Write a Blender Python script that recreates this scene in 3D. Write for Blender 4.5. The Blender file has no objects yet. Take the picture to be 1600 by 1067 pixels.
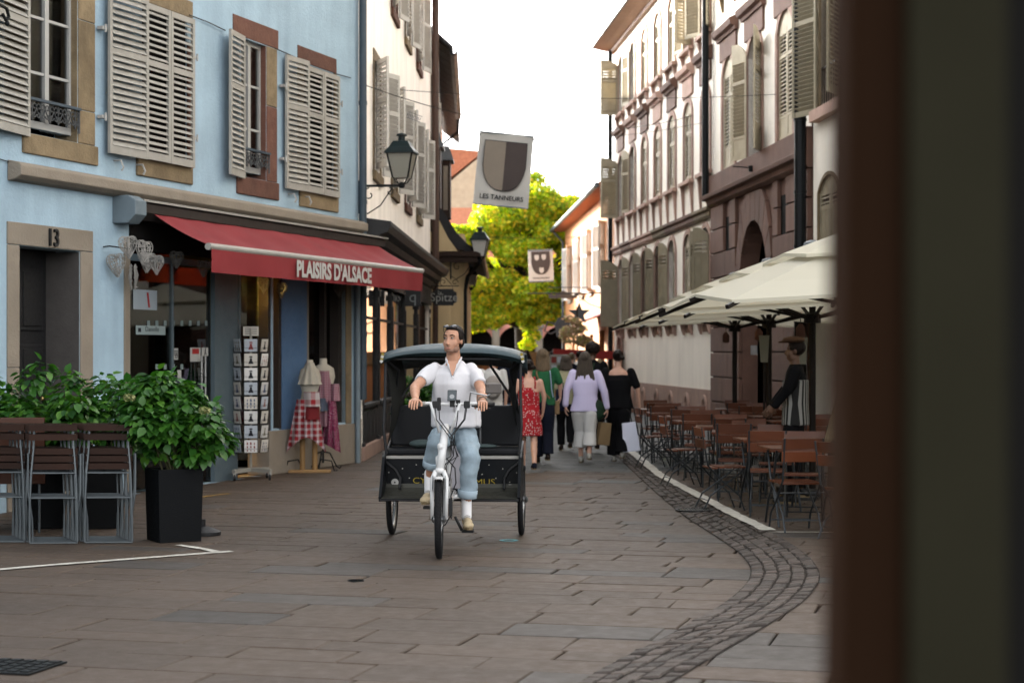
import bpy, bmesh, math, random
import numpy as np
from mathutils import Vector, Matrix
random.seed(7)
S = bpy.context.scene
COL = S.collection
R = math.radians
PI = math.pi
# ------------------------------------------------------------------ camera, sky, sun, exposure
HOR, FPX, CX0, CZ = 552.0, 2900.0, 800.0, 1.65      # photo measured at 1600 px wide
cd = bpy.data.cameras.new('camera'); cam = bpy.data.objects.new('camera', cd); COL.objects.link(cam)
cam.location = (0, 0, CZ); cam.rotation_euler = (R(90), 0, 0)
cd.sensor_width = 36; cd.lens = 36 * FPX / 1600; cd.shift_y = (HOR - 533.5) / 1600
cd.clip_start = .1; cd.clip_end = 3000
cd.dof.use_dof = True; cd.dof.focus_distance = 15.3; cd.dof.aperture_fstop = 3.0
S.camera = cam
SUN_EL, SUN_AZ = R(13), R(-42)                       # azimuth from +Y, negative = left
w = bpy.data.worlds.new('World'); S.world = w; w.use_nodes = True
nt = w.node_tree; bg = nt.nodes['Background']
sky = nt.nodes.new('ShaderNodeTexSky'); sky.sky_type = 'NISHITA'; sky.sun_disc = False
sky.sun_elevation = SUN_EL; sky.sun_rotation = SUN_AZ; sky.dust_density = 3.0; sky.air_density = 1.0
hs = nt.nodes.new('ShaderNodeHueSaturation'); hs.inputs['Saturation'].default_value = .07
nt.links.new(sky.outputs[0], hs.inputs['Color']); nt.links.new(hs.outputs[0], bg.inputs['Color'])
bg.inputs['Strength'].default_value = .15
sl = bpy.data.lights.new('sun', 'SUN'); sl.energy = 2.0; sl.angle = R(.6); sl.color = (1, .88, .7)
so = bpy.data.objects.new('sun', sl); COL.objects.link(so)
sd = Vector((math.sin(SUN_AZ) * math.cos(SUN_EL), math.cos(SUN_AZ) * math.cos(SUN_EL), math.sin(SUN_EL)))
so.rotation_euler = (-sd).to_track_quat('-Z', 'Y').to_euler()
S.view_settings.view_transform = 'Standard'; S.view_settings.look = 'None'
S.view_settings.exposure = 3.2; S.view_settings.gamma = 1; S.view_settings.use_curve_mapping = False
S.render.engine = 'CYCLES'
S.cycles.max_bounces = 8; S.cycles.diffuse_bounces = 4; S.cycles.glossy_bounces = 4
S.cycles.transparent_max_bounces = 12; S.cycles.use_denoising = True
S.cycles.caustics_reflective = False; S.cycles.caustics_refractive = False

# ------------------------------------------------------------------ materials
def srgb(h):
    h = h.lstrip('#'); c = [int(h[i:i + 2], 16) / 255 for i in (0, 2, 4)]
    return tuple(x / 12.92 if x <= .04045 else ((x + .055) / 1.055) ** 2.4 for x in c)
def node(t, k, **kw):
    n = t.nodes.new(k)
    for a, b in kw.items(): setattr(n, a, b)
    return n
MATS = {}
KM = .43      # everyday paints, cloth and stone against the exposure
WALLS = {'blue_render', 'cream_render', 'white_render', 'peach_render', 'pink_render', 'brown_stained_timber', 'olive_grey_paint', 'cream_parasol_canvas', 'pale_gable'}
def M(name, col, rough=.7, metal=0., var=.12, vs=3., bump=.0, bs=60., dirt=0., ds=1., streak=0., spec=.5, rnd=0., island=False,
      coat=0., trans=0., emit=0., mscale=(1, 1, 1), sheen=0.):
    if name in MATS: return MATS[name]
    if name not in WALLS and not emit: col = tuple(c * KM for c in col)
    if max(col) < .03 and spec == .5: spec = .1
    elif spec == .5: spec = .28
    m = bpy.data.materials.new(name); MATS[name] = m; m.use_nodes = True
    t = m.node_tree; b = t.nodes['Principled BSDF']; L = t.links.new
    b.inputs['Roughness'].default_value = rough; b.inputs['Metallic'].default_value = metal
    b.inputs['Specular IOR Level'].default_value = spec; b.inputs['Coat Weight'].default_value = coat
    b.inputs['Sheen Weight'].default_value = sheen
    tc = node(t, 'ShaderNodeTexCoord'); mp = node(t, 'ShaderNodeMapping'); mp.inputs['Scale'].default_value = mscale
    src = tc.outputs['Object']
    if rnd and not island:
        oi = node(t, 'ShaderNodeObjectInfo'); ad = node(t, 'ShaderNodeVectorMath', operation='ADD'); L(src, ad.inputs[0]); L(oi.outputs['Location'], ad.inputs[1]); src = ad.outputs[0]
    L(src, mp.inputs['Vector']); V = mp.outputs[0]
    def noise(sc, det=5, rg=.6, vec=V):
        n = node(t, 'ShaderNodeTexNoise'); n.inputs['Scale'].default_value = sc; n.inputs['Detail'].default_value = det
        n.inputs['Roughness'].default_value = rg; L(vec, n.inputs['Vector']); return n.outputs['Fac']
    def ramp(v, a, b_, lo, hi):
        r = node(t, 'ShaderNodeMapRange'); r.inputs[1].default_value = a; r.inputs[2].default_value = b_
        r.inputs[3].default_value = lo; r.inputs[4].default_value = hi; L(v, r.inputs[0]); return r.outputs[0]
    def scale(c, f):
        x = node(t, 'ShaderNodeVectorMath', operation='SCALE'); L(c, x.inputs[0]); L(f, x.inputs['Scale']); return x.outputs[0]
    rgb = node(t, 'ShaderNodeRGB'); rgb.outputs[0].default_value = (*col, 1); c = rgb.outputs[0]
    if var: c = scale(c, ramp(noise(vs), .3, .7, 1 - var, 1 + var))
    if dirt:
        d = ramp(noise(ds, 8, .7), .42, .7, 0, dirt)
        mx = node(t, 'ShaderNodeMix', data_type='RGBA'); L(d, mx.inputs[0]); L(c, mx.inputs[6]); mx.inputs[7].default_value = (col[0] * .45, col[1] * .42, col[2] * .38, 1)
        c = mx.outputs[2]
    if streak:
        m2 = node(t, 'ShaderNodeMapping'); m2.inputs['Scale'].default_value = (2.2, 2.2, .3); L(tc.outputs['Object'], m2.inputs['Vector'])
        c = scale(c, ramp(noise(1.0, 6, .6, m2.outputs[0]), .35, .75, 1.03, 1 - streak))
    if rnd:
        if island: g = node(t, 'ShaderNodeNewGeometry'); o = g.outputs['Random Per Island']
        else: g = node(t, 'ShaderNodeObjectInfo'); o = g.outputs['Random']
        c = scale(c, ramp(o, 0, 1, 1 - rnd, 1 + rnd))
    L(c, b.inputs['Base Color'])
    if bump:
        bn = node(t, 'ShaderNodeBump'); bn.inputs['Strength'].default_value = bump; bn.inputs['Distance'].default_value = .02
        L(noise(bs, 6, .65), bn.inputs['Height']); L(bn.outputs[0], b.inputs['Normal'])
    if rough > .2 and rough < .8 and var:
        L(ramp(noise(vs * 4), .3, .7, rough - .08, rough + .1), b.inputs['Roughness'])
    if emit:
        b.inputs['Emission Color'].default_value = (*col, 1); b.inputs['Emission Strength'].default_value = emit
    return m
def glass(name, tint=(.9, .95, .95), refl=.0, rough=.02, alpha=.85):
    m = bpy.data.materials.new(name); MATS[name] = m; m.use_nodes = True; t = m.node_tree; t.nodes.clear(); L = t.links.new
    o = node(t, 'ShaderNodeOutputMaterial'); tr = node(t, 'ShaderNodeBsdfTransparent'); tr.inputs[0].default_value = (*[c * alpha for c in tint], 1)
    gl = node(t, 'ShaderNodeBsdfGlossy'); gl.inputs['Roughness'].default_value = rough
    fr = node(t, 'ShaderNodeFresnel'); fr.inputs['IOR'].default_value = 1.5
    ad = node(t, 'ShaderNodeMath', operation='ADD'); ad.use_clamp = True; ad.inputs[1].default_value = refl; L(fr.outputs[0], ad.inputs[0])
    mx = node(t, 'ShaderNodeMixShader'); L(ad.outputs[0], mx.inputs[0]); L(tr.outputs[0], mx.inputs[1]); L(gl.outputs[0], mx.inputs[2])
    L(mx.outputs[0], o.inputs[0]); return m
def leafmat(name, cols, transl=.5, rough=.5):
    m = bpy.data.materials.new(name); MATS[name] = m; m.use_nodes = True; t = m.node_tree; t.nodes.clear(); L = t.links.new
    o = node(t, 'ShaderNodeOutputMaterial'); g = node(t, 'ShaderNodeNewGeometry')
    cr = node(t, 'ShaderNodeValToRGB'); cr.color_ramp.interpolation = 'LINEAR'
    while len(cr.color_ramp.elements) < len(cols): cr.color_ramp.elements.new(.5)
    for i, c in enumerate(cols):
        cr.color_ramp.elements[i].position = i / (len(cols) - 1); cr.color_ramp.elements[i].color = (*[q * .72 for q in c], 1)
    L(g.outputs['Random Per Island'], cr.inputs[0])
    d = node(t, 'ShaderNodeBsdfPrincipled'); d.inputs['Roughness'].default_value = rough; d.inputs['Specular IOR Level'].default_value = .35
    tl = node(t, 'ShaderNodeBsdfTranslucent'); hv = node(t, 'ShaderNodeHueSaturation'); hv.inputs['Value'].default_value = 1.6; hv.inputs['Saturation'].default_value = 1.1
    L(cr.outputs[0], d.inputs['Base Color']); L(cr.outputs[0], hv.inputs['Color']); L(hv.outputs[0], tl.inputs[0])
    mx = node(t, 'ShaderNodeMixShader'); mx.inputs[0].default_value = transl
    L(d.outputs[0], mx.inputs[1]); L(tl.outputs[0], mx.inputs[2]); L(mx.outputs[0], o.inputs[0]); return m
def pattern(name, kind, c1, c2, sc, rough=.85, c3=None, coord='Object'):
    """woven / printed cloth patterns: check, dots, stripes, plaid, wood"""
    m = bpy.data.materials.new(name); MATS[name] = m; m.use_nodes = True; t = m.node_tree; b = t.nodes['Principled BSDF']; L = t.links.new
    b.inputs['Roughness'].default_value = rough; b.inputs['Specular IOR Level'].default_value = .3
    tc = node(t, 'ShaderNodeTexCoord'); V = tc.outputs[coord]
    mx = node(t, 'ShaderNodeMix', data_type='RGBA'); c1 = [c * KM for c in c1]; c2 = [c * KM for c in c2]; mx.inputs[6].default_value = (*c1, 1); mx.inputs[7].default_value = (*c2, 1)
    if kind == 'dots':
        v = node(t, 'ShaderNodeTexVoronoi'); v.inputs['Scale'].default_value = sc; v.inputs['Randomness'].default_value = .55; L(V, v.inputs['Vector'])
        c = node(t, 'ShaderNodeMath', operation='LESS_THAN'); c.inputs[1].default_value = .3; L(v.outputs['Distance'], c.inputs[0]); L(c.outputs[0], mx.inputs[0])
    elif kind in ('stripes', 'check', 'plaid'):
        sp = node(t, 'ShaderNodeSeparateXYZ'); L(V, sp.inputs[0])
        def st(o, f, th=.0):
            a = node(t, 'ShaderNodeMath', operation='MULTIPLY'); a.inputs[1].default_value = f; L(o, a.inputs[0])
            s_ = node(t, 'ShaderNodeMath', operation='SINE'); L(a.outputs[0], s_.inputs[0])
            g = node(t, 'ShaderNodeMath', operation='GREATER_THAN'); g.inputs[1].default_value = th; L(s_.outputs[0], g.inputs[0]); return g.outputs[0]
        if kind == 'stripes': L(st(sp.outputs[0], sc), mx.inputs[0])
        else:
            a, c = st(sp.outputs[0], sc, .0 if kind == 'check' else .3), st(sp.outputs[2], sc, .0 if kind == 'check' else .3)
            s_ = node(t, 'ShaderNodeMath', operation='ADD'); L(a, s_.inputs[0]); L(c, s_.inputs[1])
            h = node(t, 'ShaderNodeMath', operation='MULTIPLY'); h.inputs[1].default_value = .5; L(s_.outputs[0], h.inputs[0]); L(h.outputs[0], mx.inputs[0])
    L(mx.outputs[2], b.inputs['Base Color']); return m

# ------------------------------------------------------------------ mesh builder
class MB:
    def __init__(s): s.v = []; s.f = []; s.mi = []; s.m = 0
    def add(s, vs, fs):
        k = len(s.v); s.v += [tuple(p) for p in vs]; s.f += [tuple(i + k for i in f) for f in fs]; s.mi += [s.m] * len(fs); return s
    def box(s, x0, x1, y0, y1, z0, z1):
        x0, x1 = min(x0, x1), max(x0, x1); y0, y1 = min(y0, y1), max(y0, y1); z0, z1 = min(z0, z1), max(z0, z1)
        return s.add([(x0, y0, z0), (x1, y0, z0), (x1, y1, z0), (x0, y1, z0), (x0, y0, z1), (x1, y0, z1), (x1, y1, z1), (x0, y1, z1)],
                     [(0, 3, 2, 1), (4, 5, 6, 7), (0, 1, 5, 4), (1, 2, 6, 5), (2, 3, 7, 6), (3, 0, 4, 7)])
    def ubox(s, u0, u1, o0, o1, z0, z1): return s.box(u0, u1, -o0, -o1, z0, z1)
    def quad(s, a, b, c, d): return s.add([a, b, c, d], [(0, 1, 2, 3)])
    def prism(s, pts, f, a, b):
        """extrude a 2-D polygon: f(p,q,t)->xyz, t from a to b"""
        n = len(pts); vs = [f(p, q, a) for p, q in pts] + [f(p, q, b) for p, q in pts]
        fs = [tuple(range(n - 1, -1, -1)), tuple(range(n, 2 * n))] + [(i, (i + 1) % n, n + (i + 1) % n, n + i) for i in range(n)]
        return s.add(vs, fs)
    def xz(s, pts, y0, y1): return s.prism(pts, lambda p, q, t: (p, t, q), y0, y1)
    def xy(s, pts, z0, z1): return s.prism(pts, lambda p, q, t: (p, q, t), z0, z1)
    def yz(s, pts, x0, x1): return s.prism(pts, lambda p, q, t: (t, p, q), x0, x1)
    def tube(s, pts, r, n=6, closed=False, cap=True):
        pts = [Vector(p) for p in pts]; N = len(pts); rs = r if isinstance(r, (list, tuple)) else [r] * N
        vs = []; up = None
        for i, p in enumerate(pts):
            if closed: t = (pts[(i + 1) % N] - pts[i - 1])
            else: t = pts[min(i + 1, N - 1)] - pts[max(i - 1, 0)]
            t = t.normalized() if t.length > 1e-9 else Vector((0, 0, 1))
            if up is None: up = Vector((0, 0, 1)) if abs(t.z) < .9 else Vector((1, 0, 0))
            a = t.cross(up).normalized() if t.cross(up).length > 1e-6 else t.orthogonal().normalized(); b = t.cross(a).normalized(); up = b * -1 if b.dot(up) < 0 else b
            for k in range(n):
                q = 2 * PI * (k + .5) / n; vs.append(p + (a * math.cos(q) + b * math.sin(q)) * rs[i])
        fs = []
        for i in range(N if closed else N - 1):
            j = (i + 1) % N
            for k in range(n): fs.append((i * n + k, i * n + (k + 1) % n, j * n + (k + 1) % n, j * n + k))
        if cap and not closed: fs += [tuple(range(n - 1, -1, -1)), tuple((N - 1) * n + k for k in range(n))]
        return s.add(vs, fs)
    def bar(s, a, b, w, h, up=(0, 0, 1)):
        a, b = Vector(a), Vector(b); t = (b - a).normalized(); u = Vector(up); x = t.cross(u)
        x = x.normalized() if x.length > 1e-6 else t.orthogonal().normalized(); y = x.cross(t)
        vs = [p + x * (w / 2 * i) + y * (h / 2 * j) for p in (a, b) for i, j in ((-1, -1), (1, -1), (1, 1), (-1, 1))]
        return s.add(vs, [(3, 2, 1, 0), (4, 5, 6, 7), (0, 1, 5, 4), (1, 2, 6, 5), (2, 3, 7, 6), (3, 0, 4, 7)])
    def lathe(s, prof, n=16, c=(0, 0, 0), ax='z', cap=True):
        vs = []
        for r, h in prof:
            for k in range(n):
                q = 2 * PI * k / n; a, b = r * math.cos(q), r * math.sin(q)
                vs.append((c[0] + a, c[1] + b, c[2] + h) if ax == 'z' else (c[0] + h, c[1] + a, c[2] + b) if ax == 'x' else (c[0] + a, c[1] + h, c[2] + b))
        fs = [(i * n + k, i * n + (k + 1) % n, (i + 1) * n + (k + 1) % n, (i + 1) * n + k) for i in range(len(prof) - 1) for k in range(n)]
        if cap: fs += [tuple(range(n - 1, -1, -1)), tuple((len(prof) - 1) * n + k for k in range(n))]
        return s.add(vs, fs)
    def rings(s, rs, n=20, cap=True):
        """rs: list of (centre, side vector*radius, front vector*radius)"""
        vs = []
        for c, a, b in rs:
            c, a, b = Vector(c), Vector(a), Vector(b)
            for k in range(n): q = 2 * PI * k / n; vs.append(c + a * math.cos(q) + b * math.sin(q))
        fs = [(i * n + k, i * n + (k + 1) % n, (i + 1) * n + (k + 1) % n, (i + 1) * n + k) for i in range(len(rs) - 1) for k in range(n)]
        if cap: fs += [tuple(range(n - 1, -1, -1)), tuple((len(rs) - 1) * n + k for k in range(n))]
        return s.add(vs, fs)
    def ell(s, c, r, rot=None, n=14, m=9):
        vs = []; mt = rot or Matrix.Identity(3); c = Vector(c)
        for i in range(1, m):
            th = PI * i / m
            for k in range(n):
                q = 2 * PI * k / n; vs.append(c + mt @ Vector((r[0] * math.sin(th) * math.cos(q), r[1] * math.sin(th) * math.sin(q), r[2] * math.cos(th))))
        vs += [c + mt @ Vector((0, 0, r[2])), c + mt @ Vector((0, 0, -r[2]))]; T, Bm = (m - 1) * n, (m - 1) * n + 1
        fs = [(i * n + k, (i + 1) * n + k, (i + 1) * n + (k + 1) % n, i * n + (k + 1) % n) for i in range(m - 2) for k in range(n)]
        fs += [(T, k, (k + 1) % n) for k in range(n)] + [(Bm, (m - 2) * n + (k + 1) % n, (m - 2) * n + k) for k in range(n)]
        return s.add(vs, fs)
    def cap(s, a, ra, b, rb, n=12):
        a, b = Vector(a), Vector(b); t = (b - a); ln = max(t.length, 1e-6); t /= ln
        x = t.orthogonal().normalized(); y = t.cross(x); rs = []
        for i in range(4): q = PI / 2 * i / 4; rs.append((a - t * ra * math.cos(q) if i else a - t * ra * .999, ra * max(math.sin(q), .03)))
        rs.append((a, ra)); rs.append((b, rb))
        for i in range(3, -1, -1): q = PI / 2 * i / 4; rs.append((b + t * rb * math.cos(q), rb * max(math.sin(q), .03)))
        return s.rings([(c, x * r, y * r) for c, r in rs], n)
    def mesh(s, name):
        me = bpy.data.meshes.new(name); me.from_pydata(s.v, [], s.f); me.update(); return me
    def build(s, name, mat, parent=None, smooth=False, bevel=0, fix=True, **kw):
        me = s.mesh(name)
        if fix:
            bm = bmesh.new(); bm.from_mesh(me)
            if smooth: bmesh.ops.remove_doubles(bm, verts=bm.verts, dist=1e-5)
            bmesh.ops.recalc_face_normals(bm, faces=bm.faces)
            bm.to_mesh(me); bm.free()
        mats = mat if isinstance(mat, (list, tuple)) else [mat]
        for m in mats: me.materials.append(m)
        if len(mats) > 1: me.polygons.foreach_set('material_index', s.mi[:len(me.polygons)])
        if smooth: me.polygons.foreach_set('use_smooth', [True] * len(me.polygons))
        o = link(name, me, parent, **kw)
        if bevel:
            b = o.modifiers.new('bevel', 'BEVEL'); b.width = bevel; b.segments = 2; b.limit_method = 'ANGLE'
        return o
def link(name, data, parent=None, loc=None, rz=None, rot=None, scale=None, label=None, cat=None, group=None, kind=None):
    o = bpy.data.objects.new(name, data); COL.objects.link(o)
    if parent: o.parent = parent
    if loc is not None: o.location = loc
    if rz is not None: o.rotation_euler = (0, 0, rz)
    if rot is not None: o.rotation_euler = rot
    if scale is not None: o.scale = scale
    tag(o, label, cat, group, kind); return o
def tag(o, label=None, cat=None, group=None, kind=None):
    if label: o['label'] = label
    if cat: o['category'] = cat
    if group: o['group'] = group
    if kind: o['kind'] = kind
    return o
def thing(name, label, cat, loc=(0, 0, 0), rz=0, group=None):
    o = link(name, None, None, loc, rz, None, None, label, cat, group); o.empty_display_size = .2; return o
KIDS = {}
def kids(o): return [c for c in COL.objects if c.parent == o]
def snapshot(o):
    """remember a thing's parts once so that copies are cheap"""
    KIDS[o.name] = [(c, kids(c)) for c in kids(o)]
def dup(o, loc, rz=0, label=None, group=None, scale=None):
    if o.name not in KIDS: snapshot(o)
    r = o.copy(); COL.objects.link(r); r.location = loc; r.rotation_euler = (0, 0, rz)
    if scale: r.scale = scale
    if label: r['label'] = label
    if group: r['group'] = group
    for c, gs in KIDS[o.name]:
        d = c.copy(); COL.objects.link(d); d.parent = r
        for g in gs: e = g.copy(); COL.objects.link(e); e.parent = d
    return r
def text(name, s, size, mat, parent, loc, rot, depth=.002, sx=1, bold=0., align='CENTER', **kw):
    c = bpy.data.curves.new(name, 'FONT'); c.body = s; c.size = size; c.extrude = depth; c.align_x = align; c.align_y = 'CENTER'; c.offset = bold
    c.resolution_u = 3
    t = bpy.data.objects.new('t', c); COL.objects.link(t); dg = bpy.context.evaluated_depsgraph_get()
    me = bpy.data.meshes.new_from_object(t.evaluated_get(dg)); bpy.data.objects.remove(t); me.materials.clear(); me.materials.append(mat)
    return link(name, me, parent, loc, None, rot, (sx, 1, 1), **kw)
def soft(name, mb, mat, parent, voxel=.01, it=3, extra=None, push=None, **kw):
    """union of overlapping closed shapes -> one continuous smooth surface"""
    me = mb.mesh(name); t = bpy.data.objects.new('t', me); COL.objects.link(t)
    md = t.modifiers.new('r', 'REMESH'); md.mode = 'VOXEL'; md.voxel_size = voxel
    sm = t.modifiers.new('s', 'SMOOTH'); sm.iterations = it; sm.factor = .5
    dg = bpy.context.evaluated_depsgraph_get(); m2 = bpy.data.meshes.new_from_object(t.evaluated_get(dg)); bpy.data.objects.remove(t)
    if push:
        n = len(m2.vertices); co = np.empty(n * 3); m2.vertices.foreach_get('co', co); no = np.empty(n * 3); m2.vertices.foreach_get('normal', no)
        co = co.reshape(-1, 3); no = no.reshape(-1, 3); co = push(co, no); m2.vertices.foreach_set('co', co.ravel()); m2.update()
    if extra:
        bm = bmesh.new(); bm.from_mesh(m2); bm.from_mesh(extra.mesh('e')); bmesh.ops.recalc_face_normals(bm, faces=bm.faces); bm.to_mesh(m2); bm.free()
    mats = mat if isinstance(mat, (list, tuple)) else [mat]
    m2.materials.clear()
    for m in mats: m2.materials.append(m)
    m2.polygons.foreach_set('use_smooth', [True] * len(m2.polygons)); m2.name = name
    return link(name, m2, parent, **kw)
def wrinkle(amp, f=(30, 30, 14), seed=0):
    rg = np.random.RandomState(seed); ph = rg.rand(6) * 6.28; k = rg.randn(6, 3) * np.array(f) * .7
    def g(co, no):
        d = sum(np.sin(co @ k[i] + ph[i] + 1.5 * np.sin(co @ k[(i + 1) % 6] * .4)) for i in range(6)) / 6
        return co + no * (amp * d)[:, None]
    return g
def G(x, y):
    d = FPX * CZ / (y - HOR); return Vector(((x - CX0) * d / FPX, d, 0))
def P(x, y, d): return Vector(((x - CX0) * d / FPX, d, CZ + (HOR - y) * d / FPX))

# ------------------------------------------------------------------ facades
class Fac:
    def __init__(s, p, t): s.p = Vector(p).to_2d(); s.t = Vector(t).normalized(); s.n = Vector((s.t[1], -s.t[0])); s.rz = math.atan2(s.t[1], s.t[0])
    def uz(s, x, y, off=0):
        k = (x - CX0) / FPX; px, py = s.p + s.n * off
        u = (k * py - px) / (s.t[0] - k * s.t[1]); d = py + u * s.t[1]; return u, CZ + (HOR - y) * d / FPX
    def w(s, u, off, z): q = s.p + s.t * u + s.n * off; return Vector((q[0], q[1], z))
    def thing(s, name, label, cat, group=None): s.o = thing(name, label, cat, (s.p[0], s.p[1], 0), s.rz, group); return s.o
def arch_pts(a, b, d, rise, n=10):
    """circular segment from (a,d-rise) over the top to (b,d-rise)"""
    h = (b - a) / 2; rr = (h * h + rise * rise) / (2 * rise); cz = d - rr; cu = (a + b) / 2; q = math.asin(min(1, h / rr))
    return [(cu + rr * math.sin(-q + 2 * q * i / n), cz + rr * math.cos(-q + 2 * q * i / n)) for i in range(n + 1)]
def wall(mb, u0, u1, z0, z1, ops, depth=.25, off=0.):
    us = sorted({u0, u1, *[o[0] for o in ops], *[o[1] for o in ops]}); zs = sorted({z0, z1, *[o[2] for o in ops], *[o[3] for o in ops]})
    us = [u for u in us if u0 <= u <= u1]; zs = [z for z in zs if z0 <= z <= z1]
    for i in range(len(us) - 1):
        for j in range(len(zs) - 1):
            cu, cz = (us[i] + us[i + 1]) / 2, (zs[j] + zs[j + 1]) / 2
            if any(o[0] < cu < o[1] and o[2] < cz < o[3] for o in ops): continue
            mb.quad((us[i], -off, zs[j]), (us[i + 1], -off, zs[j]), (us[i + 1], -off, zs[j + 1]), (us[i], -off, zs[j + 1]))
    for o in ops:
        a, b, c, d = o[:4]; rise = o[4] if len(o) > 4 else 0; y0, y1 = -off, -(off - depth); zt = d - rise
        mb.quad((a, y0, c), (a, y1, c), (a, y1, zt), (a, y0, zt)); mb.quad((b, y0, c), (b, y0, zt), (b, y1, zt), (b, y1, c))
        mb.quad((a, y0, c), (b, y0, c), (b, y1, c), (a, y1, c))
        if rise:
            p = arch_pts(a, b, d, rise)
            for i in range(len(p) - 1):
                (x, z), (X, Z) = p[i], p[i + 1]
                mb.quad((x, y0, z), (X, y0, Z), (X, y0, d), (x, y0, d)); mb.quad((x, y0, z), (x, y1, z), (X, y1, Z), (X, y0, Z))
        else: mb.quad((a, y0, d), (a, y1, d), (b, y1, d), (b, y0, d))
def arch_ring(mb, a, b, c, d, rise, wd, o0, o1):
    """stone surround of an opening as one mesh: jambs + segmental head"""
    mb.ubox(a - wd, a, o0, o1, c, d - rise); mb.ubox(b, b + wd, o0, o1, c, d - rise)
    pi_ = arch_pts(a, b, d, rise); po = arch_pts(a - wd, b + wd, d + wd, rise + wd * .9)
    po[0] = (a - wd, d - rise); po[-1] = (b + wd, d - rise)
    for i in range(len(pi_) - 1): mb.xz([pi_[i], pi_[i + 1], po[i + 1], po[i]], -o0, -o1)
LEAF = {}
def leaf_mesh(w_, h, kind, mat, arch=0., op=False):
    """shutter leaf, hinge at x=0, thickness along y; kinds: louvre, half (panels below), frame (slats separate)"""
    key = (round(w_, 2), round(h, 2), kind, mat.name, round(arch, 2), op)
    if key in LEAF: return LEAF[key]
    mb = MB(); t = .035; st = .055 if w_ > .5 else .045
    mb.box(0, st, -t / 2, t / 2, 0, h - arch); mb.box(w_ - st, w_, -t / 2, t / 2, 0, h - (arch if arch else 0))
    mid = h * .62 if kind != 'tall' else h * .66
    pan = {'louvre': 0, 'frame': 0, 'half': h * .7, 'tall': h * .2}[kind]
    mb.box(st, w_ - st, -t / 2 + .001, t / 2 - .001, 0, .09); top = h - arch
    mb.box(st, w_ - st, -t / 2 + .001, t / 2 - .001, top - .07, top)
    if arch: mb.xz([(0, top), (w_, top), (w_, top + arch), (w_ * .6, top + arch * .93), (w_ * .25, top + arch * .6), (0, top + arch * .15)], -t / 2, t / 2)
    segs = []
    if kind == 'half':
        mb.box(st, w_ - st, -.006, .006, .09, pan); mb.box(st, w_ - st, -t / 2 + .001, t / 2 - .001, pan - .05, pan + .03); mb.box(st, w_ - st, -t / 2 + .001, t / 2 - .001, pan * .42, pan * .42 + .06)
        mb.box(w_ / 2 - .012, w_ / 2 + .012, -.014, .014, .09, pan - .05); segs = [(pan + .03, top - .07)]
    elif kind == 'tall':
        mb.box(st, w_ - st, -.006, .006, .09, pan); mb.box(st, w_ - st, -t / 2 + .001, t / 2 - .001, pan - .05, pan); mb.box(st, w_ - st, -t / 2 + .001, t / 2 - .001, mid - .03, mid + .03)
        segs = [(pan, mid - .03), (mid + .03, top - .07)]
    else:
        mb.box(st, w_ - st, -t / 2 + .001, t / 2 - .001, mid - .035, mid + .035); segs = [(.09, mid - .035), (mid + .035, top - .07)]
    sl = []
    for a, b in segs:
        n = max(2, int((b - a) / .07)); p = (b - a) / n
        for i in range(n): sl.append(a + (i + .5) * p)
    if kind != 'frame':
        for z in sl: mb.bar((st, 0, z), (w_ - st, 0, z), .078 if op else .038, .009, (0, -.8, .6))
    me = mb.mesh('shutter'); me.materials.append(mat); LEAF[key] = (me, sl, st); return LEAF[key]
SLAT = {}
def shutter(F, u, off, z, w_, h, ang, kind, mat, flip=False, arch=0., label=None):
    """hinge at (u,off,z); ang 0 = closed leaf running to +u; flip mirrors it to -u"""
    me, sl, st = leaf_mesh(w_, h, kind, mat, arch, abs(ang) > .02)
    o = link('shutter', me, F.o, (u, -off, z), ang, label=label)
    if flip: o.scale = (-1, 1, 1)
    if kind == 'frame':
        wide = abs(ang) > .001; k = (round(w_, 2), mat.name, wide)
        if k not in SLAT:
            m = MB().bar((st - .004, 0, 0), (w_ - st + .004, 0, 0), .082 if wide else .047, .008, (0, -.8, .6)); s = m.mesh('slat'); s.materials.append(mat); SLAT[k] = s
        for zz in sl: link('slat', SLAT[k], o, (0, 0, zz + random.uniform(-.002, .002)), rot=(random.uniform(-.05, .05), 0, 0))
    return o
def window(F, a, b, c, d, off, fm, pm, cols=2, rows=3, rise=0., panes=False, fw=.05, parent=None):
    mb = MB(); o0, o1 = off, off - .05; top = d - rise
    mb.ubox(a, a + fw, o0, o1, c, d - rise); mb.ubox(b - fw, b, o0, o1, c, d - rise); mb.ubox(a + fw, b - fw, o0, o1, c, c + fw * 1.4); mb.ubox(a + fw, b - fw, o0, o1, top - fw, top)
    if rise:
        p = arch_pts(a, b, d, rise, 8); mb.xz([(a, top)] + p[1:-1] + [(b, top)], -o0 + .01, -o1 - .01)
    for i in range(1, cols): u = a + (b - a) * i / cols; mb.ubox(u - fw * .7, u + fw * .7, o0 + .008, o1, c + fw * 1.4, top - fw)
    for j in range(1, rows):
        z = c + (top - c) * j / rows; mb.ubox(a + fw, b - fw, o0 - .004, o1 + .01, z - .015, z + .015)
    w_ = mb.build('window', fm, F.o)
    if panes:
        for i in range(cols):
            for j in range(rows):
                u0, u1 = a + (b - a) * i / cols, a + (b - a) * (i + 1) / cols; z0, z1 = c + (top - c) * j / rows, c + (top - c) * (j + 1) / rows
                MB().ubox(u0, u1, off - .028, off - .032, z0 + .002, z1 - .002).build('pane', pm, w_)
    else: MB().ubox(a, b, off - .028, off - .032, c, top).build('pane', pm, w_)
    return w_
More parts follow.
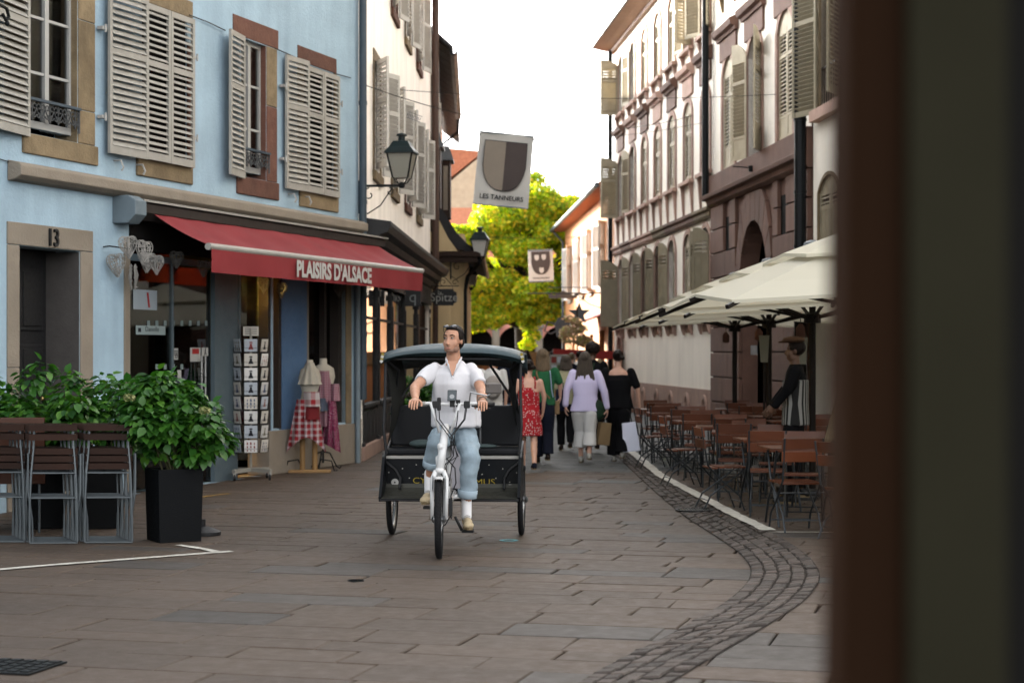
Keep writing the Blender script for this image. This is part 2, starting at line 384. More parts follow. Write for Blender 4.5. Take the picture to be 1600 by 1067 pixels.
# ------------------------------------------------------------------ shared materials
m_blue = M('blue_render', (.252, .348, .425), .9, var=.08, vs=1.0, bump=.45, bs=22, streak=.18, dirt=.22, ds=1.1)
m_blue2 = M('blue_paint', (.13, .25, .46), .6, var=.06, bump=.05, bs=20, dirt=.2)
m_cream = M('cream_render', (.90, .85, .79), .9, var=.05, vs=1.1, bump=.25, bs=30, streak=.16, dirt=.10, ds=.7)
m_white = M('white_render', (.76, .72, .645), .9, var=.04, vs=.9, bump=.22, bs=24, streak=.10, dirt=.08, ds=.6)
m_ochre = M('ochre_render', (.95, .73, .42), .9, var=.06, bump=.2, bs=30, streak=.12)
m_peach = M('peach_render', (.37, .175, .078), .9, var=.06, bump=.2, bs=30, streak=.12)
m_pink = M('pink_render', (.45, .20, .155), .9, var=.08, bump=.2, bs=20, streak=.2)
m_stone = M('grey_sandstone', (.42, .36, .29), .9, var=.16, vs=5, bump=.5, bs=30, dirt=.5, ds=2.5, rnd=.08)
m_ystone = M('yellow_sandstone', (.36, .27, .16), .9, var=.2, vs=4, bump=.6, bs=26, dirt=.45, ds=3, rnd=.12)
m_rstone = M('red_sandstone', (.22, .10, .07), .9, var=.2, vs=4, bump=.6, bs=26, dirt=.4, ds=3, rnd=.14)
m_vstone = M('brown_red_sandstone', (.26, .142, .105), .88, var=.16, vs=2.2, bump=.35, bs=30, dirt=.3, ds=1.2, rnd=.16, streak=.15)
m_pstone = M('pale_red_sandstone', (.70, .46, .37), .88, var=.16, vs=2.5, bump=.4, bs=30, dirt=.3, ds=1.2, rnd=.2)
m_shut = M('grey_white_shutter_paint', (.56, .54, .49), .6, var=.07, vs=6, bump=.12, bs=80, dirt=.22, ds=5, rnd=.05)
m_shutw = M('white_shutter_paint', (.95, .92, .86), .6, var=.06, vs=6, dirt=.15, ds=4, rnd=.05)
m_shutg = M('grey_green_shutter_paint', (.52, .46, .32), .65, var=.10, vs=5, dirt=.25, ds=3, rnd=.18)
m_shutp = M('brown_grey_shutter_paint', (.80, .70, .50), .65, var=.10, vs=5, dirt=.25, ds=3, rnd=.12)
m_frame = M('white_window_paint', (.62, .62, .60), .5, var=.05, vs=6, dirt=.12)
m_dframe = M('dark_window_paint', (.06, .05, .045), .5, var=.1)
m_bframe = M('brown_window_paint', (.12, .07, .05), .5, var=.1)
m_black = M('black_paint', (.012, .012, .014), .6, spec=.3, var=.2, vs=6, dirt=.1)
m_iron = M('wrought_iron', (.022, .024, .026), .45, metal=.4, var=.2)
m_grayiron = M('cast_iron_grey', (.12, .13, .14), .5, metal=.3, var=.2)
m_pipe = M('dark_blue_pipe', (.07, .105, .14), .55, var=.15, dirt=.2)
m_pipel = M('pale_blue_pipe', (.30, .38, .44), .6, var=.1, dirt=.3)
m_pipeb = M('brown_pipe', (.10, .05, .035), .5, var=.15)
m_zinc = M('zinc', (.18, .20, .22), .5, metal=.3, var=.15, dirt=.2)
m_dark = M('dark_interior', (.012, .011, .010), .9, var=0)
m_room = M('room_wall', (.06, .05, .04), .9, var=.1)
m_slate = M('slate_roof', (.05, .05, .055), .7, var=.2, vs=8, bump=.4, bs=12)
m_tile = M('red_roof_tile', (.75, .28, .15), .8, var=.2, vs=8, bump=.4, bs=14)
m_wood = M('dark_brown_wood', (.045, .025, .018), .6, var=.3, vs=3, mscale=(1, 1, 8), bump=.2, bs=30)
m_net = M('net_curtain', (.42, .44, .43), .9, var=.15, vs=2, mscale=(22, 22, .6))
m_pane = glass('window_glass', refl=.05)
m_shopglass = glass('shop_glass', refl=.03)
m_mirror = glass('dark_shop_glass', refl=.18, alpha=.25)

# ------------------------------------------------------------------ ground, paving, gutter setts
m_ground = M('ground_mortar', (.045, .036, .030), .95, var=.3, vs=12, bump=.6, bs=60)
MB().quad((-400, -20, -.022), (400, -20, -.022), (400, 900, -.022), (-400, 900, -.022)).build('ground', m_ground, kind='structure')
m_slab = M('red_sandstone_slab', (.126, .088, .064), .72, var=.13, vs=2.2, bump=.45, bs=30, dirt=.55, ds=1.1, rnd=.13)
m_slab_i = M('red_sandstone_slab_far', (.126, .088, .064), .72, var=.13, vs=2.2, bump=.45, bs=30, dirt=.55, ds=1.1, rnd=.13, island=True)
m_gslab = M('grey_slab', (.095, .080, .070), .72, var=.12, vs=2, bump=.3, bs=38, dirt=.3, ds=1.6, rnd=.18)
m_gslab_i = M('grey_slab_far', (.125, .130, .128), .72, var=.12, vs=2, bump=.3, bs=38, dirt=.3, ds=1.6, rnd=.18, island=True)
pav = thing('paving', None, None); pav['kind'] = 'structure'
PA = R(-15); PC = (math.cos(PA), math.sin(PA))
def slab_pts(x0, x1, y0, y1, r):
    """chamfered stone with unit footprint handled by real size; slightly irregular corners"""
    j = lambda: r.uniform(-.012, .012)
    c = [(x0 + j(), y0 + j()), (x1 + j(), y0 + j()), (x1 + j(), y1 + j()), (x0 + j(), y1 + j())]
    return c
def stone(mb, c, zt, ch=.006, h=.03, tilt=(0, 0)):
    cx = sum(p[0] for p in c) / 4; cy = sum(p[1] for p in c) / 4
    def zz(p): return zt + tilt[0] * (p[0] - cx) + tilt[1] * (p[1] - cy)
    ins = []
    for p in c:
        dx, dy = cx - p[0], cy - p[1]; l = math.hypot(dx, dy); ins.append((p[0] + dx / l * ch * 1.4, p[1] + dy / l * ch * 1.4))
    vs = [(p[0], p[1], zz(p)) for p in ins] + [(p[0], p[1], zz(p) - ch) for p in c] + [(p[0], p[1], zt - h) for p in c]
    fs = [(0, 1, 2, 3)] + [(i, 4 + i, 4 + (i + 1) % 4, (i + 1) % 4) for i in range(4)] + [(4 + i, 8 + i, 8 + (i + 1) % 4, 4 + (i + 1) % 4) for i in range(4)]
    mb.add(vs, fs)
rs = random.Random(3)
slabs = []
v = -2.0; row = 0
while v < 60:
    dv = rs.choice([.32, .38, .42, .48]) ; u = -30 + rs.uniform(0, 1)
    while u < 30:
        du = rs.uniform(.50, 1.10); cu, cv = u + du / 2, v + dv / 2
        X = cu * PC[0] - cv * PC[1]; Y = cu * PC[1] + cv * PC[0]
        if 7.6 < Y < 58 and abs(X) < .30 * Y + 1.2 and X > -7.5 and X < 7.5: slabs.append((u, u + du, v, v + dv, X, Y))
        u += du
    v += dv; row += 1
slabs.sort(key=lambda s: s[5])
far_r, far_g = MB(), MB(); n = 0
for (u0, u1, v0, v1, X, Y) in slabs:
    g = .0045
    c = slab_pts(u0 + g, u1 - g, v0 + g, v1 - g, rs); c = [(p[0] * PC[0] - p[1] * PC[1], p[0] * PC[1] + p[1] * PC[0]) for p in c]
    zt = rs.uniform(-.002, .002); tl = (rs.uniform(-.004, .004), rs.uniform(-.004, .004))
    grey = (Y > 25.8 and X > -1.7) or (rs.random() < .06) or (abs(Y - 14.1 + X * .25) < .35 and X > -1.6) or (Y < 11.5 and X > .2 and rs.random() < .4)
    vis = -.29 * Y < X < .18 * Y and Y > 8.7
    if n < 300 and vis:
        cx, cy = sum(p[0] for p in c) / 4, sum(p[1] for p in c) / 4
        mb = MB(); stone(mb, [(p[0] - cx, p[1] - cy) for p in c], 0, tilt=tl, ch=.007)
        o = mb.build('paving_slab', m_gslab if grey else m_slab, pav, fix=False, loc=(cx, cy, zt)); n += 1
    else: stone(far_g if grey else far_r, c, zt, tilt=tl)
far_r.build('red_paving_slabs', m_slab_i, pav, fix=False, kind='stuff'); far_g.build('grey_paving_slabs', m_gslab_i, pav, fix=False, kind='stuff')

def spline(px, step):
    pts = [G(*p) for p in px]; out = []
    for i in range(len(pts) - 1):
        p0 = pts[max(i - 1, 0)]; p1 = pts[i]; p2 = pts[i + 1]; p3 = pts[min(i + 2, len(pts) - 1)]
        for k in range(12):
            t = k / 12; out.append(.5 * ((2 * p1) + (p2 - p0) * t + (2 * p0 - 5 * p1 + 4 * p2 - p3) * t * t + (3 * p1 - p0 - 3 * p2 + p3) * t ** 3))
    out.append(pts[-1]); return out
inn = spline([(880, 636), (905, 655), (932, 683), (962, 712), (1000, 748), (1060, 800), (1120, 840), (1160, 870), (1172, 900), (1138, 938), (1050, 990), (975, 1028), (905, 1067), (840, 1110)], .1)
out = spline([(905, 636), (932, 658), (965, 688), (1003, 716), (1052, 750), (1112, 785), (1182, 822), (1245, 856), (1280, 893), (1266, 930), (1215, 968), (1135, 1015), (1050, 1067), (975, 1115)], .1)
m_sett = M('gutter_sett', (.105, .082, .070), .75, var=.25, vs=9, bump=.6, bs=50, dirt=.4, ds=4, rnd=.38)
m_sett_i = M('gutter_sett_far', (.105, .082, .070), .75, var=.25, vs=9, bump=.6, bs=50, dirt=.4, ds=4, rnd=.38, island=True)
mb = MB()
for i in range(len(inn) - 1): mb.quad((*inn[i][:2], .0065), (*out[i][:2], .0065), (*out[i + 1][:2], .0065), (*inn[i + 1][:2], .0065))
gut = mb.build('gutter', m_ground, kind='structure')
mid = [(a + b) / 2 for a, b in zip(inn, out)]
cum = [0]
for i in range(1, len(mid)): cum.append(cum[-1] + (mid[i] - mid[i - 1]).length)
def lerp_at(s):
    i = max(0, min(len(cum) - 2, next((k for k in range(len(cum) - 1) if cum[k + 1] >= s), len(cum) - 2)))
    f = (s - cum[i]) / max(1e-6, cum[i + 1] - cum[i]); return inn[i].lerp(inn[i + 1], f), out[i].lerp(out[i + 1], f)
setts = []; rows = 5
for r_ in range(rows):
    s = rs.uniform(0, .1)
    while s < cum[-1] - .2:
        ds_ = rs.uniform(.10, .19)
        a0, b0 = lerp_at(s + .009); a1, b1 = lerp_at(s + ds_ - .009); j = lambda: Vector((rs.uniform(-.006, .006), rs.uniform(-.006, .006), 0))
        f0, f1 = (r_ + .07) / rows, (r_ + .93) / rows
        q = [a0.lerp(b0, f0) + j(), a0.lerp(b0, f1) + j(), a1.lerp(b1, f1) + j(), a1.lerp(b1, f0) + j()]
        setts.append(q); s += ds_
setts.sort(key=lambda q: q[0][1]); mb = MB(); n = 0
for q in setts:
    cx, cy = sum(p[0] for p in q) / 4, sum(p[1] for p in q) / 4; zt = .014 + rs.uniform(-.006, .007)
    if cy < 8.9: continue
    c = [(p[0], p[1]) for p in q]
    if n < 300:
        m2 = MB(); stone(m2, [(p[0] - cx, p[1] - cy) for p in c], 0, ch=.008, h=.012, tilt=(rs.uniform(-.06, .06), rs.uniform(-.06, .06))); m2.build('sett', m_sett, gut, fix=False, loc=(cx, cy, zt)); n += 1
    else: stone(mb, c, zt, ch=.008, h=.012, tilt=(rs.uniform(-.06, .06), rs.uniform(-.06, .06)))
mb.build('far_setts', m_sett_i, gut, fix=False, kind='stuff')
# painted markings
m_line = M('worn_white_paint', (1.0, .97, .88), .7, var=.15, vs=12, dirt=.8, ds=9)
m_yline = M('worn_yellow_paint', (.8, .46, .08), .7, var=.15, vs=12, dirt=.8, ds=9)
def line(name, px, wd, mat, z=.010):
    pts = [G(*p) for p in px]; mb = MB(); L_, R_ = [], []; fine = []
    for i in range(len(pts) - 1):
        k = max(1, int((pts[i + 1] - pts[i]).length / .12))
        fine += [pts[i].lerp(pts[i + 1], t / k) for t in range(k)]
    fine.append(pts[-1])
    for i, p in enumerate(fine):
        t = (fine[min(i + 1, len(fine) - 1)] - fine[max(i - 1, 0)]).normalized(); nrm = Vector((-t[1], t[0], 0)); ww = wd * rs.uniform(.38, .52)
        L_.append(p + nrm * ww); R_.append(p - nrm * ww)
    for i in range(len(fine) - 1): mb.quad((*L_[i][:2], z), (*R_[i][:2], z), (*R_[i + 1][:2], z), (*L_[i + 1][:2], z))
    return mb.build(name, mat, kind='structure')
line('painted_line', [(940, 668), (985, 706), (1032, 745), (1100, 781), (1150, 808), (1201, 832)], .15, m_line, .026)
line('painted_line', [(1196, 831.5), (1290, 832), (1330, 832)], .08, m_line, .007)
line('painted_line', [(-40, 894), (60, 885), (150, 878)], .10, m_line, .0075)
line('painted_line', [(152, 878), (280, 868), (362, 862)], .10, m_line, .0075)
line('painted_line', [(278, 852), (318, 858), (340, 863)], .08, m_line, .0075)
line('painted_line', [(250, 784), (313, 777), (358, 771.5)], .06, m_yline, .0075)
m_cyan = M('cyan_spray_paint', (.15, .55, .62), .7, var=.2, dirt=.5, ds=20)
p = G(795, 845); mb = MB(); mb.lathe([(.05, 0), (.05, .002), (.085, .002), (.085, 0)], 20, (0, 0, 0), cap=False)
mb.build('painted_ring', m_cyan, loc=(p[0], p[1], .007), kind='structure')
# drain covers
def grate(px, r, label, ry=1.):
    p = G(*px); mb = MB(); mb.lathe([(r * .9, 0), (r * .9, .012), (r, .012), (r, 0)], 28, cap=False)
    for k in range(-6, 7):
        h = math.sqrt(max(0, (r * .9) ** 2 - (k * r / 7) ** 2)); mb.box(k * r / 7 - .008, k * r / 7 + .008, -h, h, 0, .010)
    mb.lathe([(r * .92, 0), (.001, .001)], 24, cap=False)
    o = mb.build('drain_cover', m_iron, loc=(p[0], p[1], .012 if ry == 1 else -.006), label=label, cat='drain cover'); o.scale = (1, ry, 1); return o
grate((1085, 799), .20, 'round slotted iron drain cover set into the curving cobbled gutter')
grate((556, 907), .06, 'small iron cover in the paving in the middle foreground', .95)
p = G(22, 1043); mb = MB(); mb.box(-.2, .2, -.2, .2, 0, .008)
for i in range(5):
    for j in range(5): mb.box(-.17 + i * .075, -.12 + i * .075, -.17 + j * .075, -.12 + j * .075, .008, .014)
mb.build('manhole_cover', m_iron, loc=(p[0], p[1], .004), rz=PA, label='rusty square iron cover in the paving at the bottom left', cat='manhole cover')

# ------------------------------------------------------------------ A: the blue house with the gift shop
A = Fac((-2.3294, 28.147), (.3113, .9503))
A.thing('blue_house', 'light blue rendered house with louvred shutters above the souvenir shop', 'house')
AH = 9.0
ops = [(-9.0, -7.98, 3.98, 5.85), (-6.55, -5.45, 3.98, 5.8), (-3.95, -3.2, 3.98, 5.8), (-1.98, -.95, 3.98, 5.75),
       (-9.14, -7.94, 0, 2.78), (-6.85, -3.02, 0, 3.0), (-1.86, -.5, .62, 3.0), (-2.98, -2.72, .62, 3.0)]
mb = MB(); wall(mb, -20, 0, 0, AH, ops, .3); mb.quad((0, 0, 0), (0, 6, 0), (0, 6, AH), (0, 0, AH))
mb.build('wall', m_blue, A.o)
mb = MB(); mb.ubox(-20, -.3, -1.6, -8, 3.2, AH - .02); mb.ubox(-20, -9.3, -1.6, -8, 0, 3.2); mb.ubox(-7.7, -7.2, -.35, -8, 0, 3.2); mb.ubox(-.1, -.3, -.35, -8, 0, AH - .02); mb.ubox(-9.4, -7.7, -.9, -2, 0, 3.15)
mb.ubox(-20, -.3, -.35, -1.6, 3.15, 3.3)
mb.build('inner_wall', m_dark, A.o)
mb = MB(); mb.yz([(.4, AH), (.4, AH + .15), (-.0, AH + .2), (-4, AH + 1.6), (-8.2, AH), (-8, AH)], -20, .0)
mb.v = [(x, -y, z) for x, y, z in mb.v]; mb.build('roof', m_tile, A.o)
# string course
mb = MB(); mb.yz([(0, 3.44), (-.10, 3.46), (-.17, 3.50), (-.17, 3.60), (-.14, 3.63), (0, 3.66)], -9.35, -.02); mb.build('string_course', m_stone, A.o, bevel=.01)
# stone surrounds
def stone_part(F, name, m, u0, u1, z0, z1, o0=.012, o1=-.26, bev=.012): return MB().ubox(u0, u1, o0, o1, z0, z1).build(name, m, F.o, bevel=bev)
stone_part(A, 'lintel', m_ystone, -9.4, -7.6, 5.86, 6.12); stone_part(A, 'sill', m_ystone, -9.08, -7.58, 3.76, 3.975, .03)
for z0, z1 in ((3.98, 4.35), (4.353, 5.35), (5.353, 5.855)): stone_part(A, 'jamb_stone', m_ystone, -7.975, -7.62, z0, z1)
stone_part(A, 'jamb_stone', m_ystone, -9.4, -9.005, 3.98, 5.855)
stone_part(A, 'lintel', m_ystone, -6.75, -5.3, 5.81, 6.02); stone_part(A, 'sill', m_ystone, -6.7, -5.33, 3.74, 3.975, .03)
for z0, z1 in ((3.98, 4.4), (4.403, 4.98), (4.985, 5.5)): stone_part(A, 'jamb_stone', m_rstone, -5.445, -5.33 + random.uniform(0, .05), z0, z1)
stone_part(A, 'lintel', m_rstone, -4.2, -2.83, 5.81, 6.07); stone_part(A, 'sill', m_rstone, -4.1, -2.84, 3.74, 3.975, .03)
stone_part(A, 'jamb_stone', m_rstone, -3.195, -2.87, 3.98, 5.0); stone_part(A, 'jamb_stone', m_ystone, -3.195, -2.87, 5.003, 5.805)
stone_part(A, 'lintel', m_rstone, -2.2, -.84, 5.76, 5.98); stone_part(A, 'sill', m_ystone, -2.15, -.8, 3.72, 3.975, .03)
stone_part(A, 'jamb_stone', m_ystone, -.945, -.82, 3.98, 5.755); stone_part(A, 'jamb_stone', m_ystone, -2.2, -1.985, 3.98, 5.755)
for a_, b_, z0_, z1_, m_ in ((-9.0, -7.98, 3.98, 5.85, m_ystone), (-3.95, -3.2, 3.98, 5.8, m_rstone)):
    MB().ubox(b_ - .012, b_, -.002, -.28, z0_, z1_).build('reveal', m_, A.o); MB().ubox(a_, a_ + .012, -.002, -.28, z0_, z1_).build('reveal', m_, A.o)
for q_ in ((-6.54, -5.46, 3.99, 5.79), (-1.97, -.96, 3.99, 5.74)): MB().ubox(q_[0], q_[1], -.012, -.02, q_[2], q_[3]).build('shade_panel', m_dark, A.o)  # near-black sheets paint the shade between the slats of the closed shutters
# windows with curtains
for a, b, c, d in ((-9.0, -7.98, 4.06, 5.85), (-3.95, -3.2, 4.06, 5.8)):
    window(A, a, b, c, d, -.075, m_frame, m_pane, 2, 3, panes=True, fw=.055)
    mb = MB(); n = 26; u_ = [a + .03 + (b - a - .06) * i / n for i in range(n + 1)]
    for i in range(n):
        if .30 < i / n < .52: continue
        f = lambda i: .20 + .018 * math.sin(i * 2.1)
        mb.quad((u_[i], f(i), c), (u_[i + 1], f(i + 1), c), (u_[i + 1], f(i + 1), d), (u_[i], f(i), d))
    mb.build('curtain', m_net, A.o, smooth=True)
# cast iron guards
def guard(F, a, b, z0, z1, off):
    g = MB().ubox(a, b, off - .02, off + .03, z1 - .03, z1).build('guard_rail', m_pipe, F.o)
    mb = MB(); n = max(3, int((b - a) / .16)); w_ = (b - a) / n
    for i in range(n):
        cu = a + (i + .5) * w_
        for sx in (-1, 1):
            for (cz, r0, s) in ((z1 - .09, .045, 1), (z1 - .17, .04, -1)):
                mb.tube([(cu + sx * (w_ * .24 + r0 * math.cos(t * .7) * (1 - t / 11)), -off, cz + s * r0 * math.sin(t * .7) * (1 - t / 11)) for t in range(9)], .007, 4)
        mb.tube([(cu, -off, z1 - .03), (cu, -off, z0 + .06)], .008, 4); mb.tube([(cu - w_ / 2, -off, z1 - .1), (cu, -off, z0 + .04), (cu + w_ / 2, -off, z1 - .1)], .007, 4)
    for u in (a, b): mb.tube([(u, -off, z1), (u, -off, z0)], .012, 5)
    mb.build('scroll_work', m_grayiron, g)
guard(A, -9.0, -7.98, 4.08, 4.36, .02); guard(A, -3.95, -3.15, 4.08, 4.36, .02)
# shutters: hinge, angle
h = 1.86
shutter(A, -9.02, .05, 3.93, .98, 1.93, R(8), 'frame', m_shut, flip=True)            # left leaf of window 1
o = shutter(A, -7.46, .09, 3.92, .80, 1.88, R(-3.5), 'frame', m_shut)                 # folded leaf
shutter(A, -6.62, .075, 3.94, .605, 1.84, 0, 'frame', m_shut); shutter(A, -5.40, .075, 3.94, .605, 1.84, 0, 'frame', m_shut, flip=True)
shutter(A, -3.98, .06, 3.94, .60, 1.86, R(9), 'frame', m_shut, flip=True)
shutter(A, -2.72, .07, 3.92, .66, 1.84, R(-4), 'frame', m_shut)
shutter(A, -2.02, .07, 3.93, .56, 1.78, 0, 'frame', m_shut); shutter(A, -.89, .07, 3.93, .56, 1.78, 0, 'frame', m_shut, flip=True)
mb = MB()
for u in (-7.55, -5.36, -2.78, -.85):
    for z in (4.3, 5.3): mb.ubox(u - .05, u + .05, .02, .09, z, z + .035); mb.tube([(u, -.1, z - .03), (u, -.1, z + .06)], .012, 6)
for u in (-7.2, -6.7, -2.5, -2.0): mb.tube([(u, 0, 3.86), (u, -.09, 3.86), (u + .01, -.12, 3.78), (u, -.1, 3.74)], .012, 5)
mb.build('shutter_hook', m_frame, A.o)
# door 13
for nm, q in (('lintel', (-9.36, -7.68, 2.785, 3.02)), ('jamb_stone', (-9.36, -9.145, 0, 1.5)), ('jamb_stone', (-9.36, -9.145, 1.503, 2.78)), ('jamb_stone', (-7.935, -7.68, 0, 1.2)), ('jamb_stone', (-7.935, -7.68, 1.203, 2.78))):
    stone_part(A, nm, m_stone, *q, .02, -.29, .008)
dr = MB().ubox(-9.14, -7.94, -.42, -.47, 0, 2.78).build('door', m_black, A.o)
mb = MB()
for (a, b, c, d) in ((-9.05, -8.6, .2, .95), (-8.5, -8.05, .2, .95), (-9.05, -8.6, 1.1, 1.75), (-8.5, -8.05, 1.1, 1.75), (-9.05, -8.6, 1.9, 2.6), (-8.5, -8.05, 1.9, 2.6)):
    for k, e in ((0, .025), (.05, .04)): mb.ubox(a + k, b - k, -.42, -.42 + e, c + k, d - k)
mb.build('door_panel', m_black, dr, bevel=.006); MB().ell((-8.12, .36, 1.15), (.03, .03, .03)).build('handle', M('brass', (.6, .45, .2), .3, metal=1), dr)
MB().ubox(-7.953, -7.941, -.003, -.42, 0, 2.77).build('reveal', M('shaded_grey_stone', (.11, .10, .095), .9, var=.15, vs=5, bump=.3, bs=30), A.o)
MB().ubox(-9.9, -7.6, -.02, -.5, 0, .12).build('door_step', m_stone, A.o)
p = A.uz(79, 373); text('house_number', '13', .27, m_black, A.o, (p[0], -.035, p[1]), (R(90), 0, 0), .012, .9, .002)
# shop: pillars, plinth, glazing
mb = MB(); mb.ubox(-3.16, -.0, .035, -.3, 0, .595); mb.build('plinth', m_stone, A.o, bevel=.012)
MB().ubox(-6.98, -6.85, .018, -.3, 0, 3.0).build('jamb_stone', m_stone, A.o, bevel=.01)
MB().ubox(-.5, -.3, .02, -.3, .6, 3.1).build('jamb_stone', m_ystone, A.o, bevel=.01)
MB().ubox(-2.72, -1.9, .012, -.12, .6, 3.05).build('pillar', m_blue2, A.o)
MB().ubox(-1.9, -1.84, .014, -.12, .6, 3.05).build('pillar_edge', m_stone, A.o); MB().ubox(-2.80, -2.72, .0, -.2, .6, 3.05).build('pillar_edge', m_dframe, A.o)
# recessed glass door of the shop
m_gframe = M('grey_blue_metal', (.14, .19, .22), .5, var=.08)
sf = -.10
gd = MB().ubox(-5.72, -4.62, sf, sf - .015, .02, 2.72).build('glass_door', m_shopglass, A.o)
mb = MB()
for u in (-5.0, -4.90): mb.tube([(u, -sf - .07, 1.02), (u, -sf - .07, 1.62)], .014, 8)
for z in (1.1, 1.54):
    mb.tube([(-5.0, -sf - .07, z), (-4.90, -sf - .07, z)], .010, 6)
mb.build('handle', M('steel', (.5, .5, .5), .3, metal=1), gd)
gp = MB().ubox(-6.85, -5.74, -.05, -.062, .05, 3.0).build('shop_pane', m_shopglass, A.o)
mb = MB(); mb.ubox(-4.62, -4.5, -.04, sf, 0, 2.75); mb.ubox(-4.5, -3.97, -.04, -.1, 0, 3.0); mb.ubox(-5.76, -5.72, -.03, sf, 0, 3); mb.ubox(-6.85, -3.0, -.04, sf, 2.74, 2.82); mb.ubox(-3.95, -3.9, -.03, -.12, .6, 3)
mb.build('shopfront_frame', m_gframe, A.o)
mb = MB(); mb.ubox(-3.95, -3.0, -.18, -.19, .6, 3.0); mb.ubox(-1.84, -.5, -.2, -.21, .62, 3.0); mb.build('display_window', m_shopglass, A.o)
for q_ in ((-3.1, -2.98, -.02, -.16, .6, 3.), (-1.0, -.92, -.12, -.199, .62, 3), (-.62, -.5, -.06, -.199, .62, 3.), (-3.9, -3.1, -.12, -.17, .6, .7)): MB().ubox(*q_).build('window_post', m_dframe, A.o)
# shop interior
mb = MB(); mb.ubox(-6.85, -.35, -1.9, -1.95, 0, 3.1); mb.ubox(-6.85, -.35, -.4, -1.9, -.005, .02); mb.ubox(-6.85, -.35, -.32, -1.9, 3.06, 3.1); mb.build('shop_wall', m_room, A.o)
m_yel = M('lamplit_yellow_wall', (.75, .5, .12), .8, var=.1)
MB().ubox(-3.93, -2.3, -.55, -.58, .6, 2.9).build('display_back', m_yel, A.o)
m_goods = [M('goods_%d' % i, c, .7, var=.3, vs=20) for i, c in enumerate(((.3, .04, .03), (.35, .25, .12), (.10, .16, .06), (.5, .45, .4), (.07, .09, .14)))]
rg = random.Random(9)
MB().ubox(-4.0, -3.97, -.2, -1.9, 0, 3.05).build('partition', m_yel, A.o)
for k, (a, b, o_, zz) in enumerate(((-6.8, -5.9, -.5, 1.9), (-6.8, -5.9, -.5, .3), (-1.7, -.7, -.45, .62), (-1.7, -.7, -.5, 1.5), (-5.6, -4.8, -1.6, .8), (-3.9, -3.25, -.5, .62))):
    mb = MB(); mb.ubox(a, b, o_ + .12, o_ - .16, zz, zz + .025); mb.build('shelf', m_wood, A.o)
    for i in range(7):
        u = a + .08 + (b - a - .16) * i / 6; r_ = rg.uniform(.035, .06); hh = rg.uniform(.08, .24)
        m2 = MB().lathe([(r_ * .7, 0), (r_, hh * .3), (r_ * .8, hh * .7), (r_ * .35, hh * .9), (r_ * .3, hh)], 10, (0, 0, 0))
        m2.build('ornament', m_goods[rg.randrange(5)], A.o, smooth=True, loc=(u, -o_, zz + .025))
# drainpipes
mb = MB(); mb.tube([(-.06, -.10, .95), (-.06, -.10, AH)], .058, 12); 
for z in (1.9, 3.9, 5.4, 7.2): mb.lathe([(.066, 0), (.066, .06)], 12, (-.06, -.10, z))
mb.build('drainpipe', m_pipe, A.o, smooth=False)
mb = MB(); mb.tube([(-.20, -.075, .0), (-.20, -.075, 3.4)], .038, 10); mb.ubox(-.16, .0, .04, 0, .0, 3.1); mb.build('pipe_casing', m_pipel, A.o)
MB().ubox(-.16, -.0, .05, .0, 0, .66).build('pipe_shoe', m_stone, A.o)
# conduit and cable along the wall
mb = MB(); c = [A.uz(297, 24, .03), A.uz(345, 40, .03)]; 
def cable(F, mb, px, off, r=.008):
    mb.tube([(u, -off, z) for u, z in [F.uz(x, y, off) for x, y in px]], r, 5)
cable(A, mb, [(296, 24), (325, 35), (352, 48)], .04); cable(A, mb, [(430, 76), (462, 90)], .04); cable(A, mb, [(522, 115), (548, 122)], .04); cable(A, mb, [(-30, 240), (14, 253), (150, 285), (330, 312)], .02, .006)
mb.build('cable', m_iron, A.o)
for px, s_, lab in (((6, 20), 1, None),):
    u, z = A.uz(*px, .25); mb = MB()
    mb.tube([(u - .3, 0, z + .05), (u - .1, -.25, z + .07), (u + .05, -.25, z + .05), (u + .09, -.25, z - .03), (u + .03, -.25, z - .07), (u - .02, -.25, z - .02)], .018, 6)
    mb.ell((u + .06, -.25, z - .1), (.025, .025, .03)); mb.build('wall_hook', m_iron, A.o)

# ------------------------------------------------------------------ B: cream house with the black shopfront
B = Fac((-2.2944, 28.3136), (.0207, .9998))
B.thing('cream_house', 'tall cream rendered house with white shutters above a black wooden shopfront', 'house')
BH = 10.4; bays = [2.45, 5.85, 9.0, 12.2]
ops = [(b - .55, b + .55, 4.62, 6.42) for b in bays] + [(b - .55, b + .55, 7.9, 9.6) for b in bays] + [(.15, 15.6, .0, 3.3)]
mb = MB(); wall(mb, 0, 16.2, 0, BH, ops, .28); mb.quad((16.2, 0, 0), (16.2, 8, 0), (16.2, 8, BH), (16.2, 0, BH)); mb.quad((0, 0, 0), (0, 8, 0), (0, 8, BH), (0, 0, BH)); mb.build('wall', m_cream, B.o)
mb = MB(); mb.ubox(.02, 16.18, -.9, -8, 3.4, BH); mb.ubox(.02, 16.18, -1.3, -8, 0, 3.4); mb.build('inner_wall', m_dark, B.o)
mb = MB(); mb.yz([(-.5, BH), (-.5, BH + .15), (4, BH + 1.4), (8.4, BH)], -.1, 16.3); mb.build('roof', m_tile, B.o)
for b in bays:
    for c, d in ((4.62, 6.42), (7.9, 9.6)):
        st = m_rstone if random.random() < .5 else m_ystone
        mb = MB(); mb.ubox(b - .68, b - .55, .025, -.27, c, d); mb.ubox(b + .55, b + .68, .025, -.27, c, d); mb.ubox(b - .68, b + .68, .025, -.27, d, d + .18); mb.build('window_surround', st, B.o)
        stone_part(B, 'sill', st, b - .72, b + .72, c - .16, c - .002, .06)
        window(B, b - .55, b + .55, c, d, -.16, m_bframe if c < 5 else m_frame, m_pane, 2, 3)
        for sg in (-1, 1):
            shutter(B, b + sg * .57, .06, c + .02, .55, d - c - .04, R((180 - (24 if c < 5 else 14)) * (-1 if sg < 0 else 1)), 'louvre', m_shutw, flip=sg > 0)
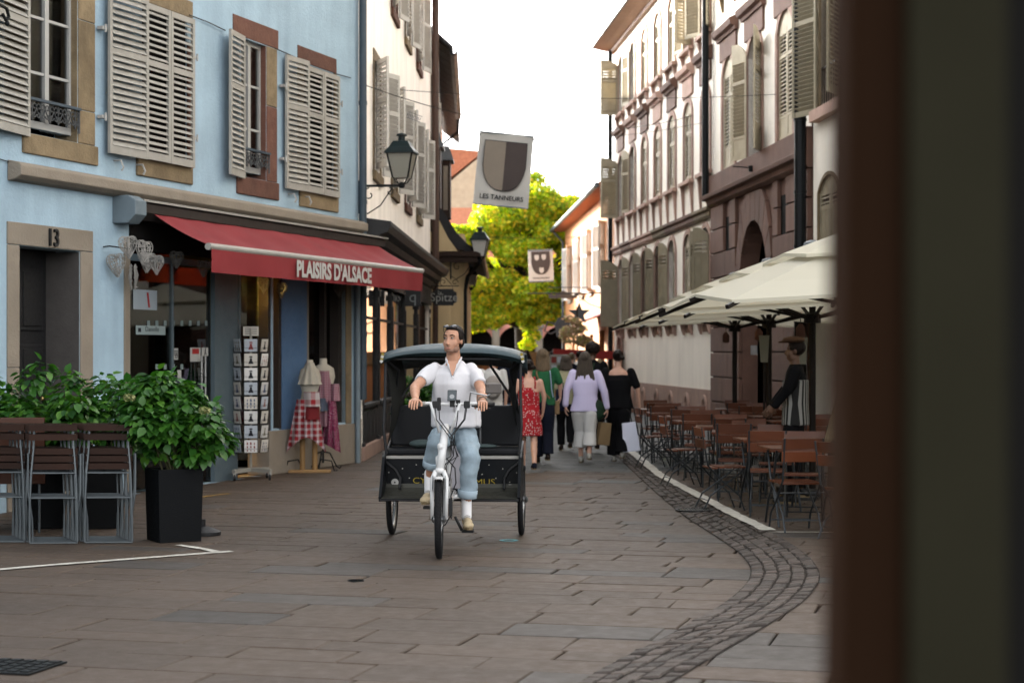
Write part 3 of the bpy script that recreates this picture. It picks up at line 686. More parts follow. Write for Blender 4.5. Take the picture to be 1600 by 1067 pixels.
# shopfront
mb = MB()   # cornice stepping out
mb.yz([(0, 3.18), (-.10, 3.2), (-.14, 3.32), (-.24, 3.36), (-.28, 3.46), (-.40, 3.5), (-.45, 3.6), (-.45, 3.66), (0, 3.72)], -.05, 16.1); mb.build('shop_cornice', m_black, B.o)
for k in range(16): MB().yz([(-.02, 2.78), (-.06, 2.78), (-.06, 3.17), (-.02, 3.17)], .1 + k, 1.08 + k if k < 15 else 15.9).build('fascia_board', m_black, B.o, bevel=.008)
pos = [.05, 2.7, 5.4, 8.4, 11.9, 15.75]
for i, u in enumerate(pos):
    q = MB().ubox(u, u + .26, .0, -.2, 0.0, 2.775).build('pilaster', m_black, B.o, bevel=.01)
    mb = MB(); mb.ubox(u + .05, u + .21, .02, 0, .85, 2.5); mb.ubox(u - .02, u + .28, .03, .0, 0, .28); mb.ubox(u - .02, u + .28, .03, 0, 2.6, 2.7); mb.build('moulding', m_black, q, bevel=.006)
    if i < len(pos) - 1:
        a, b = u + .27, pos[i + 1] - .01
        s_ = MB().ubox(a, b, -.03, -.18, .22, .84).build('stall_riser', m_black, B.o)
        mb = MB(); n = max(1, int((b - a) / .5)); w_ = (b - a) / n
        for k in range(n): mb.ubox(a + k * w_ + .05, a + (k + 1) * w_ - .05, .0, -.03, .30, .74)
        mb.ubox(a, b, .03, -.03, .80, .86); mb.build('moulding', m_black, s_, bevel=.008)
        MB().ubox(a, b, -.04, -.05, .86, 2.775).build('shop_pane', m_mirror, B.o)
        MB().ubox(a, b, -.02, -.06, 2.2, 2.24).build('transom', m_black, B.o)
MB().ubox(0, 16.1, .04, -.2, 0, .22).build('plinth', m_pstone, B.o, bevel=.01)
MB().ubox(.1, 16, -1.0, -1.05, 0, 3.2).build('shop_wall', m_dark, B.o)
mb = MB(); mb.tube([(16.25, -.12, 3.7), (16.25, -.12, BH)], .09, 10); mb.tube([(16.25, -.12, 0), (16.25, -.12, 3.7)], .07, 10); mb.build('drainpipe', m_pipeb, B.o)
u, z = B.uz(645, 466, .3); q = MB().box(-.15, .15, -.02, .02, -.15, .15).build('hanging_plate', m_black, B.o, loc=(u, -.3, z), rz=-B.rz)
text('plate_letter', 'q', .3, M('dim_sign_paint', (.25, .28, .28), .6), q, (0, -.024, .02), (R(90), 0, 0), .002)
# small electric sign on the cable
# ------------------------------------------------------------------ F and E: the houses behind
F_ = Fac((-2.02, 44.9), (-.02, 1))
F_.thing('tall_gabled_house', 'tall old house behind the cream one with overhanging brown eaves and black gutter', 'house')
mb = MB(); wall(mb, 0, 20, 0, 9.3, [(.9, 1.9, 6.9, 8.5), (4.5, 5.5, 6.9, 8.5)], .25); mb.quad((0, 0, 0), (0, 8, 0), (0, 8, 9.3), (0, 0, 9.3)); mb.quad((20, 0, 0), (20, 8, 0), (20, 8, 9.3), (20, 0, 9.3)); mb.build('wall', m_cream, F_.o)
MB().ubox(0.02, 19.98, -.5, -8, 0, 9.3).build('inner_wall', m_dark, F_.o)
mb = MB(); mb.yz([(-.56, 8.95), (-.60, 9.02), (2.2, 11.6), (8.6, 10.0), (8.5, 9.9), (2.2, 11.4)], -.3, 20); mb.build('roof', m_slate, F_.o)
mb = MB()
for k in range(18): mb.yz([(0, 9.35), (-.5, 9.0), (-.5, 9.06), (0, 9.45)], k * 1.1 + .02, k * 1.1 + 1.08)
mb.build('eave_boards', m_wood, F_.o)
mb = MB(); mb.yz([(-.52, 8.95), (-.53, 8.82), (-.62, 8.78), (-.70, 8.84), (-.71, 8.96), (-.68, 8.96), (-.66, 8.86), (-.6, 8.83), (-.56, 8.95)], -.4, 12)
mb.tube([(11.8, -.62, 8.8), (11.8, -.6, 8.4), (11.8, -.1, 8.0), (11.8, -.05, 0)], .05, 8); mb.build('gutter_pipe', m_iron, F_.o)
for b in (1.4, 5.0):
    for sg in (-1, 1): shutter(F_, b + sg * .52, .05, 6.9, .5, 1.6, R(165 * (-1 if sg < 0 else 1)), 'louvre', m_shutw, flip=sg > 0)
    window(F_, b - .5, b + .5, 6.9, 8.5, -.14, m_frame, m_pane, 2, 3)
for sg, uu in ((-1, .9), (1, 3.2)): shutter(F_, uu, .05, 4.6, .5, 1.7, R(165 * (-1 if sg < 0 else 1)), 'louvre', m_shutw, flip=sg > 0)

E_ = thing('ochre_house', 'low ochre house with a curved slate roof behind the hanging shop sign', 'house', (0, 0, 0))
mb = MB(); mb.xy([(-2.0, 45.1), (-1.5, 45.4), (-1.18, 46.0), (-1.28, 58), (-4, 58), (-4, 45.1)], 0, 4.6); mb.build('wall', m_ochre, E_)
prof = [(-.78, 4.02), (-.80, 4.12), (-1.08, 4.32), (-1.36, 4.6), (-1.63, 5.05), (-1.95, 5.45), (-2.15, 6.0), (-2.3, 7.4), (-3, 9), (-4, 9), (-4, 4.3), (-1.3, 4.2)]
mb = MB(); mb.prism(prof, lambda p, q, t: (p, t, q), 45.3, 58.4); mb.build('roof', m_slate, E_)
mb = MB(); mb.box(-2.1, -.76, 45.0, 45.3, 4.0, 4.12); mb.box(-2.1, -.84, 45.05, 45.3, 3.86, 4.0); mb.prism([(-1.95, 4.1), (-1.2, 4.1), (-1.5, 4.35), (-1.75, 4.8), (-1.95, 5.3)], lambda p, q, t: (p, t, q), 45.16, 45.29); mb.build('eave', m_wood, E_)
MB().prism([(-1.95, 4.13), (-1.32, 4.13), (-1.55, 4.45), (-1.78, 4.9), (-1.95, 5.2)], lambda p, q, t: (p, t, q), 45.1, 45.155).build('gable', m_ochre, E_)
mb = MB(); mb.tube([(-.8, 45.4, 4.05), (-.8, 45.4, 3.85), (-1.1, 46, 3.55), (-1.16, 46.0, 3.2), (-1.16, 46.0, 0)], .05, 8); mb.tube([(-.72, 45.2, 4.03), (-.76, 58, 4.03)], .06, 8); mb.build('gutter_pipe', m_iron, E_)
for i, (x, y, z0, z1, w_) in enumerate(((-1.78, 46.0, 5.2, 6.75, .42), (-1.62, 48.6, 5.2, 6.7, .40))):
    d = MB().box(x - .6, x, y, y + .9, z0, z1).build('dormer', m_wood, E_)
    mb = MB(); mb.prism([(x - .7, z1), (x + .08, z1), (x + .08, z1 + .05), (x - .02, z1 + .36), (x - .7, z1 + .42)], lambda p, q, t: (p, t, q), y - .1, y + 1.05); mb.build('dormer_roof', m_zinc, d)
    MB().box(x - .18, x - .06, y - .02, y, z0 + .2, z1 - .15).build('dormer_post', m_stone, d)

# ------------------------------------------------------------------ C: the long row on the right
C = Fac((3.1875, 54.375), (.07633, -.99708))
C.thing('long_white_house', 'long white rendered house with rows of arched windows and louvred shutters', 'house')
cb = [.15, 2.55, 4.8, 7.05, 9.3, 11.6, 13.85]; CE = 10.72; hw = .52
ops = []
for b in cb:
    ops += [(b - hw, b + hw, 8.65, 10.3, .22), (b - hw, b + hw, 5.62, 7.42, .22), (b - hw, b + hw, 2.42, 4.4, .26)]
for b in cb[1:]: ops.append((b - .2, b + .2, .12, .66, .14))
ops.append((-.35, .45, 0, 2.15, .25))
mb = MB(); wall(mb, -1.4, 14.68, .86, 4.56, [o for o in ops if 2 < o[2] < 5 or o[2] == 0], .3); wall(mb, -1.4, 14.68, 4.8, CE, [o for o in ops if o[2] > 5], .3)
mb.quad((-1.4, 0, 0), (-1.4, 9, 0), (-1.4, 9, CE), (-1.4, 0, CE)); mb.build('wall', m_white, C.o)
mb = MB(); wall(mb, -1.4, 14.68, 0, .86, [o for o in ops if o[2] < 1], .33, .03); mb.quad((-1.4, -.03, .86), (14.68, -.03, .86), (14.68, 0, .86), (-1.4, 0, .86)); mb.build('plinth', m_pstone, C.o)
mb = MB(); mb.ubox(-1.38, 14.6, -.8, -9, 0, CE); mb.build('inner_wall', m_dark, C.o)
for i in range(8): # belt course stones
    a, b = -1.42 + i * 2.0125, -1.42 + (i + 1) * 2.0125
    mb = MB(); mb.yz([(.3, 4.56), (-.05, 4.56), (-.09, 4.62), (-.09, 4.70), (-.14, 4.74), (-.14, 4.8), (.3, 4.8)], a + .004, b - .004); mb.build('belt_course', [m_pstone, m_vstone, m_ystone][(0, 1, 0, 0, 2, 1, 1, 2)[i]], C.o)
mb = MB(); mb.yz([(.3, CE - .05), (-.10, CE - .05), (-.12, CE + .02), (-.35, CE + .06), (-.60, CE + .12), (-.64, CE + .30), (-.60, CE + .30), (5, CE + 4.6), (9, CE), (.3, CE)], -1.75, 14.7); mb.build('roof', M('eave_paint', (.45, .26, .17), .7, var=.1, mscale=(1, 1, 6)), C.o)
MB().ubox(-1.75, 14.7, .57, .66, CE + .13, CE + .31).build('gutter', m_zinc, C.o)
mb = MB(); mb.ubox(.4, 2.0, .1, -1.5, CE + .3, CE + 1.9); mb.ubox(.3, 2.1, .2, -1.6, CE + 1.9, CE + 2.05); mb.build('dormer', m_slate, C.o)
def surround(F, b, c, d, rise, h_, m, wd=.13): mb = MB(); arch_ring(mb, b - h_, b + h_, c, d, rise, wd, .035, -.29); return mb.build('window_surround', m, F.o)
def pediment(F, b, z, wd, m):
    mb = MB(); mb.yz([(0, z), (-.08, z), (-.10, z + .06), (-.17, z + .10), (-.20, z + .2), (-.19, z + .22), (0, z + .30)], b - wd, b + wd); mb.ubox(b - wd + .12, b + wd - .12, .045, .002, z - .42, z); return mb.build('window_hood', m, F.o)
def sillb(F, b, z, wd, m, br=.42):
    s_ = MB().ubox(b - wd, b + wd, .13, 0, z - .09, z).build('sill', m, F.o, bevel=.01)
    for sg in (-1, 1):
        x = b + sg * (wd - .16); MB().yz([(0, z - .09), (-.11, z - .09), (-.08, z - .22), (-.04, z - br), (0, z - br)], x - .045, x + .045).build('bracket', m, s_)
    return s_
def pairshut(F, b, c, d, rise, h_, kind, m, la, ra, off=-.03):
    L_ = d - c; aa = rise * .9
    if la == 0 or ra == 0: MB().ubox(b - h_ if la == 0 else b, b + h_ if ra == 0 else b, -.10, -.11, c + .01, d - rise).build('shade_panel', m_dark, F.o)  # added dark sheet stands in for the shadow seen through closed slats
    for ang, sg in ((la, 1), (ra, -1)):
        if ang is None: continue
        shutter(F, b - sg * h_, off if ang == 0 else .04, c + .01, h_ - .004, L_ - .02, R(-ang if sg > 0 else ang), kind, m, flip=sg < 0, arch=aa)
sh_top = {0: (88, 0), 1: (165, 0), 5: (165, 130), 6: (150, 165)}; sh_mid = {0: (88, 0), 1: (165, 0)}; sh_gr = {0: (90, 0)}
for i, b in enumerate(cb):
    surround(C, b, 8.65, 10.3, .22, hw, m_pstone); surround(C, b, 5.62, 7.42, .22, hw, m_pstone); surround(C, b, 2.42, 4.4, .26, hw, m_pstone)
    sillb(C, b, 8.64, .74, m_pstone); sillb(C, b, 5.61, .74, m_pstone, .78); sillb(C, b, 2.41, .70, m_pstone, .34)
    MB().ubox(b - .40, b + .40, .012, .002, 2.12, 2.305).build('apron_panel', m_pstone, C.o)
    pediment(C, b, 7.98, .78, m_pstone if i % 2 else m_vstone)
    for c, d, ri in ((8.65, 10.3, .22), (5.62, 7.42, .22), (2.42, 4.4, .26)): window(C, b - hw, b + hw, c, d, -.2, m_dframe, m_pane, 2, 3, rise=ri)
    pairshut(C, b, 8.65, 10.3, .22, hw, 'louvre', m_shutp, *sh_top.get(i, (0, 0)))
    pairshut(C, b, 5.62, 7.42, .22, hw, 'louvre', m_shutp, *sh_mid.get(i, (0, 0)))
    pairshut(C, b, 2.42, 4.4, .26, hw, 'half', m_shutg, *sh_gr.get(i, (0, 0) if i == 5 else (165, 0 if i < 5 else 30)))
for b in cb[1:]:
    mb = MB(); arch_ring(mb, b - .2, b + .2, .12, .66, .14, .09, .075, .031); mb.build('cellar_surround', m_pstone, C.o)
mb = MB(); arch_ring(mb, -.35, .45, 0, 2.15, .25, .16, .06, .031); mb.build('door_surround', m_pstone, C.o); MB().ubox(-.35, .45, -.2, -.25, 0, 2.15).build('door', m_wood, C.o)
mb = MB(); mb.tube([(-1.33, -.14, 0), (-1.33, -.14, CE)], .07, 8); mb.tube([(14.62, -.16, 4.9), (14.62, -.16, 12)], .075, 10); mb.build('drainpipe', m_iron, C.o)
# C2: house with the red sandstone portal
C2 = Fac(C.w(14.72, 0, 0), C.t)
C2.thing('portal_house', 'white house over a dark red sandstone ground floor with an arched portal', 'house')
W2 = 8.84; CH = 12.6; pb = [1.75, 4.3, 6.95]; h2 = .62
ops2 = [(b - h2, b + h2, 5.42, 7.72, .36) for b in pb] + [(b - .55, b + .55, 9.15, 11, .22) for b in pb]
mb = MB(); wall(mb, 0, W2, 5.42, CH, ops2, .3); mb.build('wall', m_white, C2.o); MB().ubox(0, W2 - .02, -.9, -9, 0, CH).build('inner_wall', m_dark, C2.o)
mb = MB(); mb.yz([(-.5, CH), (-.5, CH + .15), (4.5, CH + 4), (9, CH)], 0, W2); mb.build('roof', m_tile, C2.o)
# sandstone: courses of blocks around openings
ax0, ax1, ac = 2.95, 5.85, 4.4; rad = 1.30; spring = 2.88
slots = [(1.42, 2.05, 3.72, 4.45), (6.55, 7.2, 3.76, 4.46)]
courses = [(0, .62), (.62, 1.14), (1.14, 1.66), (1.66, 2.18), (2.18, 2.70), (2.70, 3.22), (3.22, 3.74), (3.74, 4.24), (4.24, 4.74)]
mb = MB(); mb.ubox(0, ac - rad, .0, -.3, 0, 4.74); mb.ubox(ac + rad, W2, .0, -.3, 0, 4.74)
pts = [(ac - rad, spring)] + [(ac - rad * math.cos(PI * k / 16), spring + rad * math.sin(PI * k / 16)) for k in range(1, 16)] + [(ac + rad, spring)]
for i in range(16): mb.xz([pts[i], pts[i + 1], (pts[i + 1][0], 4.74), (pts[i][0], 4.74)], 0, .3)
mb.build('sandstone_core', m_vstone, C2.o)
for ci, (z0, z1) in enumerate(courses):
    for side in (0, 1):
        lo, hi = (0.0, ac - rad - .42) if side == 0 else (ac + rad + .42, W2)
        if z1 < spring: lo, hi = (0.0, ac - rad - .02) if side == 0 else (ac + rad + .02, W2)
        cuts = [lo, hi] + ([lo + (hi - lo) * (.42 if ci % 2 else .6)] if hi - lo > 1.2 else [])
        for s0 in slots:
            if s0[2] < z1 - .1 and s0[3] > z0 + .1 and lo < s0[0] < hi: cuts = [lo, s0[0], s0[1], hi]
        cuts = sorted(cuts)
        for k in range(len(cuts) - 1):
            a, b = cuts[k], cuts[k + 1]
            if any(abs(a - s0[0]) < .01 and abs(b - s0[1]) < .01 for s0 in slots) : continue
            MB().ubox(a + .003, b - .003, .07, .001, z0 + .022, z1 - .003).build('sandstone_block', m_vstone, C2.o, bevel=.012)
for s0 in slots: MB().ubox(s0[0], s0[1], .004, .001, s0[2] - .0, s0[3]).build('slot_window', m_dark, C2.o)
NV = 11
for k in range(NV):   # voussoirs
    a0, a1 = PI * k / NV + .008, PI * (k + 1) / NV - .008; R1 = rad + .42
    q = [(ac - rad * math.cos(a0), spring + rad * math.sin(a0)), (ac - rad * math.cos(a1), spring + rad * math.sin(a1)),
         (ac - R1 * math.cos(a1), min(4.72, spring + (R1 + .5 * math.sin(a1)) * math.sin(a1))), (ac - R1 * math.cos(a0), min(4.72, spring + (R1 + .5 * math.sin(a0)) * math.sin(a0)))]
    MB().xz(q, -.075, -.001).build('voussoir', m_vstone, C2.o, bevel=.01)
mb = MB(); mb.yz([(.3, 4.74), (-.07, 4.74), (-.14, 4.80), (-.16, 4.88), (-.24, 4.92), (-.26, 5.0), (-.10, 5.04), (-.10, 5.42), (.3, 5.42)], -.05, W2 + .05); mb.build('portal_cornice', m_vstone, C2.o, bevel=.01)
pd = MB().ubox(ac - rad, ac + rad, -.5, -.56, 0, 4.3).build('portal_door', m_wood, C2.o)
for a, b in ((ac - 1.2, ac - .65), (ac - .6, ac - .05), (ac + .05, ac + .6), (ac + .65, ac + 1.2)):
    for c, d in ((.2, 1.0), (1.1, 2.0), (2.1, 2.75)): MB().ubox(a, b, -.47, -.5, c, d).build('door_panel', m_bframe, pd, bevel=.01)
MB().ubox(ac - .1, ac + .5, .09, .08, 1.62, 1.8).build('name_plate', m_zinc, C2.o)
for i, b in enumerate(pb):
    surround(C2, b, 5.42, 7.72, .36, h2, m_pstone, .16); pediment(C2, b, 8.12, .98, m_vstone)
    window(C2, b - h2, b + h2, 5.42, 7.72, -.2, m_dframe, m_pane, 2, 3, rise=.36)
    pairshut(C2, b, 5.42, 7.72, .36, h2, 'tall', m_shutp, *((165, 158) if i == 1 else (0, 0)))
    surround(C2, b, 9.15, 11, .22, .55, m_pstone); sillb(C2, b, 9.14, .8, m_ystone); window(C2, b - .55, b + .55, 9.15, 11, -.2, m_dframe, m_pane, 2, 3, rise=.22)
    pairshut(C2, b, 9.15, 11, .22, .55, 'louvre', m_shutg, 165, 165)
mb = MB(); mb.tube([(1.2 + 3.3, -.1, 5.16), (1.2 + 3.2, -.45, 5.2)], .012, 5); mb.lathe([(.05, -.06), (.06, .05)], 10, (4.5, -.12, 5.15)); mb.build('wall_lamp_arm', m_iron, C2.o)
mb = MB(); mb.tube([(W2 + .02, -.2, 0), (W2 + .02, -.2, CH)], .10, 10)
for z in (3.4, 4.3, 5.5, 7): mb.lathe([(.112, 0), (.112, .05)], 10, (W2 + .02, -.2, z))
mb.build('drainpipe', m_iron, C2.o)
# C3: next white house towards the viewer
C3 = Fac(C.w(14.72 + W2 + .12, 0, 0), C.t)
C3.thing('near_white_house', 'pale house at the right with a tall green louvred shutter, partly hidden by the post', 'house')
ops3 = [(.55, 2.1, 5.6, 8.2), (.45, 1.75, 2.9, 4.5, .24), (4.5, 6, 5.6, 8.2), (4.4, 5.8, 2.9, 4.5, .24), (9, 10.5, 5.6, 8.2), (9, 10.5, 2.9, 4.5, .24)]
mb = MB(); wall(mb, 0, 16, 0, CH - .4, ops3, .3); mb.build('wall', m_white, C3.o); MB().ubox(0, 15.9, -.9, -9, 0, CH - .4).build('inner_wall', m_dark, C3.o)
mb = MB(); mb.yz([(-.5, CH - .4), (-.5, CH - .2), (4.5, CH + 3), (9, CH - .4)], 0, 16); mb.build('roof', m_tile, C3.o)
for a, b in ((.55, 2.1), (4.5, 6), (9, 10.5)):
    mb = MB(); mb.ubox(a - .16, a, .04, -.29, 5.6, 8.2); mb.ubox(b, b + .16, .04, -.29, 5.6, 8.2); mb.build('window_surround', m_ystone, C3.o); MB().ubox(a - .2, b + .2, .16, -.28, 5.42, 5.598).build('sill', m_pstone, C3.o)
    window(C3, a, b, 5.6, 8.2, -.22, m_bframe, m_pane, 2, 3)
    shutter(C3, a - .02, .08, 5.55, .74, 2.5, R(-162), 'louvre', m_shutg); shutter(C3, b + .02, .08, 5.6, .74, 2.5, R(150), 'louvre', m_shutg, flip=True)
    mb = MB(); mb.ubox(a, b, .0, -.02, 6.25, 6.29)
    for k in range(11): mb.tube([(a + (b - a) * k / 10, .01, 5.62), (a + (b - a) * k / 10, .01, 6.27)], .008, 4)
    mb.build('guard_rail', m_iron, C3.o)
for a, b in ((.45, 1.75), (4.4, 5.8), (9, 10.5)):
    surround(C3, (a + b) / 2, 2.9, 4.5, .24, (b - a) / 2, m_ystone, .06); pairshut(C3, (a + b) / 2, 2.9, 4.5, .24, (b - a) / 2, 'half', m_shutg, 0, 0)
    MB().ubox(a, b, -.2, -.25, 2.9, 4.5).build('shade_panel', m_dark, C3.o)  # dark sheet, the shade behind the closed leaves put into its colour

# ------------------------------------------------------------------ D: peach house at the end
a, b = Vector((2.2, 77.0)), Vector((3.12, 56.2))
D = Fac(a, (b - a)); DL = (b - a).length
D.thing('peach_house', 'peach coloured house with white shutters and a small red awning', 'house')
DH = 6.75; dw = [3.4, 9.0, 12.8, 17.2]
ops = [(q - .6, q + .6, 3.75, 5.9) for q in dw] + [(12.0, 13.3, 0, 2.3), (15.6, 17.4, .4, 2.4), (19, 20.2, 0, 2.3), (4, 5.2, 0, 2.3)]
mb = MB(); wall(mb, 0, DL, 0, DH, ops, .25); mb.quad((0, 0, 0), (0, 8, 0), (0, 8, DH), (0, 0, DH)); mb.build('wall', m_peach, D.o); MB().ubox(.02, DL, -.7, -8, 0, DH).build('inner_wall', m_dark, D.o)
mb = MB(); mb.yz([(-.5, DH - .05), (-.5, DH + .08), (4, DH + 2.4), (8, DH)], -.4, DL); mb.build('roof', m_tile, D.o); 
mb = MB(); mb.tube([(-.4, -.55, DH), (DL, -.55, DH)], .08, 8); mb.tube([(.1, -.5, DH - .05), (.1, -.1, DH - .5), (.1, -.1, 0)], .05, 8); mb.build('gutter_pipe', m_zinc, D.o)
mb = MB(); mb.ubox(13, 14.6, -1.2, -2.4, DH + .3, DH + 1.5); mb.build('chimney', m_pink, D.o)
for q in dw:
    window(D, q - .6, q + .6, 3.75, 5.9, -.15, m_bframe, m_pane, 2, 3); MB().ubox(q - .75, q + .75, .10, 0, 3.62, 3.748).build('sill', m_stone, D.o)
    for sg in (-1, 1): shutter(D, q + sg * .6, .05, 3.76, .6, 2.1, R(158 * (-1 if sg < 0 else 1)), 'louvre', m_shutw, flip=sg > 0)
m_raw = M('red_awning_cloth', (.42, .03, .025), .8, var=.08)
aw = MB(); aw.prism([(0, 2.95), (-.9, 2.6), (-.9, 2.28), (-.88, 2.28), (-.88, 2.58), (0, 2.9)], lambda p, q, t: (t, p, q), 14.6, 18.2); aw = aw.build('awning', m_raw, D.o)
MB().prism([(0, 3.08), (-.12, 3.05), (-.12, 2.93), (0, 2.9)], lambda p, q, t: (t, p, q), 14.5, 18.3).build('awning_box', m_dframe, aw)
MB().ubox(12.0, 13.3, -.2, -.25, 0, 2.3).build('door', M('dark_green_door', (.03, .07, .05), .5), D.o); MB().ubox(15.6, 17.4, -.1, -.12, .4, 2.4).build('shop_pane', m_mirror, D.o)
MB().ubox(19, 20.2, -.2, -.25, 0, 2.3).build('door', m_bframe, D.o)

# ------------------------------------------------------------------ far side of the square
Gb = Fac((-9, 97), (1, 0.02)); Gb.thing('arcade_building', 'pink building with dark arcade arches closing the street beyond the tree', 'building')
ops = [(q - 1.05, q + 1.05, 0, 3.1, 1.02) for q in (2.2, 4.6, 7.0, 8.9 + .4, 11.3 + .3, 14.1, 16.6)]
mb = MB(); wall(mb, 0, 20, 0, 6.4, ops, .5); mb.build('wall', m_pink, Gb.o); MB().ubox(0, 20, -2.5, -6, 0, 6.4).build('inner_wall', m_dark, Gb.o)
for q in (5.8, 8.15, 10.4, 12.9): 
    mb = MB(); mb.lathe([(.2, 0), (.2, 2.9), (.3, 3.0), (.3, 3.2)], 12, (q, -.25, 0)); mb.build('column', m_stone, Gb.o)
mb = MB(); mb.yz([(-.4, 6.4), (-.4, 6.6), (3, 9.5), (6, 6.4)], -.3, 20.3); mb.build('roof', m_tile, Gb.o)
mb = MB(); mb.tube([(12.5, -.12, 0), (12.5, -.12, 6.4)], .08, 8); mb.build('drainpipe', m_zinc, Gb.o)
Hb = thing('red_roofed_house', 'distant house with a steep red tiled roof left of the tree', 'house', (-4.6, 112, 0))
mb = MB(); mb.box(-6, 1.1, 0, 8, 0, 9.8); mb.build('wall', m_cream, Hb)
mb = MB(); mb.xz([(-8, 9.6), (-2.4, 9.6), (2.9, 13.8), (-4, 14.4)], -.3, 8); mb.build('roof', m_tile, Hb)
MB().xz([(-2.2, 9.4), (2.8, 9.4), (2.8, 13.6)], -.25, 7.8).build('gable', M('pale_gable', (.38, .31, .22), .9), Hb)
# ------------------------------------------------------------------ trees
def leaves(name, centers, n, size, mat, parent, seed, flat=.6, **kw):
    rg = np.random.RandomState(seed); wts = np.array([c[3] ** 2.2 for c in centers]); wts /= wts.sum(); idx = rg.choice(len(centers), n, p=wts)
    c = np.array([q[:3] for q in centers])[idx]; r_ = np.array([q[3] for q in centers])[idx]
    d = rg.randn(n, 3); d /= np.linalg.norm(d, axis=1)[:, None]; rad_ = r_ * rg.uniform(.35, 1.08, n) ** .6
    pos = c + d * rad_[:, None] * np.array([1, 1, flat])
    nrm = d * .6 + rg.randn(n, 3) * .6 + np.array([0, 0, .5]); nrm /= np.linalg.norm(nrm, axis=1)[:, None]
    a = np.cross(nrm, rg.randn(n, 3)); a /= np.linalg.norm(a, axis=1)[:, None]; b = np.cross(nrm, a); s_ = size * rg.uniform(.6, 1.3, n)[:, None]
    tip = pos + a * s_; base = pos - a * s_ * .6; l = pos + b * s_ * .5 + nrm * s_ * .12; r2 = pos - b * s_ * .5 + nrm * s_ * .12
    V_ = np.stack([base, l, tip, r2], 1).reshape(-1, 3); me = bpy.data.meshes.new(name)
    me.vertices.add(4 * n); me.vertices.foreach_set('co', V_.ravel()); me.loops.add(4 * n); me.loops.foreach_set('vertex_index', np.arange(4 * n)); me.polygons.add(n)
    me.polygons.foreach_set('loop_start', np.arange(n) * 4); me.polygons.foreach_set('loop_total', np.full(n, 4)); me.update(); me.validate(); me.materials.append(mat)
    return link(name, me, parent, **kw)
m_bark = M('bark', (.07, .05, .035), .9, var=.3, vs=6, bump=.6, bs=20)
m_lime = leafmat('yellow_green_leaves', [(.12, .24, .012), (.32, .46, .02), (.56, .62, .03), (.80, .55, .05), (.38, .56, .025), (.14, .28, .015)], .6)
def tree(name, label, base, trunk_h, clumps, nleaf, size, mat, seed, r0=.22, group=None):
    t = thing(name, label, 'tree', base); mb = MB(); rg = random.Random(seed)
    mb.tube([(0, 0, -.05), (.05, 0, trunk_h * .5), (-.05, .05, trunk_h), (0, 0, trunk_h + 1.5)], [r0 * 1.3, r0, r0 * .85, r0 * .5], 10)
    for c in clumps:
        e = Vector(c[:3]); s_ = Vector((0, 0, trunk_h + rg.uniform(-.3, 1.2))); m_ = s_.lerp(e, .5) + Vector((rg.uniform(-.2, .2), rg.uniform(-.2, .2), rg.uniform(0, .4)))
        mb.tube([s_, m_, e], [r0 * .4, r0 * .22, r0 * .08], 6)
    mb.build('trunk', m_bark, t, smooth=True); leaves('crown', clumps, nleaf, size, mat, t, seed); return t
rg = random.Random(21); cl = []
for k in range(90):
    a = rg.uniform(0, 2 * PI); e = rg.uniform(-.85, 1); q = math.sqrt(1 - e * e); rr = rg.uniform(.6, 1)
    cl.append((3.8 * q * math.cos(a) * rr * (1 if e < .4 else .85), 2.8 * q * math.sin(a) * rr, 5.9 + 3.4 * e * rr, rg.uniform(.55, 1.0)))
cl += [(-2.2 + .35 * (k % 5) - 1.0, -1.6, 3.2 + .6 * (k // 5), .62) for k in range(20)] + [(-3.0 + .72 * (k % 9) , -1.4 - .3 * (k % 2), 3.15 + .55 * (k // 9) + .15 * (k % 3), .55) for k in range(27)] + [(-3.9 + .5 * (k % 5), -1.0 - .2 * (k % 2), 4.9 + .62 * (k // 5), .6) for k in range(20)] + [(.35, -1.0, 2.9, .5), (.5, -1.2, 2.4, .42), (.3, -1.3, 2.0, .36), (-1.9, -1.5, 2.9, .6), (-2.7, -1.2, 3.2, .6), (-1.2, -1.5, 3.0, .55), (2.3, -.8, 3.6, .6)]
tree('chestnut_tree', 'tall yellow green autumn tree filling the end of the street', (.35, 80, 0), 3.0, cl, 135000, .115, m_lime, 5, .24)
cl = [(rg.uniform(-2.5, 2.5), rg.uniform(-1, 1), rg.uniform(3.2, 5.6), rg.uniform(.6, 1.)) for k in range(22)]
tree('lime_tree', 'second yellow leaved tree lower down at the left behind the ochre house', (-3.1, 86, 0), 3.0, cl, 14000, .11, m_lime, 6, .25)
# ------------------------------------------------------------------ post at the right of the viewer (out of focus)
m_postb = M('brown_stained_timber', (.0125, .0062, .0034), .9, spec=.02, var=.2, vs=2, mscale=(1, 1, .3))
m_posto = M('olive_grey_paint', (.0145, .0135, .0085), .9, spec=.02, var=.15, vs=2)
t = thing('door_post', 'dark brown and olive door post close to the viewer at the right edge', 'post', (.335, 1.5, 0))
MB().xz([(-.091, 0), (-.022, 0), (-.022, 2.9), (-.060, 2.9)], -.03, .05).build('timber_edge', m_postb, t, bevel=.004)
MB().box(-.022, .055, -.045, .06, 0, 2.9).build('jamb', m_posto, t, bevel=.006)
MB().box(.055, .16, -.02, .08, 0, 2.9).build('reveal', m_dark, t)
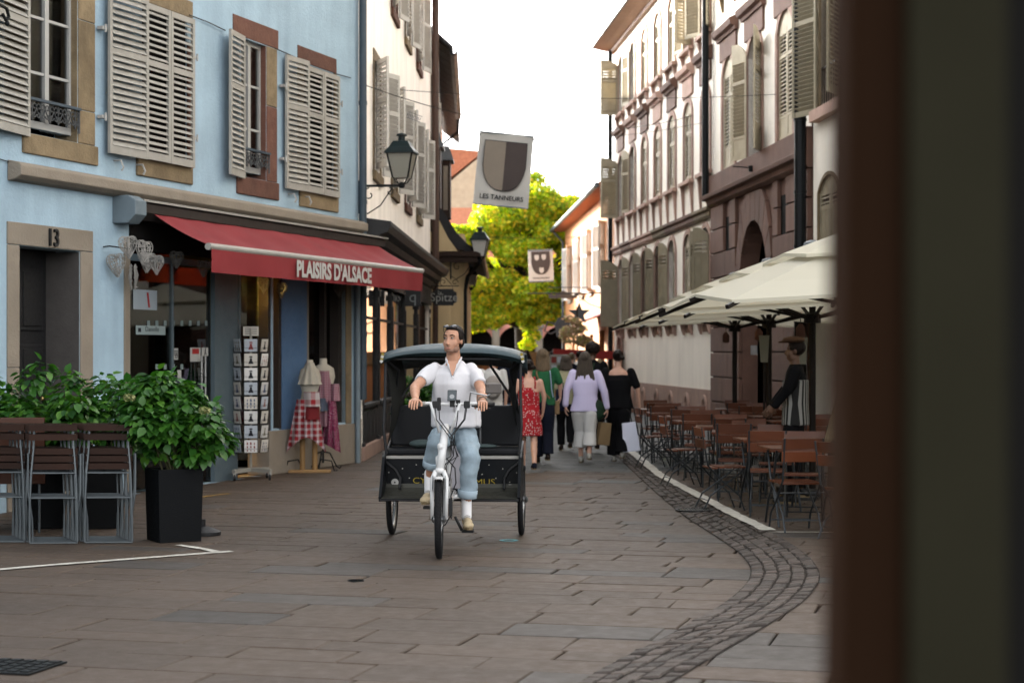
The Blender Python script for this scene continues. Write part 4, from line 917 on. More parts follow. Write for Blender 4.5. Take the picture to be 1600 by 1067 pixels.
# ------------------------------------------------------------------ awning
m_red = M('dark_red_awning_cloth', (.36, .034, .042), .85, var=.10, vs=1.5, bump=.15, bs=12, dirt=.12)
m_alu = M('pale_aluminium', (.52, .50, .46), .4, metal=.0, var=.06, dirt=.15)
AO = .95
ul, zl = A.uz(325, 380, AO); ur, zr = A.uz(659, 428, AO); zf = (zl + zr) / 2
print('awning', ul, zl, ur, zr)
t = thing('awning', 'dark red awning lettered in white over the souvenir shop front', 'awning', A.w(ul, 0, 0), A.rz)
L_ = ur - ul; zt = 3.36
mb = MB(); n = 70; mm = 8
def sag(s, q): return zt + (zf + .02 - zt) * s - .035 * math.sin(PI * s) - .012 * math.sin(q * 55 + 2 * math.sin(q * 9)) * math.sin(PI * s) - .006 * math.sin(q * 9)
for i in range(n):
    for j in range(mm):
        a, b, c, d = i / n, (i + 1) / n, j / mm, (j + 1) / mm; f = lambda q, s: (q * L_, -(.12 + (AO - .12) * s), sag(s, q))
        mb.quad(f(a, c), f(b, c), f(b, d), f(a, d))
mb.build('cloth', m_red, t, smooth=True)
mb = MB(); mb.tube([(0, -AO, zf), (L_, -AO, zf)], .042, 12); mb.build('front_bar', m_alu, t, smooth=False)
mb = MB(); n = 60
for i in range(n):
    a, b = i / n, (i + 1) / n; w_ = lambda q, z: (.03 + q * (L_ - .06), -AO - .03 - (.014 * math.sin(q * 31) + .008 * math.sin(q * 73)) * z, zf - .03 - .27 * z)
    for z in range(3): mb.quad(w_(a, z / 3), w_(b, z / 3), w_(b, (z + 1) / 3), w_(a, (z + 1) / 3))
mb.build('valance', m_red, t, smooth=True)
u1 = A.uz(458, 418, AO)[0] - ul; u2 = A.uz(575, 433, AO)[0] - ul
m_let = M('white_lettering', (.75, .73, .70), .8, var=.05)
tx = text('lettering', "PLAISIRS D'ALSACE", .285, m_let, t, ((u1 + u2) / 2, -AO - .052, zf - .165), (R(90), 0, 0), .001, 1, .011)
wd = max(v.co.x for v in tx.data.vertices) - min(v.co.x for v in tx.data.vertices); tx.scale = ((u2 - u1) / wd, 1, 1)
MB().yz([(-.02, 3.20), (-.02, 3.44), (-.18, 3.44), (-.26, 3.38), (-.26, 3.28), (-.16, 3.20)], -.25, L_ + .25).build('cassette', m_dframe, t)
MB().yz([(-.01, 3.445), (-.29, 3.40), (-.29, 3.425), (-.01, 3.475)], -.3, L_ + .3).build('cover_strip', m_alu, t)
MB().yz([(0, 3.14), (0, 3.46), (-.2, 3.46), (-.30, 3.40), (-.30, 3.24), (-.2, 3.14)], -.52, -.26).build('end_box', M('blue_grey_paint', (.24, .31, .36), .6, var=.1, dirt=.3, ds=6), t, bevel=.01)
for x in (.9, L_ - .9):
    mb = MB(); mb.bar((x, -.2, 3.16), (x + .55, -.5, 3.0), .04, .05); mb.bar((x + .55, -.5, 3.0), (x + .1, -AO + .05, zf - .03), .04, .05); mb.build('folding_arm', m_dframe, t)
MB().ubox(-6.86, -.32, .012, -.02, 2.86, 3.3).build('shaded_fascia', m_dark, A.o)  # dark fascia board, with the shadow under the awning painted into its colour
# ------------------------------------------------------------------ wicker hearts
m_wick = M('whitewashed_wicker', (.50, .48, .45), .9, var=.2, vs=30)
def heart_mesh(seed):
    r = random.Random(seed); mb = MB(); pts = []
    for k in range(26):
        a = 2 * PI * k / 26; x = 16 * math.sin(a) ** 3; y = 13 * math.cos(a) - 5 * math.cos(2 * a) - 2 * math.cos(3 * a) - math.cos(4 * a); pts.append((x / 16 * .095, y / 16 * .13))
    for y_ in (-.02, .02): mb.tube([(p[0], y_, p[1]) for p in pts], .004, 4, closed=True)
    for k in range(58):
        i, j = r.randrange(26), r.randrange(26)
        if abs(i - j) < 4 or abs(i - j) > 22: continue
        a, b = pts[i], pts[j]; s_ = r.choice((-1, 1)); m_ = ((a[0] + b[0]) / 2, s_ * r.uniform(.02, .045), (a[1] + b[1]) / 2)
        mb.tube([(a[0], s_ * .012, a[1]), m_, (b[0], s_ * .012, b[1])], .0035, 3, cap=False)
    me = mb.mesh('wicker_heart'); me.materials.append(m_wick); return me
hm = [heart_mesh(k) for k in range(3)]; hmd = [m_.copy() for m_ in hm]; [m_.materials.clear() or m_.materials.append(M('shaded_wicker', (.22, .21, .19), .9, var=.2, vs=30)) for m_ in hmd]  # second wicker is a darker copy, awning shade put into its colour
hearts = [((182, 412), .12, 18, 1.15, 'white wicker heart hanging lowest at the left against the blue wall'), ((200, 384), .35, 5, 1.1, 'white wicker heart hanging highest beside the awning end'),
          ((225, 391), .5, 30, 1.1, 'white wicker heart hung just right of the highest one'), ((208, 430), .2, 75, 1.25, 'white wicker heart turned edge on over the corner of the shop opening'),
          ((231, 408), .3, 20, 1.0, 'grey wicker heart half hidden behind the others under the awning'), ((244, 412), .4, -35, .95, 'small wicker heart turned to the right under the awning')]
for (px, off, a, s_, lab) in hearts:
    u, z = A.uz(*px, off); o = link('wicker_heart', hm[random.randrange(3)], None, A.w(u, off, z), None, (0, R(random.uniform(-8, 8)), A.rz * .3 + R(a)), (s_, s_, s_), lab, 'heart decoration', 'wicker hearts hung under the awning')
dim = [(276, 404), (318, 418), (412, 445), (440, 452), (530, 452)]
wds = ['first', 'second', 'third', 'fourth', 'fifth', 'sixth', 'seventh', 'eighth', 'ninth', 'tenth', 'eleventh', 'twelfth']
for k, px in enumerate(dim):
    u, z = A.uz(*px, .12); o = link('wicker_heart', hmd[k % 3], None, A.w(u, .12, z), None, (0, 0, R(random.uniform(-60, 70))), (.9,) * 3, f'shaded wicker heart, {wds[k]} from the left in the garland under the awning', 'heart decoration', 'wicker hearts hung under the awning')
mb = MB(); u, z = A.uz(160, 386, .0); a = A.w(u, .01, z); b = A.w(u + .3, .4, z - .04); mb.tube([a, A.w(u + .02, .08, z + .01), b], .008, 6); mb.build('wall_hook', m_iron, label='thin black hook arm on the blue wall holding the lowest heart', cat='hook')
mb = MB(); pts = [A.w(A.uz(x, y, .3)[0], .3, A.uz(x, y, .3)[1]) for x, y in [(205, 365), (260, 375), (330, 388), (420, 400), (540, 418)]]; mb.tube(pts, .004, 4)
# ------------------------------------------------------------------ papers and stickers on the glass (parts of the shop)
m_paper = M('pale_paper', (.50, .58, .64), .7, var=.04); m_wp = M('white_paper', (.62, .62, .60), .7, var=.04); m_rp = M('red_print', (.5, .03, .03), .7, var=0); m_ink = M('dark_ink', (.02, .025, .035), .7, var=0)
def sticker(name, x0, y0, x1, y1, off, mat, z_=.0):
    a = A.uz(x0, y1, off); b = A.uz(x1, y0, off); zc = (A.uz(x0, y0, off)[1] + b[1]) / 2; zb = (a[1] + A.uz(x1, y1, off)[1]) / 2
    MBx = MB().ubox(a[0], b[0], off, off + .003, zb, zc); return MBx.build(name, mat, A.o), a[0], b[0], zb, zc
po = -.045
s_, a, b, c, d = sticker('flag_poster', 208, 453, 245, 484, po, m_paper)
q = MB(); q.prism([(-.02, .09), (.02, .09), (.06, -.09), (.02, -.09)], lambda p, r_, t_: (p, t_, r_), 0, -.002); q.build('red_mark', m_rp, s_, loc=((a + b) / 2 + .05, -po - .004, (c + d) / 2))
s_, a, b, c, d = sticker('name_sign', 212, 509, 258, 523, po, M('pale_blue_card', (.42, .52, .52), .6, var=.03))
text('lettering', 'Danielle', .085, m_ink, s_, ((a + b) / 2 + .03, -po - .0045, (c + d) / 2 + .012), (R(90), 0, 0), .0005, 1.2); MB().ubox(a + .05, a + .12, po + .003, po + .004, c + .03, d - .03).build('emblem', m_ink, s_)
s_, a, b, c, d = sticker('rules_sticker', 258, 544, 278, 562, sf + .002, m_wp)
text('lettering', 'NO', .08, m_ink, s_, (a + .06, -sf - .006, d - .05), (R(90), 0, 0), .0005)
for k in range(3): MB().ubox(a + .11, b - .01, sf + .005, sf + .006, d - .04 - k * .022, d - .03 - k * .022).build('printed_line', m_ink, s_)
for k in range(3):
    mb = MB(); cu, cz_ = a + .045 + k * (b - a - .09) / 2, c + .045; mb.tube([(cu + .026 * math.cos(i * .52), -sf - .006, cz_ + .026 * math.sin(i * .52)) for i in range(12)], .004, 4, closed=True); mb.tube([(cu - .018, -sf - .006, cz_ - .018), (cu + .018, -sf - .006, cz_ + .018)], .003, 4); mb.build('prohibition_ring', m_ink, s_)
s_, a, b, c, d = sticker('notice', 297, 543, 313, 565, sf + .002, m_wp); MB().ubox(a + .05, b - .04, sf + .005, sf + .006, d - .08, d - .015).build('red_print', m_rp, s_)
s_, a, b, c, d = sticker('exit_sticker', 315, 543, 325, 556, sf + .002, m_wp)
mb = MB(); cu, cz_ = (a + b) / 2, (c + d) / 2; mb.tube([(cu - .02, -sf - .006, cz_ - .045), (cu, -sf - .006, cz_ - .0), (cu + .03, -sf - .006, cz_ - .04)], .006, 4); mb.tube([(cu, -sf - .006, cz_), (cu + .005, -sf - .006, cz_ + .03)], .009, 4); mb.ell((cu + .01, -sf - .006, cz_ + .045), (.009, .004, .009), n=6, m=5); mb.build('running_figure', m_ink, s_)
m_frost = M('frosted_square', (.28, .36, .36), .8, var=0)
for y, xs in ((505, (232, 245, 258, 271, 284, 297, 310, 322)), (573, (245, 258, 271, 284))):
    for x in xs:
        off = po if x < 262 else sf + .002; u, z = A.uz(x, y, off); MB().ubox(u - .035, u + .035, off, off + .002, z - .032, z + .032).build('frosted_square', m_frost, A.o)
s_, a, b, c, d = sticker('small_sticker', 277, 578, 283, 592, sf + .002, m_wp)
# warm display lamp seen in the photo
for px, e in (((367, 452), 2.2), ((372, 470), 1.2)):
    u, z = A.uz(*px, -.3); l = bpy.data.lights.new('display_lamp', 'POINT'); l.energy = 16 * e; l.color = (1, .62, .2); l.shadow_soft_size = .03
    o = bpy.data.objects.new('display_lamp', l); COL.objects.link(o); o.parent = A.o; o.location = (u + .05, .34, z)
    MB().ell((u + .05, .30, z), (.018, .018, .018)).build('bulb', M('lit_bulb', (1, .7, .3), emit=14, var=0), A.o)
leafm2 = leafmat('dark_display_leaves', [(.02, .04, .015), (.04, .07, .02), (.10, .09, .02)], .2)
leaves('display_foliage', [tuple([A.uz(x, y, -.5)[0], .5, A.uz(x, y, -.5)[1], .16]) for x, y in ((378, 452), (390, 470), (380, 490), (395, 450), (388, 505), (376, 520), (400, 520))], 420, .04, leafm2, A.o, 3)
u, z = A.uz(500, 495, -.4); MB().xz([(u - .25, z), (u + .25, z - .02), (u + .22, z + .14), (u - .2, z + .18)], .42, .44).build('display_card', M('pale_green_card', (.35, .42, .36), .7), A.o)
MB().ell((A.uz(497, 512, -.35)[0], .4, A.uz(497, 512, -.35)[1]), (.07, .05, .035)).build('ornament', m_rp, A.o)
# ------------------------------------------------------------------ postcard rack
RX, RY = P(392, 0, 24.3)[0], 24.3
rk = thing('postcard_rack', 'tall revolving wire rack of postcards on a white wheeled base', 'postcard rack', (RX, RY, 0), R(12))
m_ckw = M('chipped_white_metal', (.45, .43, .38), .5, var=.1, dirt=.3)
m_card = [M('card_stock_%d' % i, c, .5, var=.05, rnd=.12) for i, c in enumerate(((1.0, .98, .95), (.66, .72, .8), (.85, .8, .72)))]
MB().tube([(0, 0, .12), (0, 0, 1.98)], .016, 8).build('pole', m_ckw, rk)
for k in range(4):
    a = PI / 4 + k * PI / 2; c_, s_ = math.cos(a), math.sin(a)
    ft = MB().bar((0, 0, .13), (c_ * .34, s_ * .34, .12), .05, .05).build('base_arm', m_ckw, rk)
    MB().lathe([(.028, -.014), (.042, -.012), (.042, .012), (.028, .014)], 12, (c_ * .32, s_ * .32, .042), 'x').build('caster', m_black, rk); MB().box(c_ * .32 - .02, c_ * .32 + .02, s_ * .32 - .015, s_ * .32 + .015, .06, .10).build('caster_fork', m_alu, rk)
faces = 6; rad_ = .185; NT = 8
tiers = ['top tier', 'second tier', 'third tier', 'fourth tier', 'fifth tier', 'sixth tier', 'seventh tier', 'bottom tier']
cols = {0: 'far left column', 5: 'left column', 4: 'centre column', 3: 'right column'}
m_pr = [M('print_%d' % i, c, .6, var=.1) for i, c in enumerate(((.35, .05, .05), (.03, .03, .04), (.10, .14, .28), (.45, .22, .18), (.30, .26, .18)))]
rgc = random.Random(5); what = ['in a pink dress', 'in a black dress', 'in a blue skirt', 'in a rose dress', 'in a tan skirt']
for tI in range(NT):
    z0 = 1.83 - tI * .187 - .16
    for f in range(faces):
        a = 2 * PI * f / faces + R(26) ; c_, s_ = math.cos(a), math.sin(a); tl = .12
        def L(x, o, z): return (c_ * (rad_ + o + (z - z0) * tl) - s_ * x, s_ * (rad_ + o + (z - z0) * tl) + c_ * x, z)
        mb = MB()
        for zz, oo in ((z0 - .004, .0), (z0 + .05, .025), (z0 + .16, .0)): mb.tube([L(-.088, oo, zz), L(.088, oo, zz)], .003, 4)
        for x in (-.088, .088): mb.tube([L(x, 0, z0 + .16), L(x, -.002, z0), L(x, .025, z0), L(x, .025, z0 + .05)], .003, 4)
        mb.tube([(0, 0, z0), L(0, 0, z0)], .003, 4); mb.build('wire_pocket', m_iron, rk)
        if f not in (3, 4, 5): continue
        col_ = {3: 'left column', 4: 'centre column', 5: 'right column'}[f]
        k = rgc.randrange(5); cm = m_card[rgc.choice((0, 0, 1, 2))]
        q = MB(); vs = [L(-.084, .006, z0 + .002), L(.084, .006, z0 + .002), L(.084, .006, z0 + .165), L(-.084, .006, z0 + .165), L(-.084, .010, z0 + .002), L(.084, .010, z0 + .002), L(.084, .010, z0 + .165), L(-.084, .010, z0 + .165)]
        mw = Matrix.Translation((RX, RY, 0)) @ Matrix.Rotation(R(12), 4, 'Z')
        q.add(vs, [(0, 3, 2, 1), (4, 5, 6, 7), (0, 1, 5, 4), (1, 2, 6, 5), (2, 3, 7, 6), (3, 0, 4, 7)])
        kind = rgc.random(); lab = f'postcard with a figure {what[k]}, {tiers[tI]}, {col_}' if kind < .6 else f'postcard with rows of small dark drawings, {tiers[tI]}, {col_}'
        cdo = q.build('postcard', cm, None, label=lab, cat='postcard', group='postcards in the rack'); cdo.matrix_world = mw
        q = MB()
        if kind < .6:
            q.add([L(-.035, .0115, z0 + .03), L(.035, .0115, z0 + .03), L(.012, .0115, z0 + .085), L(-.012, .0115, z0 + .085)], [(0, 1, 2, 3)]); q.add([L(-.016, .0115, z0 + .085), L(.016, .0115, z0 + .085), L(.014, .0115, z0 + .105), L(-.014, .0115, z0 + .105)], [(0, 1, 2, 3)])
            q.add([L(-.022, .0118, z0 + .112), L(.022, .0118, z0 + .112), L(.018, .0118, z0 + .13), L(-.018, .0118, z0 + .13)], [(0, 1, 2, 3)])
        else:
            for i in range(3):
                for j in range(3): x, z = -.045 + i * .045, z0 + .03 + j * .045; h_ = rgc.uniform(.010, .018); q.add([L(x - h_ * .7, .0115, z - h_), L(x + h_ * .7, .0115, z - h_), L(x + h_ * .4, .0115, z + h_), L(x - h_ * .5, .0115, z + h_)], [(0, 1, 2, 3)])
        q.build('print', m_pr[k], cdo, fix=False)
sg_ = MB().box(-.10, .10, -.004, .004, 1.88, 2.0).build('header_card', m_card[2], rk); 
for k in range(4): MB().box(-.08, .08, -.006, -.0045, 1.90 + k * .024, 1.908 + k * .024).build('printed_line', m_ink, sg_)
# ------------------------------------------------------------------ dress forms with aprons
m_plaid = pattern('red_plaid_cloth', 'plaid', (.36, .012, .022), (.62, .56, .58), 75); m_ging = pattern('burgundy_gingham', 'check', (.28, .03, .08), (.50, .36, .40), 260); m_dot = pattern('magenta_dotted_cloth', 'dots', (.27, .02, .09), (.7, .6, .62), 55)
m_linen = M('unbleached_linen', (.62, .57, .47), .9, var=.1, vs=8); m_pine = M('pale_pine', (.42, .24, .09), .6, var=.2, vs=4, mscale=(1, 1, .2)); m_dred = M('dark_red_cloth', (.20, .01, .015), .9)
def drape(u0, u1, z0, z1, y0, amp, nf, n=24, m=10, hem=None, taper=1.):
    mb = MB()
    def f(a, b):
        x = (u0 + (u1 - u0) * a); xc = (u0 + u1) / 2; x = xc + (x - xc) * (taper + (1 - taper) * b); zb = z0 + (hem(a) if hem else 0)
        return (x, y0 + amp * math.sin(a * nf * 2 * PI) * b - .05 * b - .10 * (1 - (2 * a - 1) ** 2), z1 + (zb - z1) * b)
    for i in range(n):
        for j in range(m): mb.quad(f(i / n, j / m), f((i + 1) / n, j / m), f((i + 1) / n, (j + 1) / m), f(i / n, (j + 1) / m))
    return mb
gx = G(484, 738); t = thing('dress_form', 'small dress form on a pale wooden post draped in red plaid and striped cloth', 'dress form', (gx[0], gx[1], 0), R(8), 'dress forms outside the souvenir shop')
for x in (-.10, .07): MB().tube([(x, 0, .04), (x, 0, .78)], .038, 10).build('post', m_pine, t)
MB().xy([(-.30, -.10), (.28, -.12), (.30, .08), (-.26, .10)], .0, .04).build('base_board', m_pine, t, bevel=.008)
mb = MB()
for sx in (-1, 1): mb.tube([(sx * .10, .05, .05), (sx * .16, .02, .18), (sx * .30, -.02, .16), (sx * .34, -.02, .02), (sx * .38, -.02, .03)], .010, 6)
mb.build('iron_foot', m_iron, t)
mb = MB(); R_ = lambda z, a, b, x=0: ((x, 0, z), (a, 0, 0), (0, b, 0)); mb.rings([R_(.72, .13, .09), R_(.9, .15, .11), R_(1.12, .11, .08), R_(1.3, .16, .11), R_(1.42, .13, .09), R_(1.48, .05, .05), R_(1.56, .045, .045)]); mb.build('torso', m_linen, t, smooth=True)
drape(-.17, .17, 1.22, 1.52, -.02, .02, 3, taper=.35).build('linen_cape', m_linen, t, smooth=True)
c = drape(-.33, .22, .42, 1.02, -.10, .05, 3.5, hem=lambda a: -.22 * abs(2 * a - 1) ** 1.5 + .08, taper=.45).build('plaid_apron', m_plaid, t, smooth=True)
drape(-.10, .14, .92, 1.12, -.135, .01, 2, taper=.9).build('striped_band', pattern('red_white_stripe', 'plaid', (.6, .55, .55), (.35, .01, .02), 40), t, smooth=True); drape(-.13, .13, .74, .98, -.125, .01, 2, taper=1).build('dark_red_bib', m_dred, t, smooth=True)
g2 = P(500, 0, 26.25); t = thing('dress_form', 'taller dress form in a burgundy gingham apron with dotted magenta cloth on an iron stand', 'dress form', (g2[0] + .04, 26.3, 0), R(8), 'dress forms outside the souvenir shop')
mb = MB(); mb.rings([R_(.8, .14, .09), R_(.95, .16, .11), R_(1.14, .12, .09), R_(1.32, .17, .11), R_(1.44, .15, .09), R_(1.50, .055, .05), R_(1.58, .05, .05)]); mb.build('torso', m_linen, t, smooth=True)
mb = MB(); mb.tube([(0, 0, .1), (0, 0, .9)], .014, 6)
for a in (.3, 2.4, 4.4): mb.tube([(0, 0, .26), (.10 * math.cos(a), .10 * math.sin(a), .24), (.2 * math.cos(a), .2 * math.sin(a), .05), (.25 * math.cos(a), .25 * math.sin(a), .02), (.27 * math.cos(a), .27 * math.sin(a), .05)], .011, 6)
mb.build('iron_stand', m_iron, t)
drape(-.17, .17, .62, 1.40, -.06, .03, 3, taper=.55).build('gingham_apron', m_ging, t, smooth=True); drape(-.02, .24, .40, .98, -.12, .05, 2.5, hem=lambda a: -.15 * a, taper=.5).build('dotted_cloth', m_dot, t, smooth=True)
drape(.08, .24, .98, 1.22, -.06, .02, 2, taper=.8).build('gingham_sleeve', m_ging, t, smooth=True); drape(-.12, .06, .84, 1.02, -.14, .01, 2, taper=.9).build('grey_pocket', m_goods[4], t, smooth=True)
# ------------------------------------------------------------------ planters with leafy shrubs
m_plt = M('anthracite_planter', (.0035, .0045, .006), .6, var=.15, vs=5, bump=.3, bs=50, mscale=(1, 1, 4), dirt=.1)
m_herb = leafmat('broad_green_leaves', [(.012, .05, .008), (.025, .10, .012), (.045, .15, .018), (.09, .22, .025)], .3, .38)
m_herb2 = leafmat('pale_flower_heads', [(.10, .14, .03), (.26, .28, .10), (.38, .36, .18)], .2)
def leaf_shape(mb, p, d, n_, ln, wd):
    d = Vector(d).normalized(); n_ = Vector(n_).normalized(); s_ = d.cross(n_).normalized(); n_ = s_.cross(d)
    q = lambda a, b, c: Vector(p) + d * (a * ln) + s_ * (b * wd) + n_ * (c * ln)
    mb.add([q(0, 0, 0), q(.3, .42, .05), q(.3, 0, -.02), q(.3, -.42, .05), q(.65, .36, .03), q(.65, 0, -.05), q(.65, -.36, .03), q(1, 0, -.14)],
           [(0, 2, 1), (0, 3, 2), (1, 2, 5, 4), (2, 3, 6, 5), (4, 5, 7), (5, 6, 7)])
lm = MB(); leaf_shape(lm, (0, 0, 0), (1, 0, 0), (0, 0, 1), 1, .8); LEAFM = lm.mesh('leaf'); LEAFM.materials.append(leafmat('broad_leaf_single', [(.018, .07, .01), (.05, .155, .018)], .3, .35)); LEAFM.polygons.foreach_set('use_smooth', [True] * 6)
# per-object colour for single leaves
_t = LEAFM.materials[0].node_tree; _oi = _t.nodes.new('ShaderNodeObjectInfo'); _cr = [n_ for n_ in _t.nodes if n_.type == 'VALTORGB'][0]; _t.links.new(_oi.outputs['Random'], _cr.inputs[0])
def herb(par, lo, hi, clumps, n, ln, seed, single=0, stems=14):
    r = random.Random(seed); mb = MB(); cand = []
    for k in range(n):
        c = r.choices(clumps, [q[3] ** 2 for q in clumps])[0]; a = r.uniform(0, 2 * PI); e = r.uniform(-.75, 1); q = math.sqrt(max(0, 1 - e * e)); rr = c[3] * r.uniform(.55, 1.05)
        p = Vector((c[0] + rr * q * math.cos(a), c[1] + rr * q * math.sin(a), c[2] + rr * e * .9)); d = Vector((q * math.cos(a) + r.uniform(-.5, .5), q * math.sin(a) + r.uniform(-.5, .5), e * .5 - r.uniform(.1, .9)))
        nn = Vector((q * math.cos(a), q * math.sin(a), e + .9)) + Vector((r.uniform(-.4, .4), r.uniform(-.4, .4), 0)); l = ln * r.uniform(.55, 1.2); cand.append((p, d, nn, l, rr / c[3]))
    cand.sort(key=lambda c: c[0][1] - c[0][2] * .3 - (.2 if c[4] > .9 else 0))
    for i, (p, d, nn, l, f) in enumerate(cand):
        if i < single:
            d = d.normalized(); s_ = d.cross(nn.normalized()).normalized(); n2 = s_.cross(d); m3 = Matrix((d, -s_, n2)).transposed()
            o = link('leaf', LEAFM, par, p); o.rotation_euler = m3.to_euler(); o.scale = (l, l, l)
        else: leaf_shape(mb, p, d, nn, l, l * .8)
    mb.build('foliage', m_herb, par, fix=False, smooth=True, kind='stuff')
    mb = MB()
    for k in range(stems):
        c = clumps[k % len(clumps)]; x, y = r.uniform(lo[0], hi[0]), r.uniform(lo[1], hi[1]); mb.tube([(x, y, lo[2]), ((x + c[0]) / 2 + r.uniform(-.03, .03), (y + c[1]) / 2, (lo[2] + c[2]) / 2), (c[0], c[1], c[2])], [.008, .006, .004], 4)
    mb.build('stems', M('green_brown_stem', (.07, .07, .025), .8), par)
def planter_box(mb_par, w_, h_):
    mb = MB(); b = w_ * .46; t_ = w_ * .5
    mb.rings([((0, 0, 0), (b * 1.414, 0, 0), (0, b * 1.414, 0)), ((0, 0, h_), (t_ * 1.414, 0, 0), (0, t_ * 1.414, 0)), ((0, 0, h_), ((t_ - .02) * 1.414, 0, 0), (0, (t_ - .02) * 1.414, 0)), ((0, 0, h_ - .06), ((t_ - .03) * 1.414, 0, 0), (0, (t_ - .03) * 1.414, 0))], 4)
    c_, s_ = math.cos(PI / 4), math.sin(PI / 4); mb.v = [(x * c_ - y * s_, x * s_ + y * c_, z) for x, y, z in mb.v]
    return mb.build('box', m_plt, mb_par, bevel=.006)
c0 = G(248, 849); th = R(28); ctr = c0 + Vector((math.cos(th) * .2 - math.sin(th) * .2, math.sin(th) * .2 + math.cos(th) * .2, 0))
t = thing('planter', 'tall dark square planter with a big leafy green shrub beside the postcard rack', 'planter', ctr, th, 'planters with green shrubs'); planter_box(t, .41, .64)
cr_, sr_ = math.cos(-th), math.sin(-th)
def loc_(px, d): q = P(*px, d) - ctr; return (q[0] * cr_ - q[1] * sr_, q[0] * sr_ + q[1] * cr_, q[2])
cls = [(*loc_(p, d), r_) for p, d, r_ in (((235, 620), 16.4, .20), ((270, 610), 16.5, .17), ((290, 640), 16.3, .17), ((230, 660), 16.2, .20), ((265, 670), 16.2, .20), ((320, 665), 16.2, .17), ((340, 690), 16.3, .14), ((310, 700), 16.3, .15), ((215, 640), 16.4, .18), ((300, 612), 16.5, .10), ((250, 600), 16.4, .14), ((200, 615), 16.6, .16), ((325, 640), 16.4, .10), ((240, 700), 16.4, .14), ((285, 712), 16.3, .10))]
herb(t, (-.15, -.15, .55), (.15, .15, .6), cls, 2300, .100, 11, single=230, stems=30)
for px in ((202, 621), (320, 641)):
    q = loc_(px, 16.05); leaves('flower_head', [(*q, .055)], 160, .014, m_herb2, t, 4)
mids = [((60, 690), 'dark planter with a leafy shrub behind the left stack of folded chairs'), ((150, 690), 'dark planter with a leafy shrub behind the middle stack of folded chairs'), ((-40, 690), 'dark planter with shrub at the very left edge')]
for i, (px, lab) in enumerate(mids):
    c = P(px[0], px[1], 17.6); t = thing('planter', lab, 'planter', (c[0], 17.6, 0), R(28), 'planters with green shrubs'); planter_box(t, .41, .64); r = random.Random(30 + i)
    cl = [(r.uniform(-.36, .36), r.uniform(-.25, .25), r.uniform(.82, 1.22), r.uniform(.14, .22)) for k in range(15)] + ([(-.05, .0, 1.42, .14), (.05, 0, 1.5, .1), (.28, 0, 1.40, .12)] if i == 0 else [(.1, 0, 1.38, .10)])
    herb(t, (-.15, -.15, .55), (.15, .15, .6), cl, 1500, .105, 40 + i, single=0, stems=20)
MB().lathe([(.17, 0), (.17, .03), (.10, .06), (.03, .08), (.03, .14)], 20).build('umbrella_foot', m_black, loc=(*(G(316, 836)[:2]), .005), label='round black cast foot standing behind the near planter', cat='umbrella foot')
# ------------------------------------------------------------------ folded chairs stacked upright
m_slat = M('brown_varnished_slat', (.040, .018, .012), .42, var=.25, vs=4, mscale=(.3, 1, 1), rnd=.2, spec=.5); m_slatr = M('red_brown_slat', (.10, .03, .012), .38, var=.25, vs=4, mscale=(.3, 1, 1), rnd=.2)
m_galv = M('galvanised_steel', (.22, .25, .27), .4, metal=.65, var=.15)
def folded_chair():
    t = thing('folded_chair', '', 'chair')
    mb = MB()
    for sx in (-1, 1):
        mb.tube([(sx * .165, .0, 1.02), (sx * .17, .0, .85), (sx * .19, -.01, .62), (sx * .20, -.01, .4), (sx * .205, 0, .02)], .0085, 6)
    for z, w_ in ((.615, .19), (.40, .2), (.012, .205)): mb.tube([(-w_, 0, z), (w_, 0, z)], .0075, 6)
    mb.build('back_frame', m_galv, t)
    mb = MB()
    for sx in (-1, 1): mb.tube([(sx * .225, .035, .78), (sx * .225, .03, .45), (sx * .19, .03, .22), (sx * .185, .035, .02)], .0075, 6)
    mb.tube([(-.185, .035, .012), (.185, .035, .012)], .009, 6); mb.build('seat_frame', m_galv, t)
    sm = MB().box(-.205, .205, -.010, .010, -.026, .026).mesh('slat'); sm.materials.append(m_slat)
    for z, dy in ((1.005, -.016), (.925, -.016), (.80, .02), (.735, .02), (.67, .02)): o = link('slat', sm, t, (0, dy, z)); o.scale = (1 if z > .9 else .98, 1, 1)
    return t
fc = folded_chair(); first = True
sn = ['left', 'middle', 'right']; fronts = [(2, 848), (84, 850), (170, 849)]; ordn = ['front', 'second', 'third', 'fourth', 'fifth', 'sixth', 'rearmost']
for s_, px in enumerate(fronts):
    g = G(*px)
    for k in range(7):
        loc = (g[0] - .035 * k + (.01 if k % 2 else 0), g[1] + .07 * k, 0); rz = R(random.uniform(-1.5, 1.5) + 2); lab = f'folded slatted chair with steel frame, {ordn[k]} chair of the {sn[s_]} upright stack'
        if first: fc.location = loc; fc.rotation_euler = (0, 0, rz); fc['label'] = lab; fc['group'] = 'folded chairs stacked by the planter'; first = False
        else: dup(fc, loc, rz, lab, 'folded chairs stacked by the planter')
# table tops lying behind the chairs at the left edge
q = P(20, 655, 17.1); t = thing('folded_table', 'folded brown table leaning behind the left chair stack', 'table', (q[0], 17.05, 0), R(3)); MB().box(-.35, .3, 0, .04, .45, 1.06).build('table_top', m_slatr, t, bevel=.006); mb = MB(); [mb.tube([(x, .02, 0), (x, .02, .5)], .012, 6) for x in (-.3, .25)]; mb.build('legs', m_galv, t)
